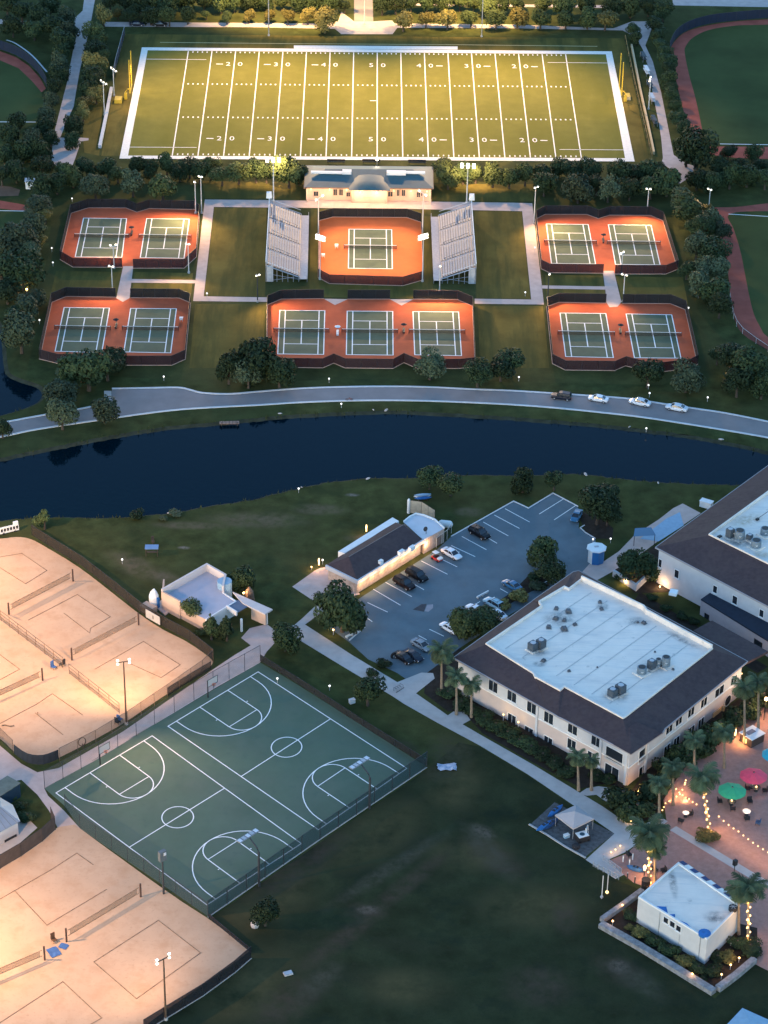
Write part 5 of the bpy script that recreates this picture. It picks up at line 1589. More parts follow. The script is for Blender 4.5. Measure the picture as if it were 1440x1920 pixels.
def bush(u, v, wpx, label, kind=0, group=None, h=.75):
    r0 = wpx / 2 / PXM(v)
    p = P(u, v, r0 * h * .5)
    root = thing('bush', label, 'bush', (p.x, p.y, 0), 0, group)
    inst('foliage', BUSH[kind], root, (0, 0, r0 * h * .55), (0, 0, rnd.uniform(0, 6.28)), (r0, r0, r0 * h))
    MB().tube([(0, 0, 0), (0, 0, r0 * h)], .08 * r0 + .03, 5).build('stem', BARK, root)
    return root
bush(256, 964, 36, 'low scrubby bush at the near water line', 0)
tree(396, 1172, 46, 'left of the two feathery trees beside the beach house porch', 1, None, True, tall=1.2)
tree(425, 1174, 44, 'right of the two feathery trees beside the beach house porch', 1, None, True, tall=1.25)
bush(378, 1185, 30, 'small bush at the foot of the feathery pair', 1)
bush(700, 1262, 30, 'small hedge bush along the kerb end of the car park', 0)
bush(722, 1244, 34, 'scrub beside the dark tyre at the car park end', 0)
bush(1010, 1098, 42, 'grey-green rounded shrub by the kerb island', 3)
bush(976, 1118, 50, 'olive shrub beside the white car near the roof', 2)
bush(1002, 1080, 36, 'dark shrub at the end of the island kerb', 0)
bush(940, 1135, 40, 'olive-green shrub along the eave by the car park', 2)
NEAR = [(840, 1300, 50), (866, 1318, 50), (888, 1332, 48), (908, 1346, 52), (930, 1360, 52), (952, 1375, 52), (974, 1390, 52), (996, 1402, 52), (1018, 1416, 50), (1040, 1430, 50), (1064, 1446, 48), (1120, 1456, 44), (1142, 1462, 40)]
for i, (u, v, s) in enumerate(NEAR):
    bush(u, v, s, 'dark shrub, %s from the front corner along the beige wall' % ORD[len(NEAR) - 1 - i] if 0 else 'dark shrub, %s along the long walk side of the cream building' % ORD[i], 0, 'shrubs along the cream building', .45)
for i, (u, v, s) in enumerate(((1168, 1498, 56), (1195, 1520, 50), (1180, 1525, 44), (1222, 1490, 46), (1248, 1440, 44), (1272, 1412, 46), (1300, 1395, 46), (1326, 1382, 44), (1350, 1366, 44), (1378, 1350, 46), (1405, 1330, 46), (1432, 1312, 44), (1240, 1468, 42), (1290, 1425, 40), (1320, 1408, 36))):
    bush(u, v, s * 1.35, 'dark garden shrub, %s along the patio side of the cream building' % ORD[i], (0, 0, 1)[i % 3], 'garden shrubs on the patio side', 1.0)
bush(1328, 1566, 56, 'clipped round bush at the foot of the light-wrapped patio palm', 2, None, .5)
bush(1408, 1776, 60, 'dark rounded bush under the palm by the kiosk', 0, None, .5)
for i, (u, v, s) in enumerate(((1182, 1716, 40), (1204, 1748, 44), (1230, 1764, 46), (1257, 1781, 46), (1285, 1800, 46), (1310, 1816, 42), (1338, 1818, 44), (1360, 1795, 46), (1383, 1768, 46), (1345, 1795, 40), (1180, 1740, 24), (1320, 1835, 24))):
    bush(u, v, s, 'low hedge bush, %s round the foot of the white kiosk' % ORD[i], (0, 2, 0)[i % 3], 'hedge round the kiosk', .6)
for i, (u, v, s) in enumerate(((1222, 1120, 26), (1250, 1140, 26), (1278, 1155, 28), (1300, 1165, 26), (1330, 1180, 20))):
    bush(u, v, s, 'dark shrub, %s along the foot of the second building' % ORD[i], 0, 'shrubs by the second building')
bush(38, 1510, 36, 'upper of the spiky bushes beside the metal-roofed shed', 1)
bush(52, 1532, 40, 'lower of the spiky bushes beside the metal-roofed shed', 0)
bush(20, 1495, 26, 'small bush between the dark box and the shed', 1)
bush(305, 972, 22, 'reedy tuft at the water line, right', 3)
bush(330, 962, 34, 'pale reed patch along the near water line', 3, None, .4)
bush(1165, 1082, 30, 'small shrub at the lit corner of the planter', 0)

# ---- palms
def frond_mesh(seed, droop):
    r = random.Random(seed)
    pts = []
    n = 9
    for i in range(n + 1):
        t = i / n
        a = .75 - droop * t
        if i == 0:
            pts.append(Vector((0, 0, 0)))
        else:
            pts.append(pts[-1] + Vector((math.cos(a), 0, math.sin(a))) / n)
    mb = MB().tube(pts, [.022 * (1 - i / (n + 2)) for i in range(n + 1)], 4)
    for i in range(2, n * 2 + 1):
        t = i / (n * 2)
        k = min(int(t * n), n - 1)
        p = lerp(pts[k], pts[k + 1], t * n - k)
        d = (pts[k + 1] - pts[k]).normalized()
        ln = .30 * math.sin(math.pi * (.12 + .82 * t)) + .05
        for s in (-1, 1):
            e = p + d * ln * .55 + Vector((0, s * ln * .85, -ln * r.uniform(.25, .6)))
            w_ = d * .035
            mb.add([p - w_, p + w_, e + w_ * .3, e - w_ * .3], [(0, 1, 2, 3)])
    return mb.mesh('frond', PALML)
FROND = [frond_mesh(1, 1.7), frond_mesh(2, 2.3), frond_mesh(3, 2.8), frond_mesh(4, 1.2)]
def palm(u, vb, vt, wpx, label, lights=0, ut=None, group='palms', n=22):
    b = P(u, vb)
    hgt = TOP(b, ut if ut else u, vt)
    ln = wpx / 2 / PXM(vb) * .92
    tp = PW(ut if ut else u, vt, b, Vector((0, 1, 0))) - b
    root = thing('palm_tree', label, 'palm tree', b, 0, group)
    MB().tube([(0, 0, 0), (tp.x * .3, 0, hgt * .3), (tp.x * .7, 0, hgt * .7), (tp.x, 0, hgt)], [.34, .24, .2, .22], 8).build('trunk', PBARK, root)
    MB().ball((tp.x, 0, hgt + .05), .5, 8, 5).build('crown_shaft', PALML, root)
    r = random.Random(int(u * 7 + vb))
    for i in range(n):
        k = r.randrange(3) if i > 5 else 3
        inst('frond', FROND[k], root, (tp.x, 0, hgt + .1), (0, r.uniform(-.25, .35) if i > 5 else -.4, i * 2.4 + r.uniform(-.2, .2)), (ln * r.uniform(.85, 1.1),) * 3)
    if lights:
        g = bulb_mesh()
        for i in range(lights):
            z = .3 + i * (hgt * .82) / lights
            a = i * 2.1
            o = inst('bulb', g, root, (tp.x * z / hgt + .30 * math.cos(a), .30 * math.sin(a) - .05, z), sc=(1.25, 1.25, 1.25))
        for z in (.8, hgt * .4, hgt * .75):
            lampl(root, (tp.x * z / hgt, -.7, z), 330, (1., .52, .18), .3)
    return root
def bulb_mesh():
    if 'bulb' not in UNIT:
        UNIT['bulb'] = MB().ball((0, 0, 0), .155, 6, 4).mesh('bulb', GLOWT)
    return UNIT['bulb']
LK = .183
def lampl(root, loc, e, col, soft=.1, kind='POINT', name='lamp_light'):
    ld = bpy.data.lights.new(name, kind)
    ld.energy = e * LK
    ld.color = col
    ld.shadow_soft_size = soft
    lo = bpy.data.objects.new(name, ld)
    COL.objects.link(lo)
    lo.parent = root
    lo.location = loc
    return lo
palm(1217, 1657, 1562, 100, 'palm with light-wrapped trunk beside the stone steps and kiosk', 18)
palm(1403, 1765, 1664, 92, 'palm with light-wrapped trunk behind the kiosk roof', 16)
palm(1330, 1560, 1458, 88, 'palm with light-wrapped trunk standing in the round patio bush', 18, 1316)
palm(1228, 1657, 1590, 60, 'shorter unlit palm close behind the lit one near the kiosk', 0, group='palms')
palm(1385, 1752, 1672, 64, 'thick-trunked palm rising against the kiosk\'s right wall', 0)
palm(1085, 1482, 1420, 54, 'palm near the loggia door, left of the two on the walk', 0, 1083)
palm(1109, 1482, 1428, 44, 'palm near the loggia door, right of the two on the walk', 0)
palm(856, 1340, 1270, 60, 'palm with pale trunk at the car park corner of the building', 0)
palm(828, 1300, 1222, 72, 'bushy palm leaning over the car park entrance', 0)
palm(884, 1345, 1285, 56, 'palm between the walk and the shaded cream wall', 0)
palm(1262, 1510, 1440, 60, 'palm beside the spiral of fairy lights', 0)
palm(1302, 1455, 1388, 56, 'palm before the beige patio wall, middle', 0)
palm(1358, 1440, 1375, 60, 'drooping grey palm beside the bar cube', 0)
palm(1396, 1395, 1290, 62, 'tall palm with bare trunk under the festoon bulbs', 0)
palm(1422, 1380, 1280, 62, 'tall palm at the right edge above the bar cube', 0)
palm(1236, 1545, 1470, 60, 'dim palm between the loggia and the fairy lights', 0)

# ================================================================ LAMPS
def mast(label, u, vb, vt, heads, aim=None, W=0, col=(1., .72, .40), deg=100, pole=POLEW, blend=.7, ut=None, group='floodlight masts', lit=True, r=.16, arm=1.6, box=False, hmax=None, glow=None, soft=.6, big=1.):
    b = P(u, vb)
    h = hmax if hmax else TOP(b, ut if ut else u, vt)
    root = thing('floodlight_mast', label, 'floodlight', b, 0, group)
    MB().tube([(0, 0, 0), (0, 0, h)], [r, r * .6], 7).build('pole', pole, root)
    MB().tube([(0, 0, 0), (0, 0, .5)], [.35, .3], 8).build('base', CONC, root)
    yaw = 0
    if aim is not None:
        d = aim - b
        yaw = math.atan2(d.y, d.x) - math.pi / 2
    arm_o = MB().box((0, 0, 0), (arm * 2, .14, .14)).build('crossarm', pole, root)
    arm_o.location = (0, 0, h)
    arm_o.rotation_euler = (0, 0, yaw)
    n = heads
    key = ('head', lit, glow.name if glow else '')
    if key not in UNIT:
        mb = MB().box((0, 0, 0), (.62, .30, .50), 0, 0)
        UNIT[key] = mb.mesh('lamp_head', STEEL if lit else DARK)
        UNIT[key + ('l',)] = MB().box((0, .03, -.02), (.54, .44, .44)).mesh('lamp_lens', glow or (GLOWW if lit else UNLIT))
    co, si = math.cos(yaw), math.sin(yaw)
    per = max(1, (n + 1) // 2) if n > 3 else n
    for i in range(n):
        rw, cl = divmod(i, per)
        x = (cl - (per - 1) / 2) * (2 * arm / max(1, per - 1) if per > 1 else 0)
        z = h + .3 - rw * .75
        y = .2
        hd = inst('lamp_head', UNIT[key], root, (x * co - y * si, x * si + y * co, z), (R_(-32), 0, yaw), (big, big, big))
        inst('lens', UNIT[key + ('l',)], hd)
    if W and aim is not None:
        lo = lampl(root, (-.8 * si, .8 * co, h + .2), W, col, soft, 'SPOT', 'flood_beam')
        lo.data.spot_size = R_(deg)
        lo.data.spot_blend = blend
        dv = (aim - (b + Vector((-.8 * si, .8 * co, h + .2)))).normalized()
        lo.rotation_euler = dv.to_track_quat('-Z', 'Y').to_euler()
    return root
WARM = (1., .62, .29)
FW = 330000
mid = FQ(.5, .5)
mast('left tall mast behind the far sideline, head above the picture', 504, 67, 0, 6, FQ(.27, .6), 178000 / .183, WARM, 90, STEEL, 1., hmax=60, group='football floodlight masts')
mast('right tall mast behind the far sideline, head above the picture', 903, 69, 0, 6, FQ(.73, .6), 178000 / .183, WARM, 90, STEEL, 1., hmax=60, group='football floodlight masts')
mast('left mast of glowing floods in front of the clubhouse tree belt', 513, 378, 300, 6, FQ(.27, .35), FW * .28, WARM, 120, POLEW, .9, r=.2, big=1.35, group='football floodlight masts')
mast('right mast of glowing floods in front of the clubhouse tree belt', 875, 380, 311, 6, FQ(.73, .35), FW * .28, WARM, 120, POLEW, .9, r=.2, big=1.35, group='football floodlight masts')
for _m in [o for o in bpy.data.objects if o.name.startswith('floodlight_mast')]:
    if _m.get('label', '').endswith('head above the picture'):
        _l = lampl(_m, (0, 1.0, 34), 80000 / .183, (1., .62, .22), 1., 'SPOT', 'back_spill')
        _l.data.spot_size = R_(135)
        _l.data.spot_blend = .8
        _l.rotation_euler = Vector((8 if _m['label'].startswith('left') else -8, 42, -30)).to_track_quat('-Z', 'Y').to_euler()
mast('street lamp at the road head behind the far sideline', 683, 46, 20, 2, P(683, 40), 5000, (1., .68, .30), 170, POLEW, .5, group='football floodlight masts', hmax=9, arm=.6)
mast('upper of the two white-headed masts at the left end zone', 196, 216, 156, 3, FQ(.06, .5), FW * .025, WARM, 100, POLEW, .8, big=.7, group='football floodlight masts')
mast('upper white-headed mast behind the left goal post wall', 214, 180, 132, 3, FQ(.1, .3), FW * .04, WARM, 100, POLEW, .8, big=.7, group='football floodlight masts')
mast('dim mast behind the right goal post', 1216, 205, 150, 3, FQ(.94, .5), FW * .025, WARM, 100, POLEW, .8, big=.7, group='football floodlight masts')
# tennis
TW = (1., .62, .30)
def TCc(i, t=.5):
    return quad(PL(TC[i]))(.5, t)
mast('bright floodlight on the left side of the orange stadium court', 600, 524, 446, 8, TCc(4), 20000, TW, 125, POLEW, .9, ut=602, arm=1.0, big=1.3, group='stadium court floodlights')
mast('bright floodlight on the right side of the orange stadium court', 792, 528, 444, 8, TCc(4), 20000, TW, 125, POLEW, .9, ut=788, arm=1.0, big=1.3, group='stadium court floodlights')
mast('slim white mast at the far left corner of the stadium court', 597, 440, 372, 2, TCc(4), 14000, TW, 125, POLEW, .9, group='stadium court floodlights')
mast('slim white mast at the far right corner of the stadium court', 792, 442, 363, 2, TCc(4), 14000, TW, 125, POLEW, .9, group='stadium court floodlights')
mast('left of the two lamps between the upper left courts and the walk', 367, 400, 342, 1, TCc(1), 26600, TW, 130, POLEW, .9, big=.75, group='tennis court lamps', arm=.4)
mast('right of the two lamps between the upper left courts and the walk', 378, 400, 332, 2, TCc(1, .7), 26600, TW, 130, POLEW, .9, big=.75, group='tennis court lamps', arm=.4)
mast('two-headed lamp between the near fence and centre of the upper left courts', 214, 503, 462, 2, TCc(0), 11000, TW, 140, POLEW, .9, big=.75, group='tennis court lamps', arm=.7)
mast('lamp beside the pale path above the lower left courts', 211, 545, 500, 2, TCc(2), 11000, TW, 140, POLEW, .9, big=.75, group='tennis court lamps', arm=.5)
mast('lamp at the near right corner of the upper left courts', 354, 512, 492, 2, TCc(3), 16000, TW, 140, POLEW, .9, big=.75, group='tennis court lamps', arm=.4, hmax=8)
mast('tall lamp at the walk corner left of the upper right courts', 1001, 420, 352, 2, TCc(8), 38000, TW, 130, POLEW, .9, big=.75, group='tennis court lamps', arm=.5)
mast('tall two-headed lamp behind the upper right courts', 1213, 402, 355, 2, TCc(9), 30000, TW, 130, POLEW, .9, ut=1218, big=.75, group='tennis court lamps', arm=.5)
mast('tall lamp at the corner of the red track, right', 1328, 400, 356, 2, TCc(9), 11400, TW, 120, POLEW, .9, big=.75, group='tennis court lamps', arm=.5)
mast('lamp inside the near fence of the upper right courts', 1165, 512, 476, 2, TCc(8, .8), 7000, TW, 140, POLEW, .9, big=.75, group='tennis court lamps', arm=.6)
mast('two-headed lamp beside the pale path above the lower right courts', 1168, 566, 516, 2, TCc(10), 9000, TW, 140, POLEW, .9, ut=1171, big=.75, group='tennis court lamps', arm=.6)
mast('thin lamp by the left walk above the lower left courts', 483, 566, 517, 2, TCc(5), 17000, TW, 140, POLED, .9, big=.75, group='tennis court lamps', arm=.4)
mast('thin lamp by the right walk above the lower right courts', 1027, 560, 515, 1, TCc(10), 13300, TW, 140, POLED, .9, big=.75, group='tennis court lamps', arm=.3)
mast('white mast at the near left corner of the right grandstand', 824, 547, 520, 1, TCc(7, .4), 40000, TW, 140, POLEW, .9, big=.75, group='tennis court lamps', arm=.3, hmax=7)
# sand courts and basketball
SW = (1., .60, .32)
litm = mast('lit floodlight mast between the upper sand courts and the pink walk', 237, 1358, 1241, 4, P(190, 1190), 40000, SW, 128, POLEB, .9, ut=232, r=.2, arm=1.1, big=.75, group='sand court masts')
_l = lampl(litm, (.9, -.5, 14.), 4500 / .183, SW, .5, 'SPOT', 'flood_beam')
_l.data.spot_size = R_(125)
_l.data.spot_blend = 1.
_l.rotation_euler = (P(330, 1560) - (P(237, 1358) + Vector((.9, -.5, 14.)))).to_track_quat('-Z', 'Y').to_euler()
mast('floodlight mast on the near edge of the lower sand courts', 311, 1912, 1798, 4, P(130, 1750), 13500, SW, 140, POLEB, .9, ut=303, r=.2, arm=1.2, big=.75, group='sand court masts')
mast('floodlight mast beyond the left edge of the sand courts', -150, 1330, 1210, 4, P(60, 1230), 78000, SW, 150, POLEB, .9, r=.2, arm=1.1, hmax=24, group='sand court masts')
mast('floodlight mast at the left edge of the lower sand courts', -150, 1800, 1690, 4, P(120, 1740), 90000, SW, 150, POLEB, .9, r=.2, arm=1.1, hmax=24, group='sand court masts')
mast('floodlight mast beyond the left edge by the topmost sand court', -140, 1090, 980, 4, P(80, 1090), 68000, SW, 150, POLEB, .9, r=.2, arm=1.1, hmax=24, group='sand court masts')
def bmast(label, u, vb, ut, vt, ang, n=5, up_=0.):
    b = P(u, vb)
    h = TOP(b, ut, vt)
    d = Vector((math.cos(ang), math.sin(ang), 0))
    root = thing('floodlight_mast', label, 'floodlight', b, ang, 'dark basketball masts')
    MB().tube([(0, 0, 0), (0, 0, h * .78), (.4, 0, h * .86), (2.2, 0, h)], [.24, .2, .15, .11], 7).build('pole', POLED, root)
    MB().box((2.3, 0, h), (.14, 4.4, .14)).build('crossarm', STEEL, root)
    for i in range(n):
        y = (i - (n - 1) / 2) * .95
        mb = MB().box((2.6, y, h + .1), (1.0, .86, .16))
        hd = mb.build('lamp_head', M('pale_housing', (.22, .24, .26), .5, 0), root)
        MB().box((2.6, y, h + .19), (.8, .7, .03)).build('lens', (UNLIT, STEEL, UNLIT, STEEL, UNLIT)[i], hd)
bmast('dark bent mast with pale lamp rack at the far basketball court\'s near end', 693, 1516, 680, 1442, R_(138))
bmast('dark bent mast with pale lamp rack at the near basketball court\'s end', 486, 1662, 470, 1580, R_(138))
b = P(307, 1676)
root = thing('floodlight_mast', 'dark mast with upright lamp box on the sand side of basketball', 'floodlight', b, R_(40), 'dark basketball masts')
hh = TOP(b, 302, 1612)
MB().tube([(0, 0, 0), (0, 0, hh)], [.2, .13], 7).build('pole', POLED, root)
MB().box((0, 0, hh + .9), (1.3, .7, 2.0)).build('lamp_box', M('grey_lamp_box', (.10, .12, .13), .6, .1, 1.), root)
MB().box((.3, -.36, hh + 1.3), (.5, .06, .6)).build('lens', UNLIT, root)

# hoops at the walk end of the slab
def hoop(label, u, vb, ang):
    b = P(u, vb)
    root = thing('basketball_hoop', label, 'basketball hoop', b, ang, 'basketball hoops')
    MB().tube([(0, 0, 0), (0, 0, 3.9), (.5, 0, 4.3), (1.3, 0, 4.3)], [.13, .12, .1, .08], 7).build('pole', DARK, root)
    MB().box((1.36, 0, 4.5), (.06, 2.6, 1.6)).build('backboard', M('clear_board', (.55, .54, .52), .3, 0, alpha=.55), root)
    MB().ribbon([(0, 0), (0, 1)], .01, 0)
    fr = MB()
    for z in (3.72, 5.28):
        fr.box((1.40, 0, z), (.06, 2.64, .08))
    for y in (-1.3, 1.3):
        fr.box((1.40, y, 4.5), (.06, .08, 1.6))
    fr.build('board_frame', DARK, root)
    MB().ribbon([(1.75 + .33 * math.cos(i * .52), .33 * math.sin(i * .52), 0) for i in range(12)], .05, 3.95, 4.0, closed=True).build('rim', M('rim_orange', (.6, .12, .03), .5, 0), root)
    MB().tube([(1.75, 0, 3.5), (1.75, 0, 3.95)], [.22, .33], 10, cap=False).build('net', NETM, root)
hoop('basketball hoop at the pink walk end of the near court', 188, 1434, R_(-42))
hoop('basketball hoop at the pink walk end of the far court', 390, 1308, R_(-42))

# small path lamps: white globes on stubs
def plamp(u, v, label, h=None, cluster=1, glow=None, W=0, col=(1., .82, .6), group='small path lamps', pole=POLEW):
    hh_ = h or 1.1
    p = P(u, v, hh_)
    root = thing('path_lamp', label, 'lamp', (p.x, p.y, 0), 0, group)
    MB().tube([(0, 0, 0), (0, 0, hh_ - .1)], .05, 5).build('post', pole, root)
    MB().ball((0, 0, hh_), .21 * cluster, 8, 5).build('globe', glow or GLOWD, root)
    if W:
        lampl(root, (0, -.2, hh_ + .5), W, col, .2)
for u, v, lab in ((307, 706, 'upper of the white box lamps on the verge left of the lake road'), (97, 465, 'upper white lamp beside the left grove'), (99, 492, 'second white lamp beside the left grove'), (74, 550, 'white lamp above the pond corner of the left grove'), (74, 600, 'white lamp at the left fence of the lower left courts'),
                  (973, 707, 'white lamp on the verge right of the row of three courts'), (1216, 722, 'upper white lamp behind the third parked car'), (1218, 737, 'lower white lamp behind the third parked car'), (1327, 745, 'white lamp on the verge right of the four road cars'), (1286, 507, 'white lamp at the corner of the upper right courts'), (1350, 585, 'amber-white lamp under the right grove'),
                  (1291, 577, 'white lamp at the far right corner of the lower right courts'), (520, 1272, 'white ball lamp on the far baseline of basketball'), (618, 1286, 'white lamp by the dark mesh behind basketball'), (1112, 1011, 'white globe above the blue round kiosk'), (1145, 1010, 'white globe on the lawn right of the round kiosk'), (135, 372, 'white lamp behind the upper left tennis fence'),
                  (388, 550, 'white lamp inside the left lawn rectangle'), (985, 548, 'white lamp inside the right lawn rectangle'), (398, 1071, 'white lamp on the beach house parapet side'), (617, 710, 'white lamp on the verge below the row of three courts'), (605, 1050, 'small white lamp on the lawn by the low building'), (229, 1049, 'white ball lamp on the lawn above the sand fence'),
                  (1003, 464, 'white lamp in the corner of the upper right courts'), (1212, 803, 'lamp reflected at the far water line'), (560, 916, 'pale lamp on the near shore, middle'), (640, 757, 'pale lamp on the far grass bank')):
    plamp(u, v, lab)
plamp(944, 1340, 'amber uplight in the shrubs, left of the two by the walk', 1.9, .9, GLOWA, 45, (1., .66, .2))
plamp(972, 1354, 'amber uplight in the shrubs, right of the two by the walk', 1.9, .9, GLOWA, 35, (1., .66, .2))
plamp(50, 543, 'amber lamp glowing in the left grove', 2.5, 1.6, GLOWA, 300, (1., .5, .2))
plamp(1310, 549, 'amber lamp glowing in the right grove', 1.5, 1., GLOWA, 300, (1., .6, .3))
plamp(1362, 700, 'small amber lamp under the dark group below the red track', 1., .9, GLOWA, 60, (1., .5, .2))
plamp(707, 298, 'bright round lamp on the near sideline behind the clubhouse', 3.0, 2.4, GLOWW, 900)
for u, v, lab in ((598, 1054, 'tall amber lamp at the slab end of the low building'), (687, 991, 'amber lamp on the lawn behind the low building')):
    p = P(u, v, 1.2)
    root = thing('bollard_lamp', lab, 'lamp', (p.x, p.y, 0), 0, 'amber bollard lamps')
    MB().tube([(0, 0, 0), (0, 0, .5)], .12, 6).build('post', DARK, root)
    MB().tube([(0, 0, .5), (0, 0, 2.1)], .15, 8).build('glow_tube', GLOWA, root)
    lampl(root, (0, -.4, 1.5), 260, (1., .55, .22), .2)
plamp(584, 1063, 'small amber ball lamp beside the slab', .7, .8, GLOWA, 120, (1., .55, .25))
plamp(625, 1181, 'amber lamp under the big tree by the walk', 1.2, 1., GLOWA, 160, (1., .6, .25))
plamp(676, 1152, 'amber lamp under the big tree by the car park', 1.6, 1.1, GLOWA, 160, (1., .6, .25))
plamp(457, 1112, 'warm wall lamp on the beach house porch', 3.0, 1.2, GLOWA, 300, (1., .6, .3))
plamp(1191, 1056, 'amber uplight inside the planter between the roofs', .8, 1.3, GLOWA, 320, (1., .55, .2))
for i, (u, v) in enumerate(((1165, 1086), (1196, 1098), (1172, 1096))):
    plamp(u, v - 3, 'amber wall light, %s along the planter wall' % ORD[i], .4, .5, GLOWA, 220, (1., .55, .2), group='planter wall lights')
p = P(1236, 1098)
plamp(1237, 1100, 'amber uplight at the corner of the second building', .5, .8, GLOWA, 420, (1., .6, .3))
for i, (u, v) in enumerate(((1167, 1697), (1149, 1727), (1298, 1826), (1353, 1827), (1370, 1809), (1386, 1796))):
    plamp(u, v, 'amber wall-top lamp, %s round the kiosk\'s low walls from the left' % ORD[i], 1.05, .9, GLOWA, 90, (1., .5, .18), group='wall-top lamps')
for i, (u, v) in enumerate(((1168, 1532), (1176, 1537), (1183, 1539), (1190, 1533), (1181, 1533))):
    plamp(u, v, 'warm ground light, %s in the cluster at the walk\'s bend' % ORD[i], .35, .8, GLOWA, 25, (1., .6, .25), group='ground light cluster')
for i, (u, v) in enumerate(((1146, 1598), (1154, 1593), (1163, 1586))):
    plamp(u, v, 'amber edge light, %s along the walk beside the patio' % ORD[i], .3, .7, GLOWA, 30, (1., .6, .25), group='walk edge lights')
for i, (u, v) in enumerate(((1370, 1769), (1418, 1775), (1177, 1754), (1195, 1765))):
    plamp(u, v, 'small white spot lamp, %s in the kiosk planting' % ORD[i], .5, .6, GLOWD, group='kiosk spot lamps')
plamp(1196, 1484, 'amber uplight at the foot of the loggia corner', .5, .8, GLOWA, 420, (1., .55, .22))
plamp(1350, 1366, 'warm lamp beside the lit arched doorway', 2.2, .9, GLOWA, 750, (1., .58, .25))
p = P(1209, 1628, 1.6)
root = thing('torch_lamp', 'amber torch lamp beside the lit palm trunk', 'lamp', (p.x, p.y, 0))
MB().tube([(0, 0, 0), (0, 0, 1.2)], .08, 6).build('post', DARK, root)
MB().tube([(0, 0, 1.2), (0, 0, 2.0), (0, 0, 2.3)], [.2, .32, .12], 8).build('flame_glass', GLOWA, root)
lampl(root, (0, -.5, 2.), 380, (1., .55, .22), .2)

# festoons
def festoon(label, pts, n, z, sag=.5, group='festoon lights', W=60):
    P3 = [P(u, v, zz) for (u, v), zz in zip(pts, z)]
    root = thing('string_lights', label, 'string lights', (P3[0].x, P3[0].y, 0), 0, group)
    o = Vector((P3[0].x, P3[0].y, 0))
    tot = []
    for i in range(len(P3) - 1):
        k = max(2, round(n * (P3[i + 1] - P3[i]).length / sum((P3[j + 1] - P3[j]).length for j in range(len(P3) - 1))))
        for j in range(k):
            t = j / k
            q = lerp(P3[i], P3[i + 1], t) - o
            q.z -= sag * 4 * t * (1 - t)
            tot.append(q)
    tot.append(P3[-1] - o)
    MB().tube(tot, .02, 4).build('cable', DARK, root)
    g = bulb_mesh()
    for i, q in enumerate(tot):
        inst('bulb', g, root, (q.x, q.y, q.z - .12))
        if i % 3 == 1:
            lampl(root, (q.x, q.y, q.z - .5), W, (1., .60, .28), .15)
    return root
festoon('festoon of bulbs crossing the open patio to the right edge', [(1348, 1530), (1385, 1558), (1440, 1597), (1500, 1640)], 16, [2.6, 2.8, 3.0, 3.0], .2, W=190)
festoon('festoon of bulbs from the cream building\'s right corner', [(1391, 1262), (1415, 1272), (1450, 1296), (1490, 1310)], 11, [6.5, 6.2, 6., 6.], .3, W=300)
festoon('thick spiral of fairy lights climbing the shrub by the loggia', [(1246, 1438), (1248, 1458), (1256, 1470), (1268, 1478), (1280, 1490), (1292, 1497), (1306, 1507)], 14, [3.2, 2.4, 2., 1.8, 1.2, .8, .4], .1, W=150)
festoon('fairy lights running down beside the shrub towards the patio palm', [(1242, 1518), (1248, 1505), (1262, 1495), (1275, 1488), (1284, 1470), (1286, 1462)], 8, [.4, .6, .8, 1., 1.6, 2.2], .1, W=90)
# light posts that carry nothing else: two slim pale posts on the lawn by the steps
for lab, u, v0, v1 in (('taller of the two slim pale posts on the lawn by the steps', 1128, 1685, 1642), ('shorter of the two slim pale posts on the lawn by the steps', 1138, 1676, 1640)):
    b = P(u, v0)
    root = thing('light_post', lab, 'post', b, 0, 'slim posts by the steps')
    MB().tube([(0, 0, 0), (0, 0, TOP(b, u, v1))], .09, 6).build('shaft', POLEW, root)
    MB().ball((0, 0, .4), .3, 8, 5).build('foot_globe', GLOWA if u == 1138 else STEEL, root)
# courtyard glow behind the brown roofs' corner
# ================================================================ GOAL POSTS
def goal(label, u, v, sgn):
    b = P(u, v)
    root = thing('goal_post', label, 'goal post', b, fang, 'football goal posts')
    MB().tube([(0, 0, 0), (0, 0, 2.4), (sgn * .5, 0, 3.1), (sgn * 1.6, 0, 3.3)], [.2, .2, .18, .16], 8).build('gooseneck', YELLOW, root)
    MB().tube([(sgn * 1.6, -3.6, 3.3), (sgn * 1.6, 3.6, 3.3)], .14, 8).build('crossbar', YELLOW, root)
    for y in (-3.6, 3.6):
        MB().tube([(sgn * 1.6, y, 3.3), (sgn * 1.6, y, 13.5)], [.17, .14], 8).build('upright', YELLOW, root)
    MB().box((0, 0, 1.0), (.8, .8, 1.9)).build('pad', YELLOW, root)
    return root
goal('yellow goal post at the left end of the football field', 236, 186, 1)
goal('yellow goal post at the right end of the football field', 1172, 190, -1)
for lab, u, v, wd in (('yellow padded mat behind the left goal line', 222, 190, 2.2), ('cream padded mat behind the right goal line', 1177, 184, 1.4)):
    p = P(u, v)
    root = thing('landing_mat', lab, 'mat', p, fang)
    MB().box((0, 0, .5), (wd, 3.4, 1.0), 0, 0, .92).build('pad', YELLOW if 'yellow' in lab else M('cream_pad', (.55, .45, .25), .8, .1, 1.), root)
    MB().box((0, 0, 1.03), (wd * .85, 3.0, .06)).build('cover', YELLOW, root)
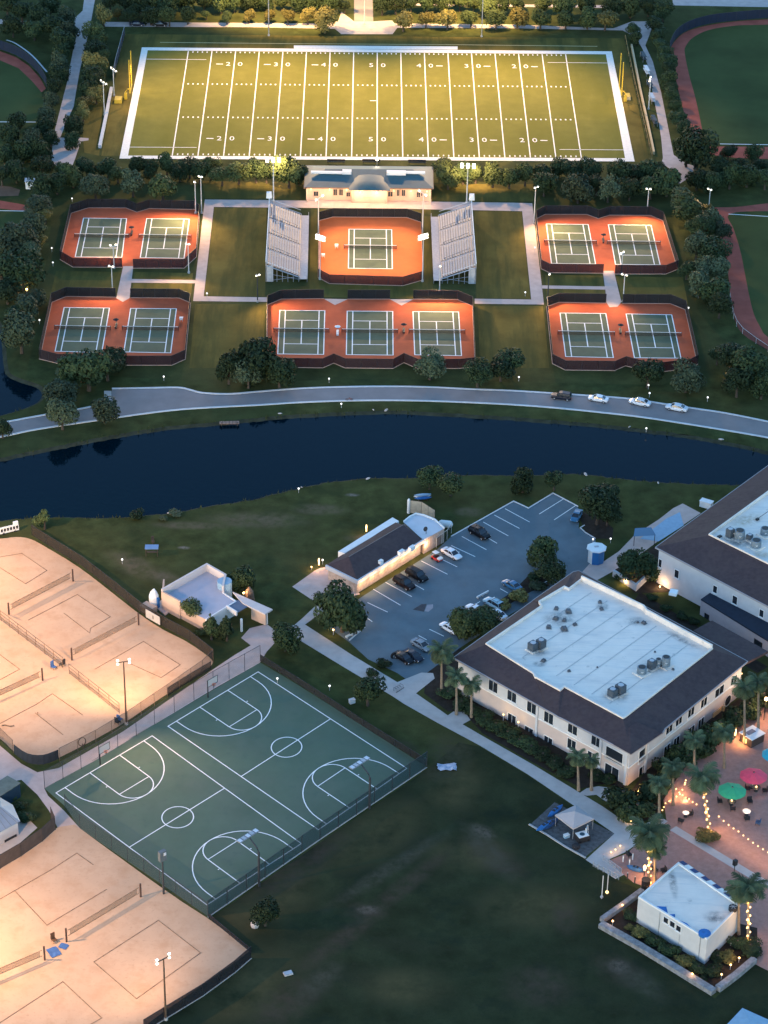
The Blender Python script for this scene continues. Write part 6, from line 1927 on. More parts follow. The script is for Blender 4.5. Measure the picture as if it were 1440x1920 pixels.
# sideline benches behind the clubhouse and small items at the right end wall
for i, (u, v) in enumerate(((630, 307), (696, 307), (782, 308))):
    p = P(u, v)
    root = thing('team_bench', 'dark team bench, %s from the left behind the clubhouse ridge' % ORD[i], 'bench', p, 0, 'team benches')
    MB().box((0, 0, .55), (5., .5, .08)).build('seat', DARK, root)
    MB().box((0, .3, .95), (5., .08, .6)).build('backrest', DARK, root)
    for x in (-2.2, 2.2):
        inst('leg', unit_post(DARK), root, (x, 0, 0), sc=(.06, .06, .55))
for i, (u, v) in enumerate(((1206, 112), (1212, 138), (1218, 165), (1222, 190), (1226, 232))):
    p = P(u, v)
    root = thing('equipment_rack', 'equipment rack, %s from the top along the right field wall' % ORD[i], 'rack', p, fang + .1, 'racks along the right wall')
    mm = (DARK, WHITEW, DARK, STEEL, DARK)[i]
    MB().box((0, 0, .9), (1.2, 5., .12)).build('shelf', mm, root)
    MB().box((0, 0, 1.8), (1.1, 4.6, .12)).build('top', mm, root)
    for x in (-.5, .5):
        for y in (-2.3, 2.3):
            inst('upright', unit_post(STEEL), root, (x, y, 0), sc=(.05, .05, 1.8))

# ================================================================ CARS
def body_mesh(kind, mat):
    "lofted body shell along x (front +x), lower body only"
    if kind == 'suv':
        sec = [(-2.45, .62, .55, .95), (-2.35, .90, .36, 1.05), (-1.4, .97, .30, 1.08), (0, .98, .30, 1.06), (1.0, .97, .30, 1.08), (1.9, .94, .34, 1.02), (2.35, .84, .40, .90), (2.46, .66, .5, .8)]
    else:
        sec = [(-2.4, .62, .50, .86), (-2.3, .84, .36, .96), (-1.5, .92, .28, .98), (0, .93, .26, .92), (1.0, .92, .28, .92), (1.8, .88, .32, .84), (2.25, .76, .38, .72), (2.38, .56, .45, .65)]
    vs, fs = [], []
    for x, w_, z0, z1 in sec:
        zm = lerp(z0, z1, .55)
        for y, z in ((-w_ * .92, z0), (-w_, lerp(z0, zm, .4)), (-w_, zm), (-w_ * .93, z1 - .06), (-w_ * .8, z1), (w_ * .8, z1), (w_ * .93, z1 - .06), (w_, zm), (w_, lerp(z0, zm, .4)), (w_ * .92, z0)):
            vs.append((x, y, z))
    n = 10
    for i in range(len(sec) - 1):
        for k in range(n):
            fs.append((i * n + k, (i + 1) * n + k, (i + 1) * n + (k + 1) % n, i * n + (k + 1) % n))
    fs.append(tuple(range(n)))
    fs.append(tuple((len(sec) - 1) * n + k for k in range(n))[::-1])
    mb = MB().add(vs, fs)
    # wheel arches read as dark cut-outs behind the wheels
    return mb.mesh('body', mat, smooth=False)
def cabin(kind):
    if kind == 'suv':
        st = [(-2.25, .86, 1.04), (-1.95, .74, 1.72), (-.2, .74, 1.80), (.55, .74, 1.74), (1.25, .86, 1.06)]
    else:
        st = [(-1.75, .80, .95), (-1.0, .64, 1.36), (-.1, .66, 1.44), (.45, .66, 1.40), (1.25, .80, .92)]
    return st
CARM = {}
def car(label, pos, ang, kind, paint, glass=None, roofm=None, group=None, rack=False, cat='car', sc=1.):
    root = thing('parked_car', label, cat, (pos.x, pos.y, .035), ang, group)
    root.scale = (sc, sc, sc)
    k = (kind, paint.name)
    if k not in CARM:
        st = cabin(kind)
        gl = MB()
        b0, t0, t1, t2, b1 = st
        zb = b0[2] - .03
        # glasshouse as a closed dark volume
        P8 = [(b0[0], -b0[1], zb), (b0[0], b0[1], zb), (b1[0], -b1[1], zb), (b1[0], b1[1], zb), (t0[0], -t0[1], t0[2] - .03), (t0[0], t0[1], t0[2] - .03), (t2[0], -t2[1], t2[2] - .03), (t2[0], t2[1], t2[2] - .03)]
        gl.add(P8, [(0, 4, 5, 1), (2, 3, 7, 6), (0, 2, 6, 4), (1, 5, 7, 3), (4, 6, 7, 5)])
        rf = MB()
        ring = []
        for (x, w_, z) in (t0, t1, t2):
            ring.append([(x, -w_ - .02, z - .05), (x, -w_ * .86, z + .015), (x, w_ * .86, z + .015), (x, w_ + .02, z - .05)])
        vs = [q for r in ring for q in r]
        rf.add(vs, [(i * 4 + j, (i + 1) * 4 + j, (i + 1) * 4 + j + 1, i * 4 + j + 1) for i in range(2) for j in range(3)])
        pl = MB()
        for s in (-1, 1):
            for (xa, za, ya), (xb, zb_, yb) in ((((b1[0], zb, b1[1])), (t2[0], t2[2], t2[1])), ((b0[0], zb, b0[1]), (t0[0], t0[2], t0[1])), ((-.25, zb, b0[1] * 1.02), (-.22, t1[2], t1[1]))):
                pl.tube([(xa, s * (ya + .01), za), (xb, s * (yb + .01), zb_ - .03)], .055, 4)
        wh = MB().tube([(0, -.11, 0), (0, .11, 0)], .36 if kind == 'suv' else .33, 14)
        rm = MB().tube([(0, -.125, 0), (0, .125, 0)], .2, 10)
        hl = MB().box((0, 0, 0), (.12, .36, .16))
        CARM[k] = (body_mesh(kind, paint), gl.mesh('windows', GLASSD), rf.mesh('roof', paint), pl.mesh('pillars', paint), wh.mesh('wheel', RUBBER), rm.mesh('rim', STEEL), hl.mesh('headlight', M('headlight_glass', (.6, .62, .65), .15, 0)), hl.mesh('tail_light', M('tail_red', (.35, .015, .012), .3, 0)))
    B, G, RF, PLm, WH, RM, HL, TL = CARM[k]
    inst('body', B, root)
    inst('windows', G, root)
    inst('roof', RF, root)
    inst('pillars', PLm, root, kind='stuff')
    X = 1.52 if kind == 'suv' else 1.45
    Y = .86 if kind == 'suv' else .82
    for x in (-X, X):
        for y in (-Y, Y):
            w_ = inst('wheel', WH, root, (x, y, .36 if kind == 'suv' else .33))
            inst('rim', RM, w_)
    zl = .78 if kind == 'suv' else .62
    for y in (-.62, .62):
        inst('headlight', HL, root, (2.33 if kind == 'suv' else 2.2, y, zl))
        inst('tail_light', TL, root, (-2.38 if kind == 'suv' else -2.3, y, zl + .12))
    for y in (-1, 1):
        MB().box((.95, y * (Y + .2), 1.05 if kind == 'suv' else .93), (.16, .22, .13)).build('wing_mirror', paint, root)
    if rack:
        rk = MB()
        for y in (-.55, .55):
            rk.tube([(-1.7, y, 1.86), (.4, y, 1.86)], .035, 4)
        for x in (-1.3, 0.):
            rk.box((x, 0, 1.88), (.06, 1.15, .05))
        rk.build('roof_rack', DARK, root)
    return root
BLACKP = M('black_car_paint', (.004, .0045, .006), .35, 0, spec=.22)
WHITEP = M('white_car_paint', (.66, .67, .68), .3, 0, spec=.5)
NAVYP = M('navy_car_paint', (.008, .013, .026), .35, 0, spec=.25)
TEALP = M('pale_teal_car_paint', (.30, .46, .52), .3, 0, spec=.5)
BLUEP = M('blue_car_paint', (.03, .13, .24), .3, 0, spec=.5)
def at(u, v, z=.75):
    p = P(u, v, z)
    return Vector((p.x, p.y, 0))
DA = math.atan2(-5.83, 5.48)             # heading of the bays
def hd(a, b):
    d = P(*b) - P(*a)
    return math.atan2(d.y, d.x)
car('black SUV parked alone in the upper bays near the lawn', at(899, 998, .9), DA, 'suv', BLACKP, rack=True, sc=1.08)
car('white sedan in the bay beside the low building\'s annex', at(847, 1037), DA, 'sedan', WHITEP, sc=1.05)
car('black SUV, right of the pair by the lit stone wall', at(782, 1077, .9), DA, 'suv', BLACKP, group='pair of black cars by the stone wall', sc=1.1)
car('reddish-black SUV with roof rack, left of the pair by the lit wall', at(758, 1092, .9), DA, 'suv', M('black_red_paint', (.012, .005, .005), .35, 0, spec=.22), group='pair of black cars by the stone wall', rack=True, sc=1.08)
car('white sedan half hidden by the dark trees beside the roof', at(892, 1142), DA + math.pi, 'sedan', WHITEP)
car('white SUV with open rack among the bays by the brown roof', at(926, 1130, .9), DA + math.pi, 'suv', TEALP, rack=True)
car('white car poking out from the green crown near the palms', at(843, 1176), DA + math.pi, 'sedan', WHITEP)
car('pale car tucked under the eave by the dark trees', at(932, 1150), DA + math.pi, 'sedan', WHITEP)
car('blue car with white bonnet under the olive shrub', at(960, 1096), DA + math.pi, 'sedan', BLUEP)
car('blue and white car at the far bay under the large tree', at(1081, 966), hd((1088, 952), (1072, 982)), 'sedan', BLUEP)
car('dark navy car under the palm at the car park entrance', at(775, 1228), DA, 'sedan', NAVYP)
car('grey-white covered car beside the dark car at the entrance', at(790, 1208), DA, 'sedan', M('dusty_paint', (.20, .24, .27), .6, .2, 2.))
car('black car parked lowest by the grass kerb at the entrance', at(757, 1232), DA, 'sedan', BLACKP)
car('dark SUV first in the line of cars on the lake road', at(1053, 741.5, .9), hd((1073, 744), (1033, 739)), 'suv', NAVYP, group='line of cars on the lake road')
car('white car second from the left on the lake road', at(1122, 746, .8), hd((1142, 749), (1103, 742)), 'sedan', WHITEP, group='line of cars on the lake road')
car('white car third from the left on the lake road', at(1200, 753, .8), hd((1222, 757), (1178, 748)), 'sedan', WHITEP, group='line of cars on the lake road', sc=1.08)
car('white car rightmost in the line on the lake road', at(1269, 763, .8), hd((1292, 767), (1246, 758)), 'sedan', WHITEP, group='line of cars on the lake road', sc=1.08)
car('dark car parked behind the far tree row, left one', at(257, 44), fang, 'sedan', NAVYP, group='cars behind the far tree row')
car('dark car parked behind the far tree row, right one', at(300, 44.5), fang, 'sedan', BLACKP, group='cars behind the far tree row')
p = P(58, 352)
root = thing('hut', 'small white hut among the trees at the left ball field', 'hut', p)
MB().box((0, 0, 1.1), (2.6, 2.0, 2.2)).build('wall', WHITEW, root)
MB().add([(-1.5, -1.2, 2.2), (1.5, -1.2, 2.2), (1.5, 1.2, 2.2), (-1.5, 1.2, 2.2), (-1.5, 0, 2.9), (1.5, 0, 2.9)], [(0, 1, 5, 4), (3, 4, 5, 2), (0, 4, 3), (1, 2, 5)]).build('roof', M('hut_roof', (.30, .32, .36), .7, .1, 1.), root)
for k, (u, v, s_) in enumerate(((525, 776, .8), (724, 769.5, 1.1), (700, 769, .6), (1352, 824.5, 1.), (1180, 801, .7), (1098, 890, 1.2), (318, 963, .9), (690, 898, 1.), (1234, 906, .7), (565, 914, .5))):
    p = P(u, v)
    o = MB().ball((0, 0, .1), .36 * s_, 7, 4, 0, .6).build('shore_rock', M('pale_rock', (.55, .44, .38), .9, .2, 1.), None, p)
    o.rotation_euler = (0, 0, k)
    o.scale = (1.9, .8, 1)
    tag(o, 'pale rock at the water line, %s counted along the shores' % ORD[k], 'rock', 'rocks along the shore')
p = P(660, 1318)
root = thing('utility_box', 'small white service box beside the bushy tree by basketball', 'box', p, .5)
MB().box((0, 0, .4), (1.1, .7, .8)).build('cabinet', WHITEW, root)
MB().box((0, 0, .84), (1.2, .8, .08)).build('lid', OFFW, root)
p = P(739, 1233)
root = thing('tyre', 'black tyre standing by the scrub at the car park end', 'tyre', (p.x, p.y, .45), R_(30))
MB().tube([(0, -.18, 0), (0, .18, 0)], .75, 14).build('rubber', RUBBER, root)
MB().tube([(0, -.2, 0), (0, .2, 0)], .36, 10).build('rim', STEEL, root)
p = P(819, 1050)
root = thing('golf_cart', 'small red and white cart parked between the white sedan and the wall', 'cart', p, DA)
MB().box((0, 0, .5), (2.4, 1.2, .4), 0, 0, .92).build('body', M('cart_red', (.45, .03, .03), .5, .1, 2.), root)
MB().box((.95, 0, .85), (.7, 1.1, .35)).build('bonnet', WHITEW, root)
MB().box((-.3, 0, .85), (.6, 1.05, .3)).build('seat', DARKFAB, root)
MB().box((-.4, 0, 1.75), (1.2, 1.1, .06)).build('canopy', WHITEW, root)
for x in (-.95, .15):
    for y in (-.5, .5):
        inst('roof_post', unit_post(DARK), root, (x, y, .6), sc=(.03, .03, 1.15))
for x in (-.8, .8):
    for y in (-.58, .58):
        MB().tube([(x, y - .08, .26), (x, y + .08, .26)], .26, 10).build('wheel', RUBBER, root)
for lab, u, v, a in (('pale curved barrier rail at the lower left of the car park', 660, 1192, R_(42)), ('white low barrier at the bays beside the half-hidden white sedan', 905, 1118, R_(45))):
    p = P(u, v)
    root = thing('barrier', lab, 'barrier', p, a)
    MB().box((0, 0, .5), (3.4, .25, .35)).build('rail', WHITEW, root)
    for x in (-1.3, 0, 1.3):
        MB().box((x, 0, .17), (.25, .3, .34)).build('foot', CONC, root)
p = P(747, 1293)
root = thing('bicycle_rack', 'dark bicycle rack on the walk where the paths meet', 'bicycle rack', p, R_(50))
for k in range(4):
    MB().tube([(k * .6 - .9, -.4, 0), (k * .6 - .9, -.4, .8), (k * .6 - .9, .4, .8), (k * .6 - .9, .4, 0)], .04, 5).build('hoop', POLED, root)
MB().box((0, -.4, .04), (2.4, .08, .08)).build('base_bar', POLED, root)

# ================================================================ SAND COURTS
def vnet(label, a, b, pa=None, pb=None):
    A, B = P(*a), P(*b)
    d = B - A
    L = d.length
    ang = math.atan2(d.y, d.x)
    root = thing('volleyball_net', label, 'volleyball net', A, ang, 'volleyball nets')
    inst('net_mesh', unit_box(SNETM), root, (L / 2, 0, 1.15), sc=(L - 1.6, .03, 1.1))
    inst('top_tape', unit_box(ROPE), root, (L / 2, 0, 2.25), sc=(L - .8, .07, .10))
    inst('bottom_tape', unit_box(ROPE), root, (L / 2, 0, 1.05), sc=(L - .8, .07, .10))
    for x in (0, L):
        inst('post', unit_post(M('padded_post', (.07, .04, .03), .8, .1, 2.)), root, (x, 0, 0), sc=(.17, .17, 2.9))
vnet('volleyball net nearest the top of the upper sand pit', (17, 1153), (137, 1090))
vnet('volleyball net in the middle of the upper sand pit, right side', (135, 1238), (260, 1172))
vnet('volleyball net at the left edge of the upper sand pit', (-70, 1345), (80, 1276))
vnet('volleyball net beside the basketball slab in the lower sand pit', (125, 1766), (264, 1682))
vnet('volleyball net cut by the left edge in the lower sand pit', (-60, 1862), (84, 1800))
def bline(label, px, closed=False):
    pts = PL(px)
    o = bounds_c(pts)
    ob = MB().ribbon([p - o for p in pts], .13, .045, .09, closed=closed).build('boundary_line', ROPE, None, o)
    tag(ob, label, 'boundary line', 'sand court boundary ropes')
bline('rope outline of the topmost sand court', [(-20, 1048), (41, 1038), (88, 1070), (48, 1095), (-20, 1052)])
bline('rope outline of the sand court between the two right nets', [(53, 1163), (145, 1115), (207, 1157), (170, 1178), (168, 1187), (120, 1150)])
bline('rope outline of the sand court under the lit mast', [(178, 1255), (269, 1203), (338, 1247), (302, 1271), (240, 1243)])
bline('rope outline at the left edge of the upper sand', [(-30, 1206), (37, 1255), (0, 1275), (-30, 1290)])
bline('rope outline of the sand court at the foot of the divider', [(0, 1357), (70, 1320), (98, 1301), (155, 1341)])
bline('rope line from the small stake across the front sand', [(66, 1337), (118, 1378)])
bline('rope outline of the uppermost court in the lower sand', [(-10, 1692), (98, 1630), (144, 1600), (175, 1622)])
bline('rope outline left of the blue towels', [(27, 1670), (72, 1718), (88, 1735), (200, 1668)])
bline('rope outline of the court below the long net', [(176, 1804), (297, 1726), (376, 1787), (256, 1873)], True)
bline('rope outline at the very bottom of the lower sand', [(0, 1918), (118, 1841), (191, 1909), (120, 1950)])
p = P(15, 1362)
ob = MB().tube([(-1.2, .1, .08), (-.6, .3, .1), (0, .1, .08), (.5, -.1, .1), (1.1, .15, .08)], .14, 6).build('hose', ROPE, None, p)
tag(ob, 'short dark hose lying on the front sand court', 'hose')
p = P(70, 1340)
root = thing('stake', 'small dark stake at the end of a rope on the front sand', 'stake', p)
MB().tube([(0, 0, 0), (.1, 0, .5)], .07, 6).build('shaft', ROPE, root)
MB().ball((.1, 0, .5), .14, 6, 4).build('cap', ROPE, root)
# shade seats and towels on the sand
def towel(label, u, v, a, sx, sy, mat):
    p = P(u, v)
    mb = MB()
    n = 5
    vs = []
    for i in range(n):
        for j in range(n):
            vs.append(((i / 4 - .5) * sx + rnd.uniform(-.08, .08), (j / 4 - .5) * sy + rnd.uniform(-.08, .08), .08 + rnd.uniform(0, .12)))
    mb.add(vs, [(i * n + j, (i + 1) * n + j, (i + 1) * n + j + 1, i * n + j + 1) for i in range(n - 1) for j in range(n - 1)])
    o = mb.build('towel', mat, None, p)
    o.rotation_euler = (0, 0, a)
    tag(o, label, 'towel')
TOWB = M('towel_blue', (.055, .13, .30), .9, .2, 1.5)
towel('large blue towel left on the lower sand by the brown chair', 101, 1786, R_(30), 1.8, 2.4, TOWB)
towel('small blue towel beside the large one on the lower sand', 119, 1775, R_(-20), 1.5, 1.3, TOWB)
def beach_chair(label, u, v, a, mat, frame):
    p = P(u, v)
    root = thing('beach_chair', label, 'chair', p, a)
    MB().box((0, 0, .5), (.8, .8, .1)).build('seat', mat, root)
    MB().box((-.45, 0, 1.1), (.1, .8, 1.2)).build('backrest', mat, root)
    for x in (-.4, .4):
        for y in (-.38, .38):
            inst('leg', unit_post(frame), root, (x, y, 0), sc=(.05, .05, .5))
beach_chair('brown folding chair behind the blue towels on the sand', 102, 1766, R_(-50), M('brown_canvas', (.12, .06, .03), .9, .2, 2.), ROPE)
beach_chair('blue chair at the gap between the divider fences', 101, 1254, R_(-40), TOWB, DARK)
beach_chair('dark chair leaning at the gap between the divider fences', 117, 1248, R_(140), DARKFAB, DARK)
beach_chair('dark blue chair at the foot of the lit sand mast', 225, 1352, R_(60), TOWB, DARK)
beach_chair('upright black chair beside the lit sand mast', 221, 1357, R_(60), DARKFAB, DARK)
p = P(154, 1402)
root = thing('hose_reel', 'round hose reel on the fence beside the pink walk', 'hose reel', p, R_(40))
MB().ribbon([(.8 * math.cos(i * .42), .8 * math.sin(i * .42), 0) for i in range(15)], .12, 0, .16, closed=True).build('coil', POLEB, root)
root.children
bpy.data.objects[root.name].rotation_euler = (R_(75), 0, R_(40))
root.location.z = 1.4
MB().box((0, -.9, .08), (.12, 1.0, .12)).build('stand', POLEB, root)
p = P(18, 1000)
root = thing('sign_trailer', 'white lettered hoarding on wheels above the upper sand pit', 'hoarding', p, R_(28))
MB().box((0, 0, 1.1), (4.2, .2, 1.5)).build('board', WHITEW, root)
for k in range(6):
    MB().box((-1.7 + k * .68, -.12, 1.15), (.42, .05, .7)).build('dark_panel', DARK, root)
MB().box((1.5, .1, 2.0), (1.0, .5, .9)).build('head_unit', WHITEW, root)
for x in (-1.3, 1.3):
    MB().tube([(x, -.1, .3), (x, .1, .3)], .3, 10).build('wheel', RUBBER, root)

# ================================================================ LAWN BITS
p = P(285, 1040)
root = thing('shade_table', 'blue-roofed picnic shade standing alone on the lawn', 'shade', p, R_(2))
MB().box((0, 0, 1.9), (2.8, 1.7, .14)).build('blue_top', M('shade_blue', (.12, .22, .38), .7, .1, 1.), root)
for x in (-1.2, 1.2):
    for y in (-.7, .7):
        inst('leg', unit_post(BARK), root, (x, y, 0), sc=(.08, .08, 1.9))
MB().box((0, 0, .7), (2.0, .6, .08)).build('table', BARK, root)
p = P(287, 1018)
root = thing('lawn_seat', 'dark upright seat behind the blue-roofed picnic shade', 'seat', p, R_(20))
MB().box((0, 0, .5), (.6, .6, .1)).box((0, 0, .25), (.5, .5, .5)).build('seat', BARK, root)
MB().box((0, .3, 1.0), (.6, .1, 1.0)).build('backrest', BARK, root)
p = P(793, 939)
root = thing('kayak_stand', 'blue and white kayaks on a stand above the tan fence', 'kayak stand', p, R_(10))
for k, (y, z, m_) in enumerate(((0, .7, BLUE), (.8, .7, WHITEW), (.4, 1.25, LBLUE))):
    MB().tube([(-1.9, y, z + .1), (-1.2, y, z), (0, y, z), (1.2, y, z), (1.9, y, z + .1)], [.04, .28, .36, .28, .04], 8).build('kayak', m_, root)
for x in (-.9, .9):
    MB().box((x, .4, .3), (.12, 1.6, .6)).build('trestle', BARK, root)
p = P(838, 1440)
mb = MB()
r = random.Random(5)
vs = []
for i in range(7):
    for j in range(5):
        vs.append((i * .6 - 1.8 + r.uniform(-.15, .15), j * .5 - 1. + r.uniform(-.15, .15), .1 + r.uniform(0, .5)))
mb.add(vs, [(i * 5 + j, (i + 1) * 5 + j, (i + 1) * 5 + j + 1, i * 5 + j + 1) for i in range(6) for j in range(4)])
o = mb.build('tarpaulin', M('pale_tarp', (.36, .38, .46), .7, .2, 1.), None, p)
tag(o, 'crumpled pale tarpaulin at the slab corner on the dim lawn', 'tarpaulin')
for lab, u, v in (('small irrigation box with grey lid on the bottom lawn', 540, 1826), ('white rock at the foot of the lone lawn tree', 478, 1738)):
    p = P(u, v)
    if 'rock' in lab:
        o = MB().ball((0, 0, .5), 1.1, 8, 5, 0, .8).build('rock', M('pale_rock', (.55, .44, .38), .9, .2, 1.), None, p, smooth=False)
        o.scale = (.7, .7, 1.1)
        tag(o, lab, 'rock')
    else:
        root = thing('irrigation_box', lab, 'box', p, .4)
        MB().box((0, 0, .12), (1.5, 1.0, .24)).build('casing', CONC, root)
        MB().box((0, 0, .26), (1.3, .8, .06)).build('lid', STEEL, root)
# trail bikes etc: a fallen bicycle on the lake kerb
p = P(655, 751)
root = thing('bicycle', 'dark bicycle lying against the lake road kerb', 'bicycle', p, R_(5))
for x in (-.55, .55):
    MB().ribbon([(x + .34 * math.cos(i * .52), .1, 0) if 0 else (x + .34 * math.cos(i * .52), .34 * math.sin(i * .52), 0) for i in range(12)], .06, .30, .36, closed=True).build('wheel', RUBBER, root)
MB().tube([(-.55, 0, .34), (0, .5, .36), (.45, .5, .36), (.55, 0, .34), (.1, 0, .35), (0, .5, .36)], .04, 5).build('frame', M('bike_red', (.25, .05, .03), .5, 0), root)
MB().box((0, .62, .4), (.26, .12, .06)).build('saddle', DARK, root)
p = P(430, 791)
root = thing('jetty', 'small weathered jetty at the far water line', 'jetty', p, R_(4))
for k in range(6):
    MB().box((-1.9 + k * .76, -.6, .15), (.68, 1.3, .1)).build('plank', M('jetty_wood', (.30, .17, .12), .9, .2, 1.5), root)
for x in (-1.8, 1.8):
    MB().tube([(x, -1.1, -.9), (x, -1.1, .5)], .1, 6).build('post', BARK, root)
# court-side benches between paired courts
for lab, u, v in (('dark bench between the two upper left tennis courts', 247, 439), ('dark bench between the two lower left tennis courts', 218, 613), ('dark bench between the middle and right courts of three', 757, 622), ('dark bench between the two upper right tennis courts', 1131, 453), ('dark bench between the two lower right tennis courts', 1163, 623), ('pale bench between the left and middle courts of three', 633, 626)):
    p = P(u, v)
    root = thing('court_bench', lab, 'bench', p, 0, 'courtside benches')
    mm = WHITEW if 'pale' in lab else DARK
    MB().box((0, 0, .5), (.6, 2.4, .08)).build('seat', mm, root)
    MB().box((0, 0, 1.0), (.08, 2.4, .5)).build('backrest', mm, root)
    for y in (-1., 1.):
        MB().box((0, y, .25), (.5, .08, .5)).build('leg', mm, root)
    MB().tube([(0, 0, 0), (0, 0, 2.2)], .04, 5).build('shade_pole', DARK, root)
    MB().tube([(0, 0, 2.0), (0, 0, 2.35)], [.75, .05], 8).build('shade', DARKFAB if 'dark' in lab else WHITEW, root)
for lab, u, v in (('white ball basket at the right edge of the lower left courts', 340, 602), ('white ball basket on the orange stadium court', 606, 483), ('white chair at the left end of the stadium net', 631, 465)):
    p = P(u, v)
    root = thing('ball_basket', lab, 'basket', p)
    MB().box((0, 0, .75), (.8, .8, .5), 0, 0, 1.15).build('basket', WHITEW, root)
    for x in (-.3, .3):
        for y in (-.3, .3):
            inst('leg', unit_post(WHITEW), root, (x, y, 0), sc=(.04, .04, .5))

# ================================================================ PATIO
def umbrella(label, u, v, wpx, mat, h=2.6):
    rr = wpx / 2 / PXM(v)
    p = P(u, v, h + .25)
    root = thing('patio_umbrella', label, 'umbrella', (p.x, p.y, 0), .2, 'patio umbrellas')
    MB().tube([(0, 0, 0), (0, 0, h + .9)], .06, 6).build('pole', POLEW, root)
    MB().box((0, 0, .08), (.9, .9, .16)).build('base', DARK, root)
    n = 8
    for i in range(n):
        a, b = i * 2 * math.pi / n, (i + 1) * 2 * math.pi / n
        m_ = (a + b) / 2
        ring = []
        for k, (rk, zk) in enumerate(((.08, h + .85), (.45, h + .62), (.8, h + .3), (1., h))):
            ring.append([(rr * rk * math.cos(a), rr * rk * math.sin(a), zk), (rr * rk * .955 * math.cos(m_), rr * rk * .955 * math.sin(m_), zk - .05), (rr * rk * math.cos(b), rr * rk * math.sin(b), zk)])
        vs = [q for r_ in ring for q in r_]
        MB().add(vs, [(k * 3 + j, (k + 1) * 3 + j, (k + 1) * 3 + j + 1, k * 3 + j + 1) for k in range(3) for j in range(2)]).build('canopy_panel', mat, root)
        MB().tube([(0, 0, h + .75), (rr * .97 * math.cos(a), rr * .97 * math.sin(a), h - .03)], .025, 4).build('rib', DARK, root)
    MB().ball((0, 0, h + .95), .12, 6, 4).build('finial', DARK, root)
umbrella('green octagonal patio umbrella', 1373, 1481, 54, M('green_canvas', (.05, .36, .16), .8, .06, 2.))
umbrella('pink octagonal patio umbrella behind the green one', 1413, 1453, 53, M('pink_canvas', (.80, .075, .12), .8, .06, 2.))
umbrella('turquoise patio umbrella cut by the right edge', 1453, 1414, 50, M('turquoise_canvas', (.03, .34, .42), .8, .06, 2.))
def ptable(label, u, v, top, lit, grp, r0=.75):
    p = P(u, v, .9)
    root = thing('patio_table', label, 'table', (p.x, p.y, 0), 0, grp)
    MB().tube([(0, 0, .86), (0, 0, .94)], r0, 14).build('table_top', top, root)
    MB().tube([(0, 0, 0), (0, 0, .86)], [.4, .08], 8).build('pedestal', DARK, root)
    if lit:
        MB().tube([(0, 0, .945), (0, 0, 1.15)], [.2, .12], 8).build('candle_lamp', GLOWT, root)
        lampl(root, (0, 0, 1.6), 60, (1., .72, .45), .1)
    return p
def pchair(label, u, v, a, mat=DARKFAB, grp='patio chairs'):
    p = P(u, v, .5)
    root = thing('patio_chair', label, 'chair', (p.x, p.y, 0), a, grp)
    MB().box((0, 0, .48), (.85, .85, .16)).build('seat', mat, root)
    MB().box((-.42, 0, .85), (.14, .9, .75)).build('backrest', mat, root)
    for y in (-.42, .42):
        MB().box((0, y, .68), (.8, .1, .1)).build('armrest', mat, root)
    for x in (-.36, .36):
        for y in (-.36, .36):
            inst('leg', unit_post(DARK), root, (x, y, 0), sc=(.04, .04, .45))
TT = M('white_table_top', (.72, .64, .55), .5, 0)
ptable('lit white cocktail table with two dark chairs near the lit palm', 1286, 1524, TT, True, 'lit tables', .62)
ptable('lit white table below the green umbrella\'s right side', 1400, 1521, TT, True, 'lit tables', .75)
ptable('dark table under the green umbrella', 1372, 1502, DARK, True, 'umbrella tables', .8)
ptable('dark table under the pink umbrella', 1418, 1476, DARK, True, 'umbrella tables', .8)
pchair('dark chair left of the lit cocktail table', 1277, 1538, R_(60))
pchair('dark chair right of the lit cocktail table', 1294, 1526, R_(190))
pchair('dark chair behind the lit white table', 1406, 1502, R_(-80))
pchair('dark chair in front of the lit white table', 1400, 1534, R_(100))
pchair('small blue chair right of the lit white table', 1421, 1542, R_(160), M('blue_chair', (.05, .09, .16), .8, .1, 2.))
pchair('dark chair left under the green umbrella', 1350, 1502, R_(0))
pchair('dark chair in front under the green umbrella', 1374, 1516, R_(90))
pchair('dark chair left under the pink umbrella', 1402, 1478, R_(0))
pchair('dark chair right under the pink umbrella', 1434, 1482, R_(180))
p = P(1409, 1390)
root = thing('bar_cube', 'dark square bar with white top and fire glow at the patio\'s head', 'bar', p, R_(40))
MB().box((0, 0, .95), (3.4, 3.0, 1.9)).build('body', M('bar_brown', (.06, .04, .035), .7, .2, 1.), root)
MB().box((0, 0, 1.96), (3.7, 3.3, .14)).build('white_top', WHITEW, root)
MB().box((-.2, .3, 2.08), (1.9, 1.0, .12)).build('dark_tray', M('tray_grey', (.12, .12, .16), .5, .2, 2.), root)
MB().box((-1.74, .2, .9), (.06, .9, .9)).build('fire_glow', M('fire_emission', (.5, .25, .05), .6, 0, emit=(1., .5, .12), es=.8), root)
lampl(root, (-2.6, .2, 1.2), 260, (1., .55, .2), .2)
p = P(1378, 1383)
root = thing('bollard_lamp', 'warm tube lamp beside the bar cube', 'lamp', p, 0, 'amber bollard lamps')
MB().tube([(0, 0, 0), (0, 0, .5)], .12, 6).build('post', DARK, root)
MB().tube([(0, 0, .5), (0, 0, 2.2)], .16, 8).build('glow_tube', GLOWA, root)
lampl(root, (0, -.5, 1.5), 300, (1., .6, .28), .2)
# a tall lantern off the frame's right side lights the head of the patio as the photograph shows
p = P(1432, 1350)
root = thing('patio_lantern', 'tall lantern post at the right edge of the patio\'s head', 'lamp', p)
MB().tube([(0, 0, 0), (0, 0, 4.6)], .09, 6).build('post', DARK, root)
MB().tube([(0, 0, 4.6), (0, 0, 5.2)], [.22, .3], 8).build('lantern', GLOWA, root)
lampl(root, (0, -.3, 5.), 2600, (1., .58, .25), .3)

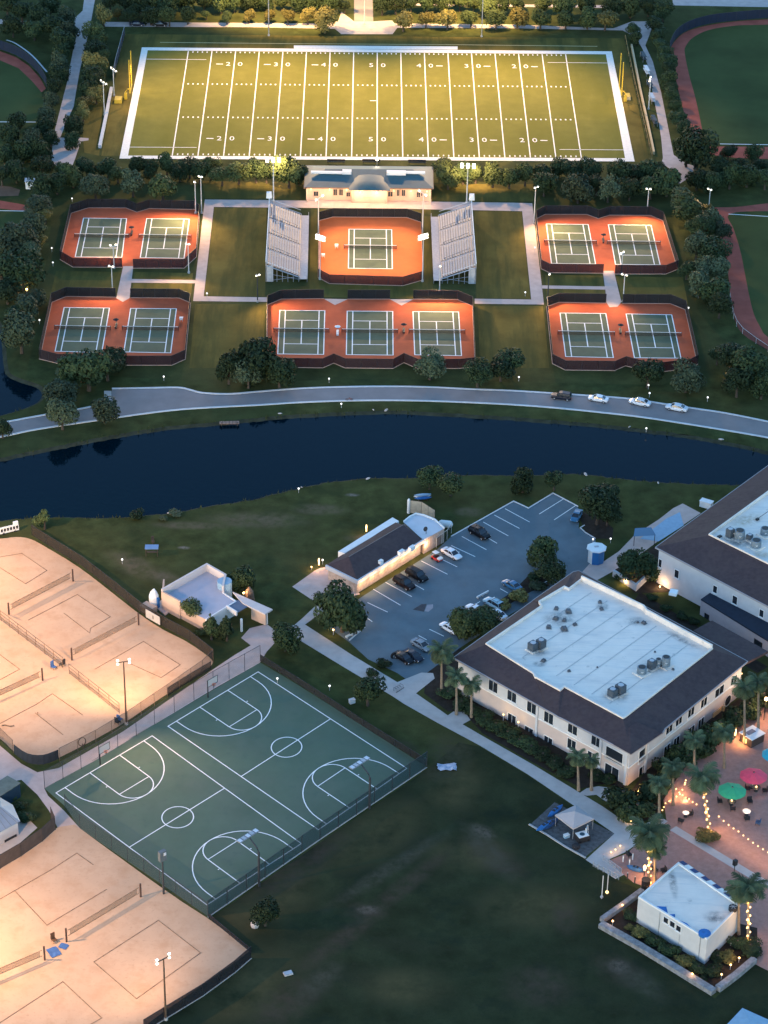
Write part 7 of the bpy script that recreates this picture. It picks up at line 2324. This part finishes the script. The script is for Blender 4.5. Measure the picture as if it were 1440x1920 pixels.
# shade tent, mats and gear on the gravel pad
p = P(1076, 1552)
root = thing('canopy_tent', 'pale four-sided canopy tent on the dark gravel pad', 'tent', p, R_(38))
c = 2.45
MB().add([(-c, -c, 2.5), (c, -c, 2.5), (c, c, 2.5), (-c, c, 2.5), (0, 0, 3.7)], [(0, 1, 4), (1, 2, 4), (2, 3, 4), (3, 0, 4)]).build('canopy', M('tent_canvas', (.38, .34, .33), .85, .05, 1.), root)
MB().ribbon([(-c, -c), (c, -c), (c, c), (-c, c)], .04, 2.22, 2.5, closed=True).build('valance', M('tent_canvas', ()), root)
for x in (-c + .1, c - .1):
    for y in (-c + .1, c - .1):
        inst('post', unit_post(STEEL), root, (x, y, 0), sc=(.06, .06, 2.5))
def kayak(label, u, v, a, ln, mat, z=.35):
    p = P(u, v, z)
    root = thing('kayak', label, 'kayak', (p.x, p.y, z), a, 'blue boats on the gravel pad')
    MB().tube([(-ln / 2, 0, .15), (-ln * .3, 0, 0), (0, 0, 0), (ln * .3, 0, 0), (ln / 2, 0, .15)], [.06, .42, .55, .42, .06], 10).build('hull', mat, root)
    MB().box((0, 0, .45), (ln * .3, .5, .12)).build('cockpit', DARK, root)
kayak('upper blue kayak behind the canopy tent', 1041, 1521, R_(52), 4.6, BLUE)
kayak('lower blue kayak at the corner of the gravel pad', 1022, 1548, R_(45), 4.6, BLUE, .5)
kayak('dark blue kayak beneath the lower blue one', 1033, 1545, R_(50), 4.4, M('navy_tarp', (.015, .05, .13), .6, .2, 1.))
kayak('blue paddle boat lying on the patio by the lit palm', 1192, 1629, R_(-25), 3.4, M('faded_blue', (.05, .14, .27), .6, .2, 1.), .3)
p = P(1091, 1574)
root = thing('display_cart', 'dark cart with white square top and dark round emblem by the tent', 'cart', p, R_(25))
MB().box((0, 0, .6), (2.3, 1.9, 1.0)).build('body', DARK, root)
MB().box((0, 0, 1.16), (2.0, 1.6, .1)).build('white_top', WHITEW, root)
MB().tube([(0, 0, 1.21), (0, 0, 1.23)], .48, 14).build('round_emblem', M('emblem_teal', (.03, .07, .09), .6, .1, 1.), root)
for x in (-.8, .8):
    for y in (-.9, .9):
        MB().tube([(x, y - .08, .25), (x, y + .08, .25)], .25, 8).build('wheel', RUBBER, root)
p = P(1102, 1568)
root = thing('paddle_rack', 'rack of pale paddles right of the white-topped cart', 'rack', p, R_(70))
for k in range(4):
    MB().tube([(k * .35 - .5, 0, 0), (k * .35 - .5, .3, 2.0)], [.05, .12], 6).build('paddle', (WHITEW, LBLUE, TANW, WHITEW)[k], root)
MB().box((0, .1, .9), (1.8, .08, .1)).build('crossbar', BARK, root)
p = P(1062, 1570)
root = thing('cool_box', 'small pale cool box on the gravel by the tent', 'box', p, .5)
MB().box((0, 0, .3), (1.0, .65, .6)).build('body', LBLUE, root)
MB().box((0, 0, .63), (1.04, .7, .08)).build('lid', WHITEW, root)
p = P(1080, 1590)
root = thing('cool_box', 'black bin bag heap below the white-topped cart', 'bag', p, .5)
root.name = 'bin_bag'
MB().ball((0, 0, .4), .8, 8, 5, 0, .6).build('bag', DARKFAB, root)
# hand rails on the steps
for lab, a, b in (('upper glass rail on the steps beside the patio', (1112, 1625), (1140, 1640)), ('lower glass rail on the steps beside the patio', (1140, 1640), (1160, 1650)), ('thin rail between the walk and patio corner', (1130, 1612), (1165, 1638))):
    A, B = P(*a), P(*b)
    d = B - A
    ang = math.atan2(d.y, d.x)
    root = thing('hand_rail', lab, 'rail', A, ang, 'rails on the steps')
    L = d.length
    for k in range(4):
        inst('post', unit_post(STEEL), root, (L * k / 3, 0, 0), sc=(.05, .05, 1.1))
    inst('rail', unit_box(STEEL), root, (L / 2, 0, 1.05), sc=(L, .06, .06))
    inst('glass_panel', unit_box(M('rail_glass', (.3, .35, .4), .1, 0, alpha=.25)), root, (L / 2, 0, .1), sc=(L, .02, .9))
for i, (u, v) in enumerate(((1186, 1612), (1180, 1622), (1168, 1616), (1176, 1648), (1190, 1655))):
    p = P(u, v)
    root = thing('bollard', 'slim bollard, %s beside the blue paddle boat' % ORD[i], 'bollard', p, 0, 'bollards by the paddle boat')
    MB().tube([(0, 0, 0), (0, 0, 1.3)], .12, 8).build('shaft', (WHITEW, POLED)[i > 2], root)
    MB().ball((0, 0, 1.32), .14, 6, 4).build('cap', STEEL, root)
pchair('dark lounge chair under the lit palm by the walk', 1180, 1602, R_(30))
pchair('dark stool left of the kiosk\'s back corner', 1228, 1630, R_(30))
pchair('dark seat beside the kiosk\'s back corner', 1244, 1632, R_(200))
p = P(1210, 1665)
root = thing('bin', 'dark slatted bin at the left corner of the kiosk', 'bin', p, R_(40))
for k in range(8):
    MB().box((.7 * math.cos(k * .785), .7 * math.sin(k * .785), .9), (.08, .5, 1.8), k * .785).build('slat', DARK, root)
MB().tube([(0, 0, 1.8), (0, 0, 1.9)], .8, 10).build('lid', DARK, root)
p = P(1376, 1640)
root = thing('speaker', 'black speaker on the pole behind the right palm', 'speaker', p, R_(40))
MB().tube([(0, 0, 0), (0, 0, 2.2)], .08, 6).build('pole', DARK, root)
MB().box((0, 0, 2.7), (.7, .6, 1.1)).build('cabinet', DARK, root)
# blue and white canopy at the bottom edge
q = PL([(1345, 1940), (1392, 1890), (1470, 1925), (1425, 1990)], 2.8)
o_ = bounds_c(q)
root = thing('canopy_tent', 'pale blue canopy cut by the bottom edge of the lawn', 'tent', o_)
l = [p_ - o_ for p_ in q]
ap = sum(l, Vector()) / 4
MB().add([(p_.x, p_.y, 2.8) for p_ in l] + [(ap.x, ap.y, 4.2)], [(0, 1, 4), (1, 2, 4), (2, 3, 4), (3, 0, 4)]).build('canopy', LBLUE, root)
MB().ribbon(l, .05, 2.5, 2.8, closed=True).build('valance', BLUE, root)
for p_ in l:
    inst('post', unit_post(STEEL), root, (p_.x * .95, p_.y * .95, 0), sc=(.07, .07, 2.8))
# round blue and white ticket kiosk
p = P(1117, 1052)
root = thing('ticket_kiosk', 'eight-sided blue and white kiosk with flat pale roof by the car park', 'kiosk', p, R_(12))
n = 8
for k in range(n):
    a, b = k * 2 * math.pi / n, (k + 1) * 2 * math.pi / n
    R1 = 1.75
    MB().add([(R1 * math.cos(a), R1 * math.sin(a), 0), (R1 * math.cos(b), R1 * math.sin(b), 0), (R1 * math.cos(b), R1 * math.sin(b), 3.2), (R1 * math.cos(a), R1 * math.sin(a), 3.2)], [(0, 1, 2, 3)]).build('wall_panel', (M('kiosk_blue', (.02, .14, .36), .6, .1, 1.) if k in (5, 6, 7) else LBLUE if k != 4 else WHITEW), root)
MB().tube([(0, 0, 3.2), (0, 0, 3.35), (0, 0, 3.5)], [2.15, 2.15, 1.7], 8).build('roof', WHITEW, root)
MB().box((0, .1, 3.55), (.9, .5, .1)).build('roof_hatch', M('hatch_grey', (.4, .38, .38), .8, .1, 1.), root)
# steps / canopy beside the planter
p = P(1205, 1017)
root = thing('glass_canopy', 'blue glass canopy beside the second building\'s rear walk', 'canopy', p, R_(8))
MB().add([(-2.4, -1.3, 2.4), (2.4, -1.3, 2.4), (1.9, 1.2, 2.9), (-1.6, 1.2, 2.9)], [(0, 1, 2, 3)]).build('glass_roof', M('canopy_glass', (.10, .17, .24), .15, 0, spec=.6), root)
for x in (-2.2, 2.2):
    inst('post', unit_post(DARK), root, (x, -1.2, 0), sc=(.07, .07, 2.4))
p = P(1324, 950)
root = thing('utility_box', 'white utility box at the rear of the right-hand building', 'box', p, R_(-30))
MB().box((0, 0, .7), (2.6, 1.4, 1.4)).build('cabinet', WHITEW, root)
MB().box((0, 0, 1.44), (2.8, 1.6, .1)).build('lid', WHITEW, root)
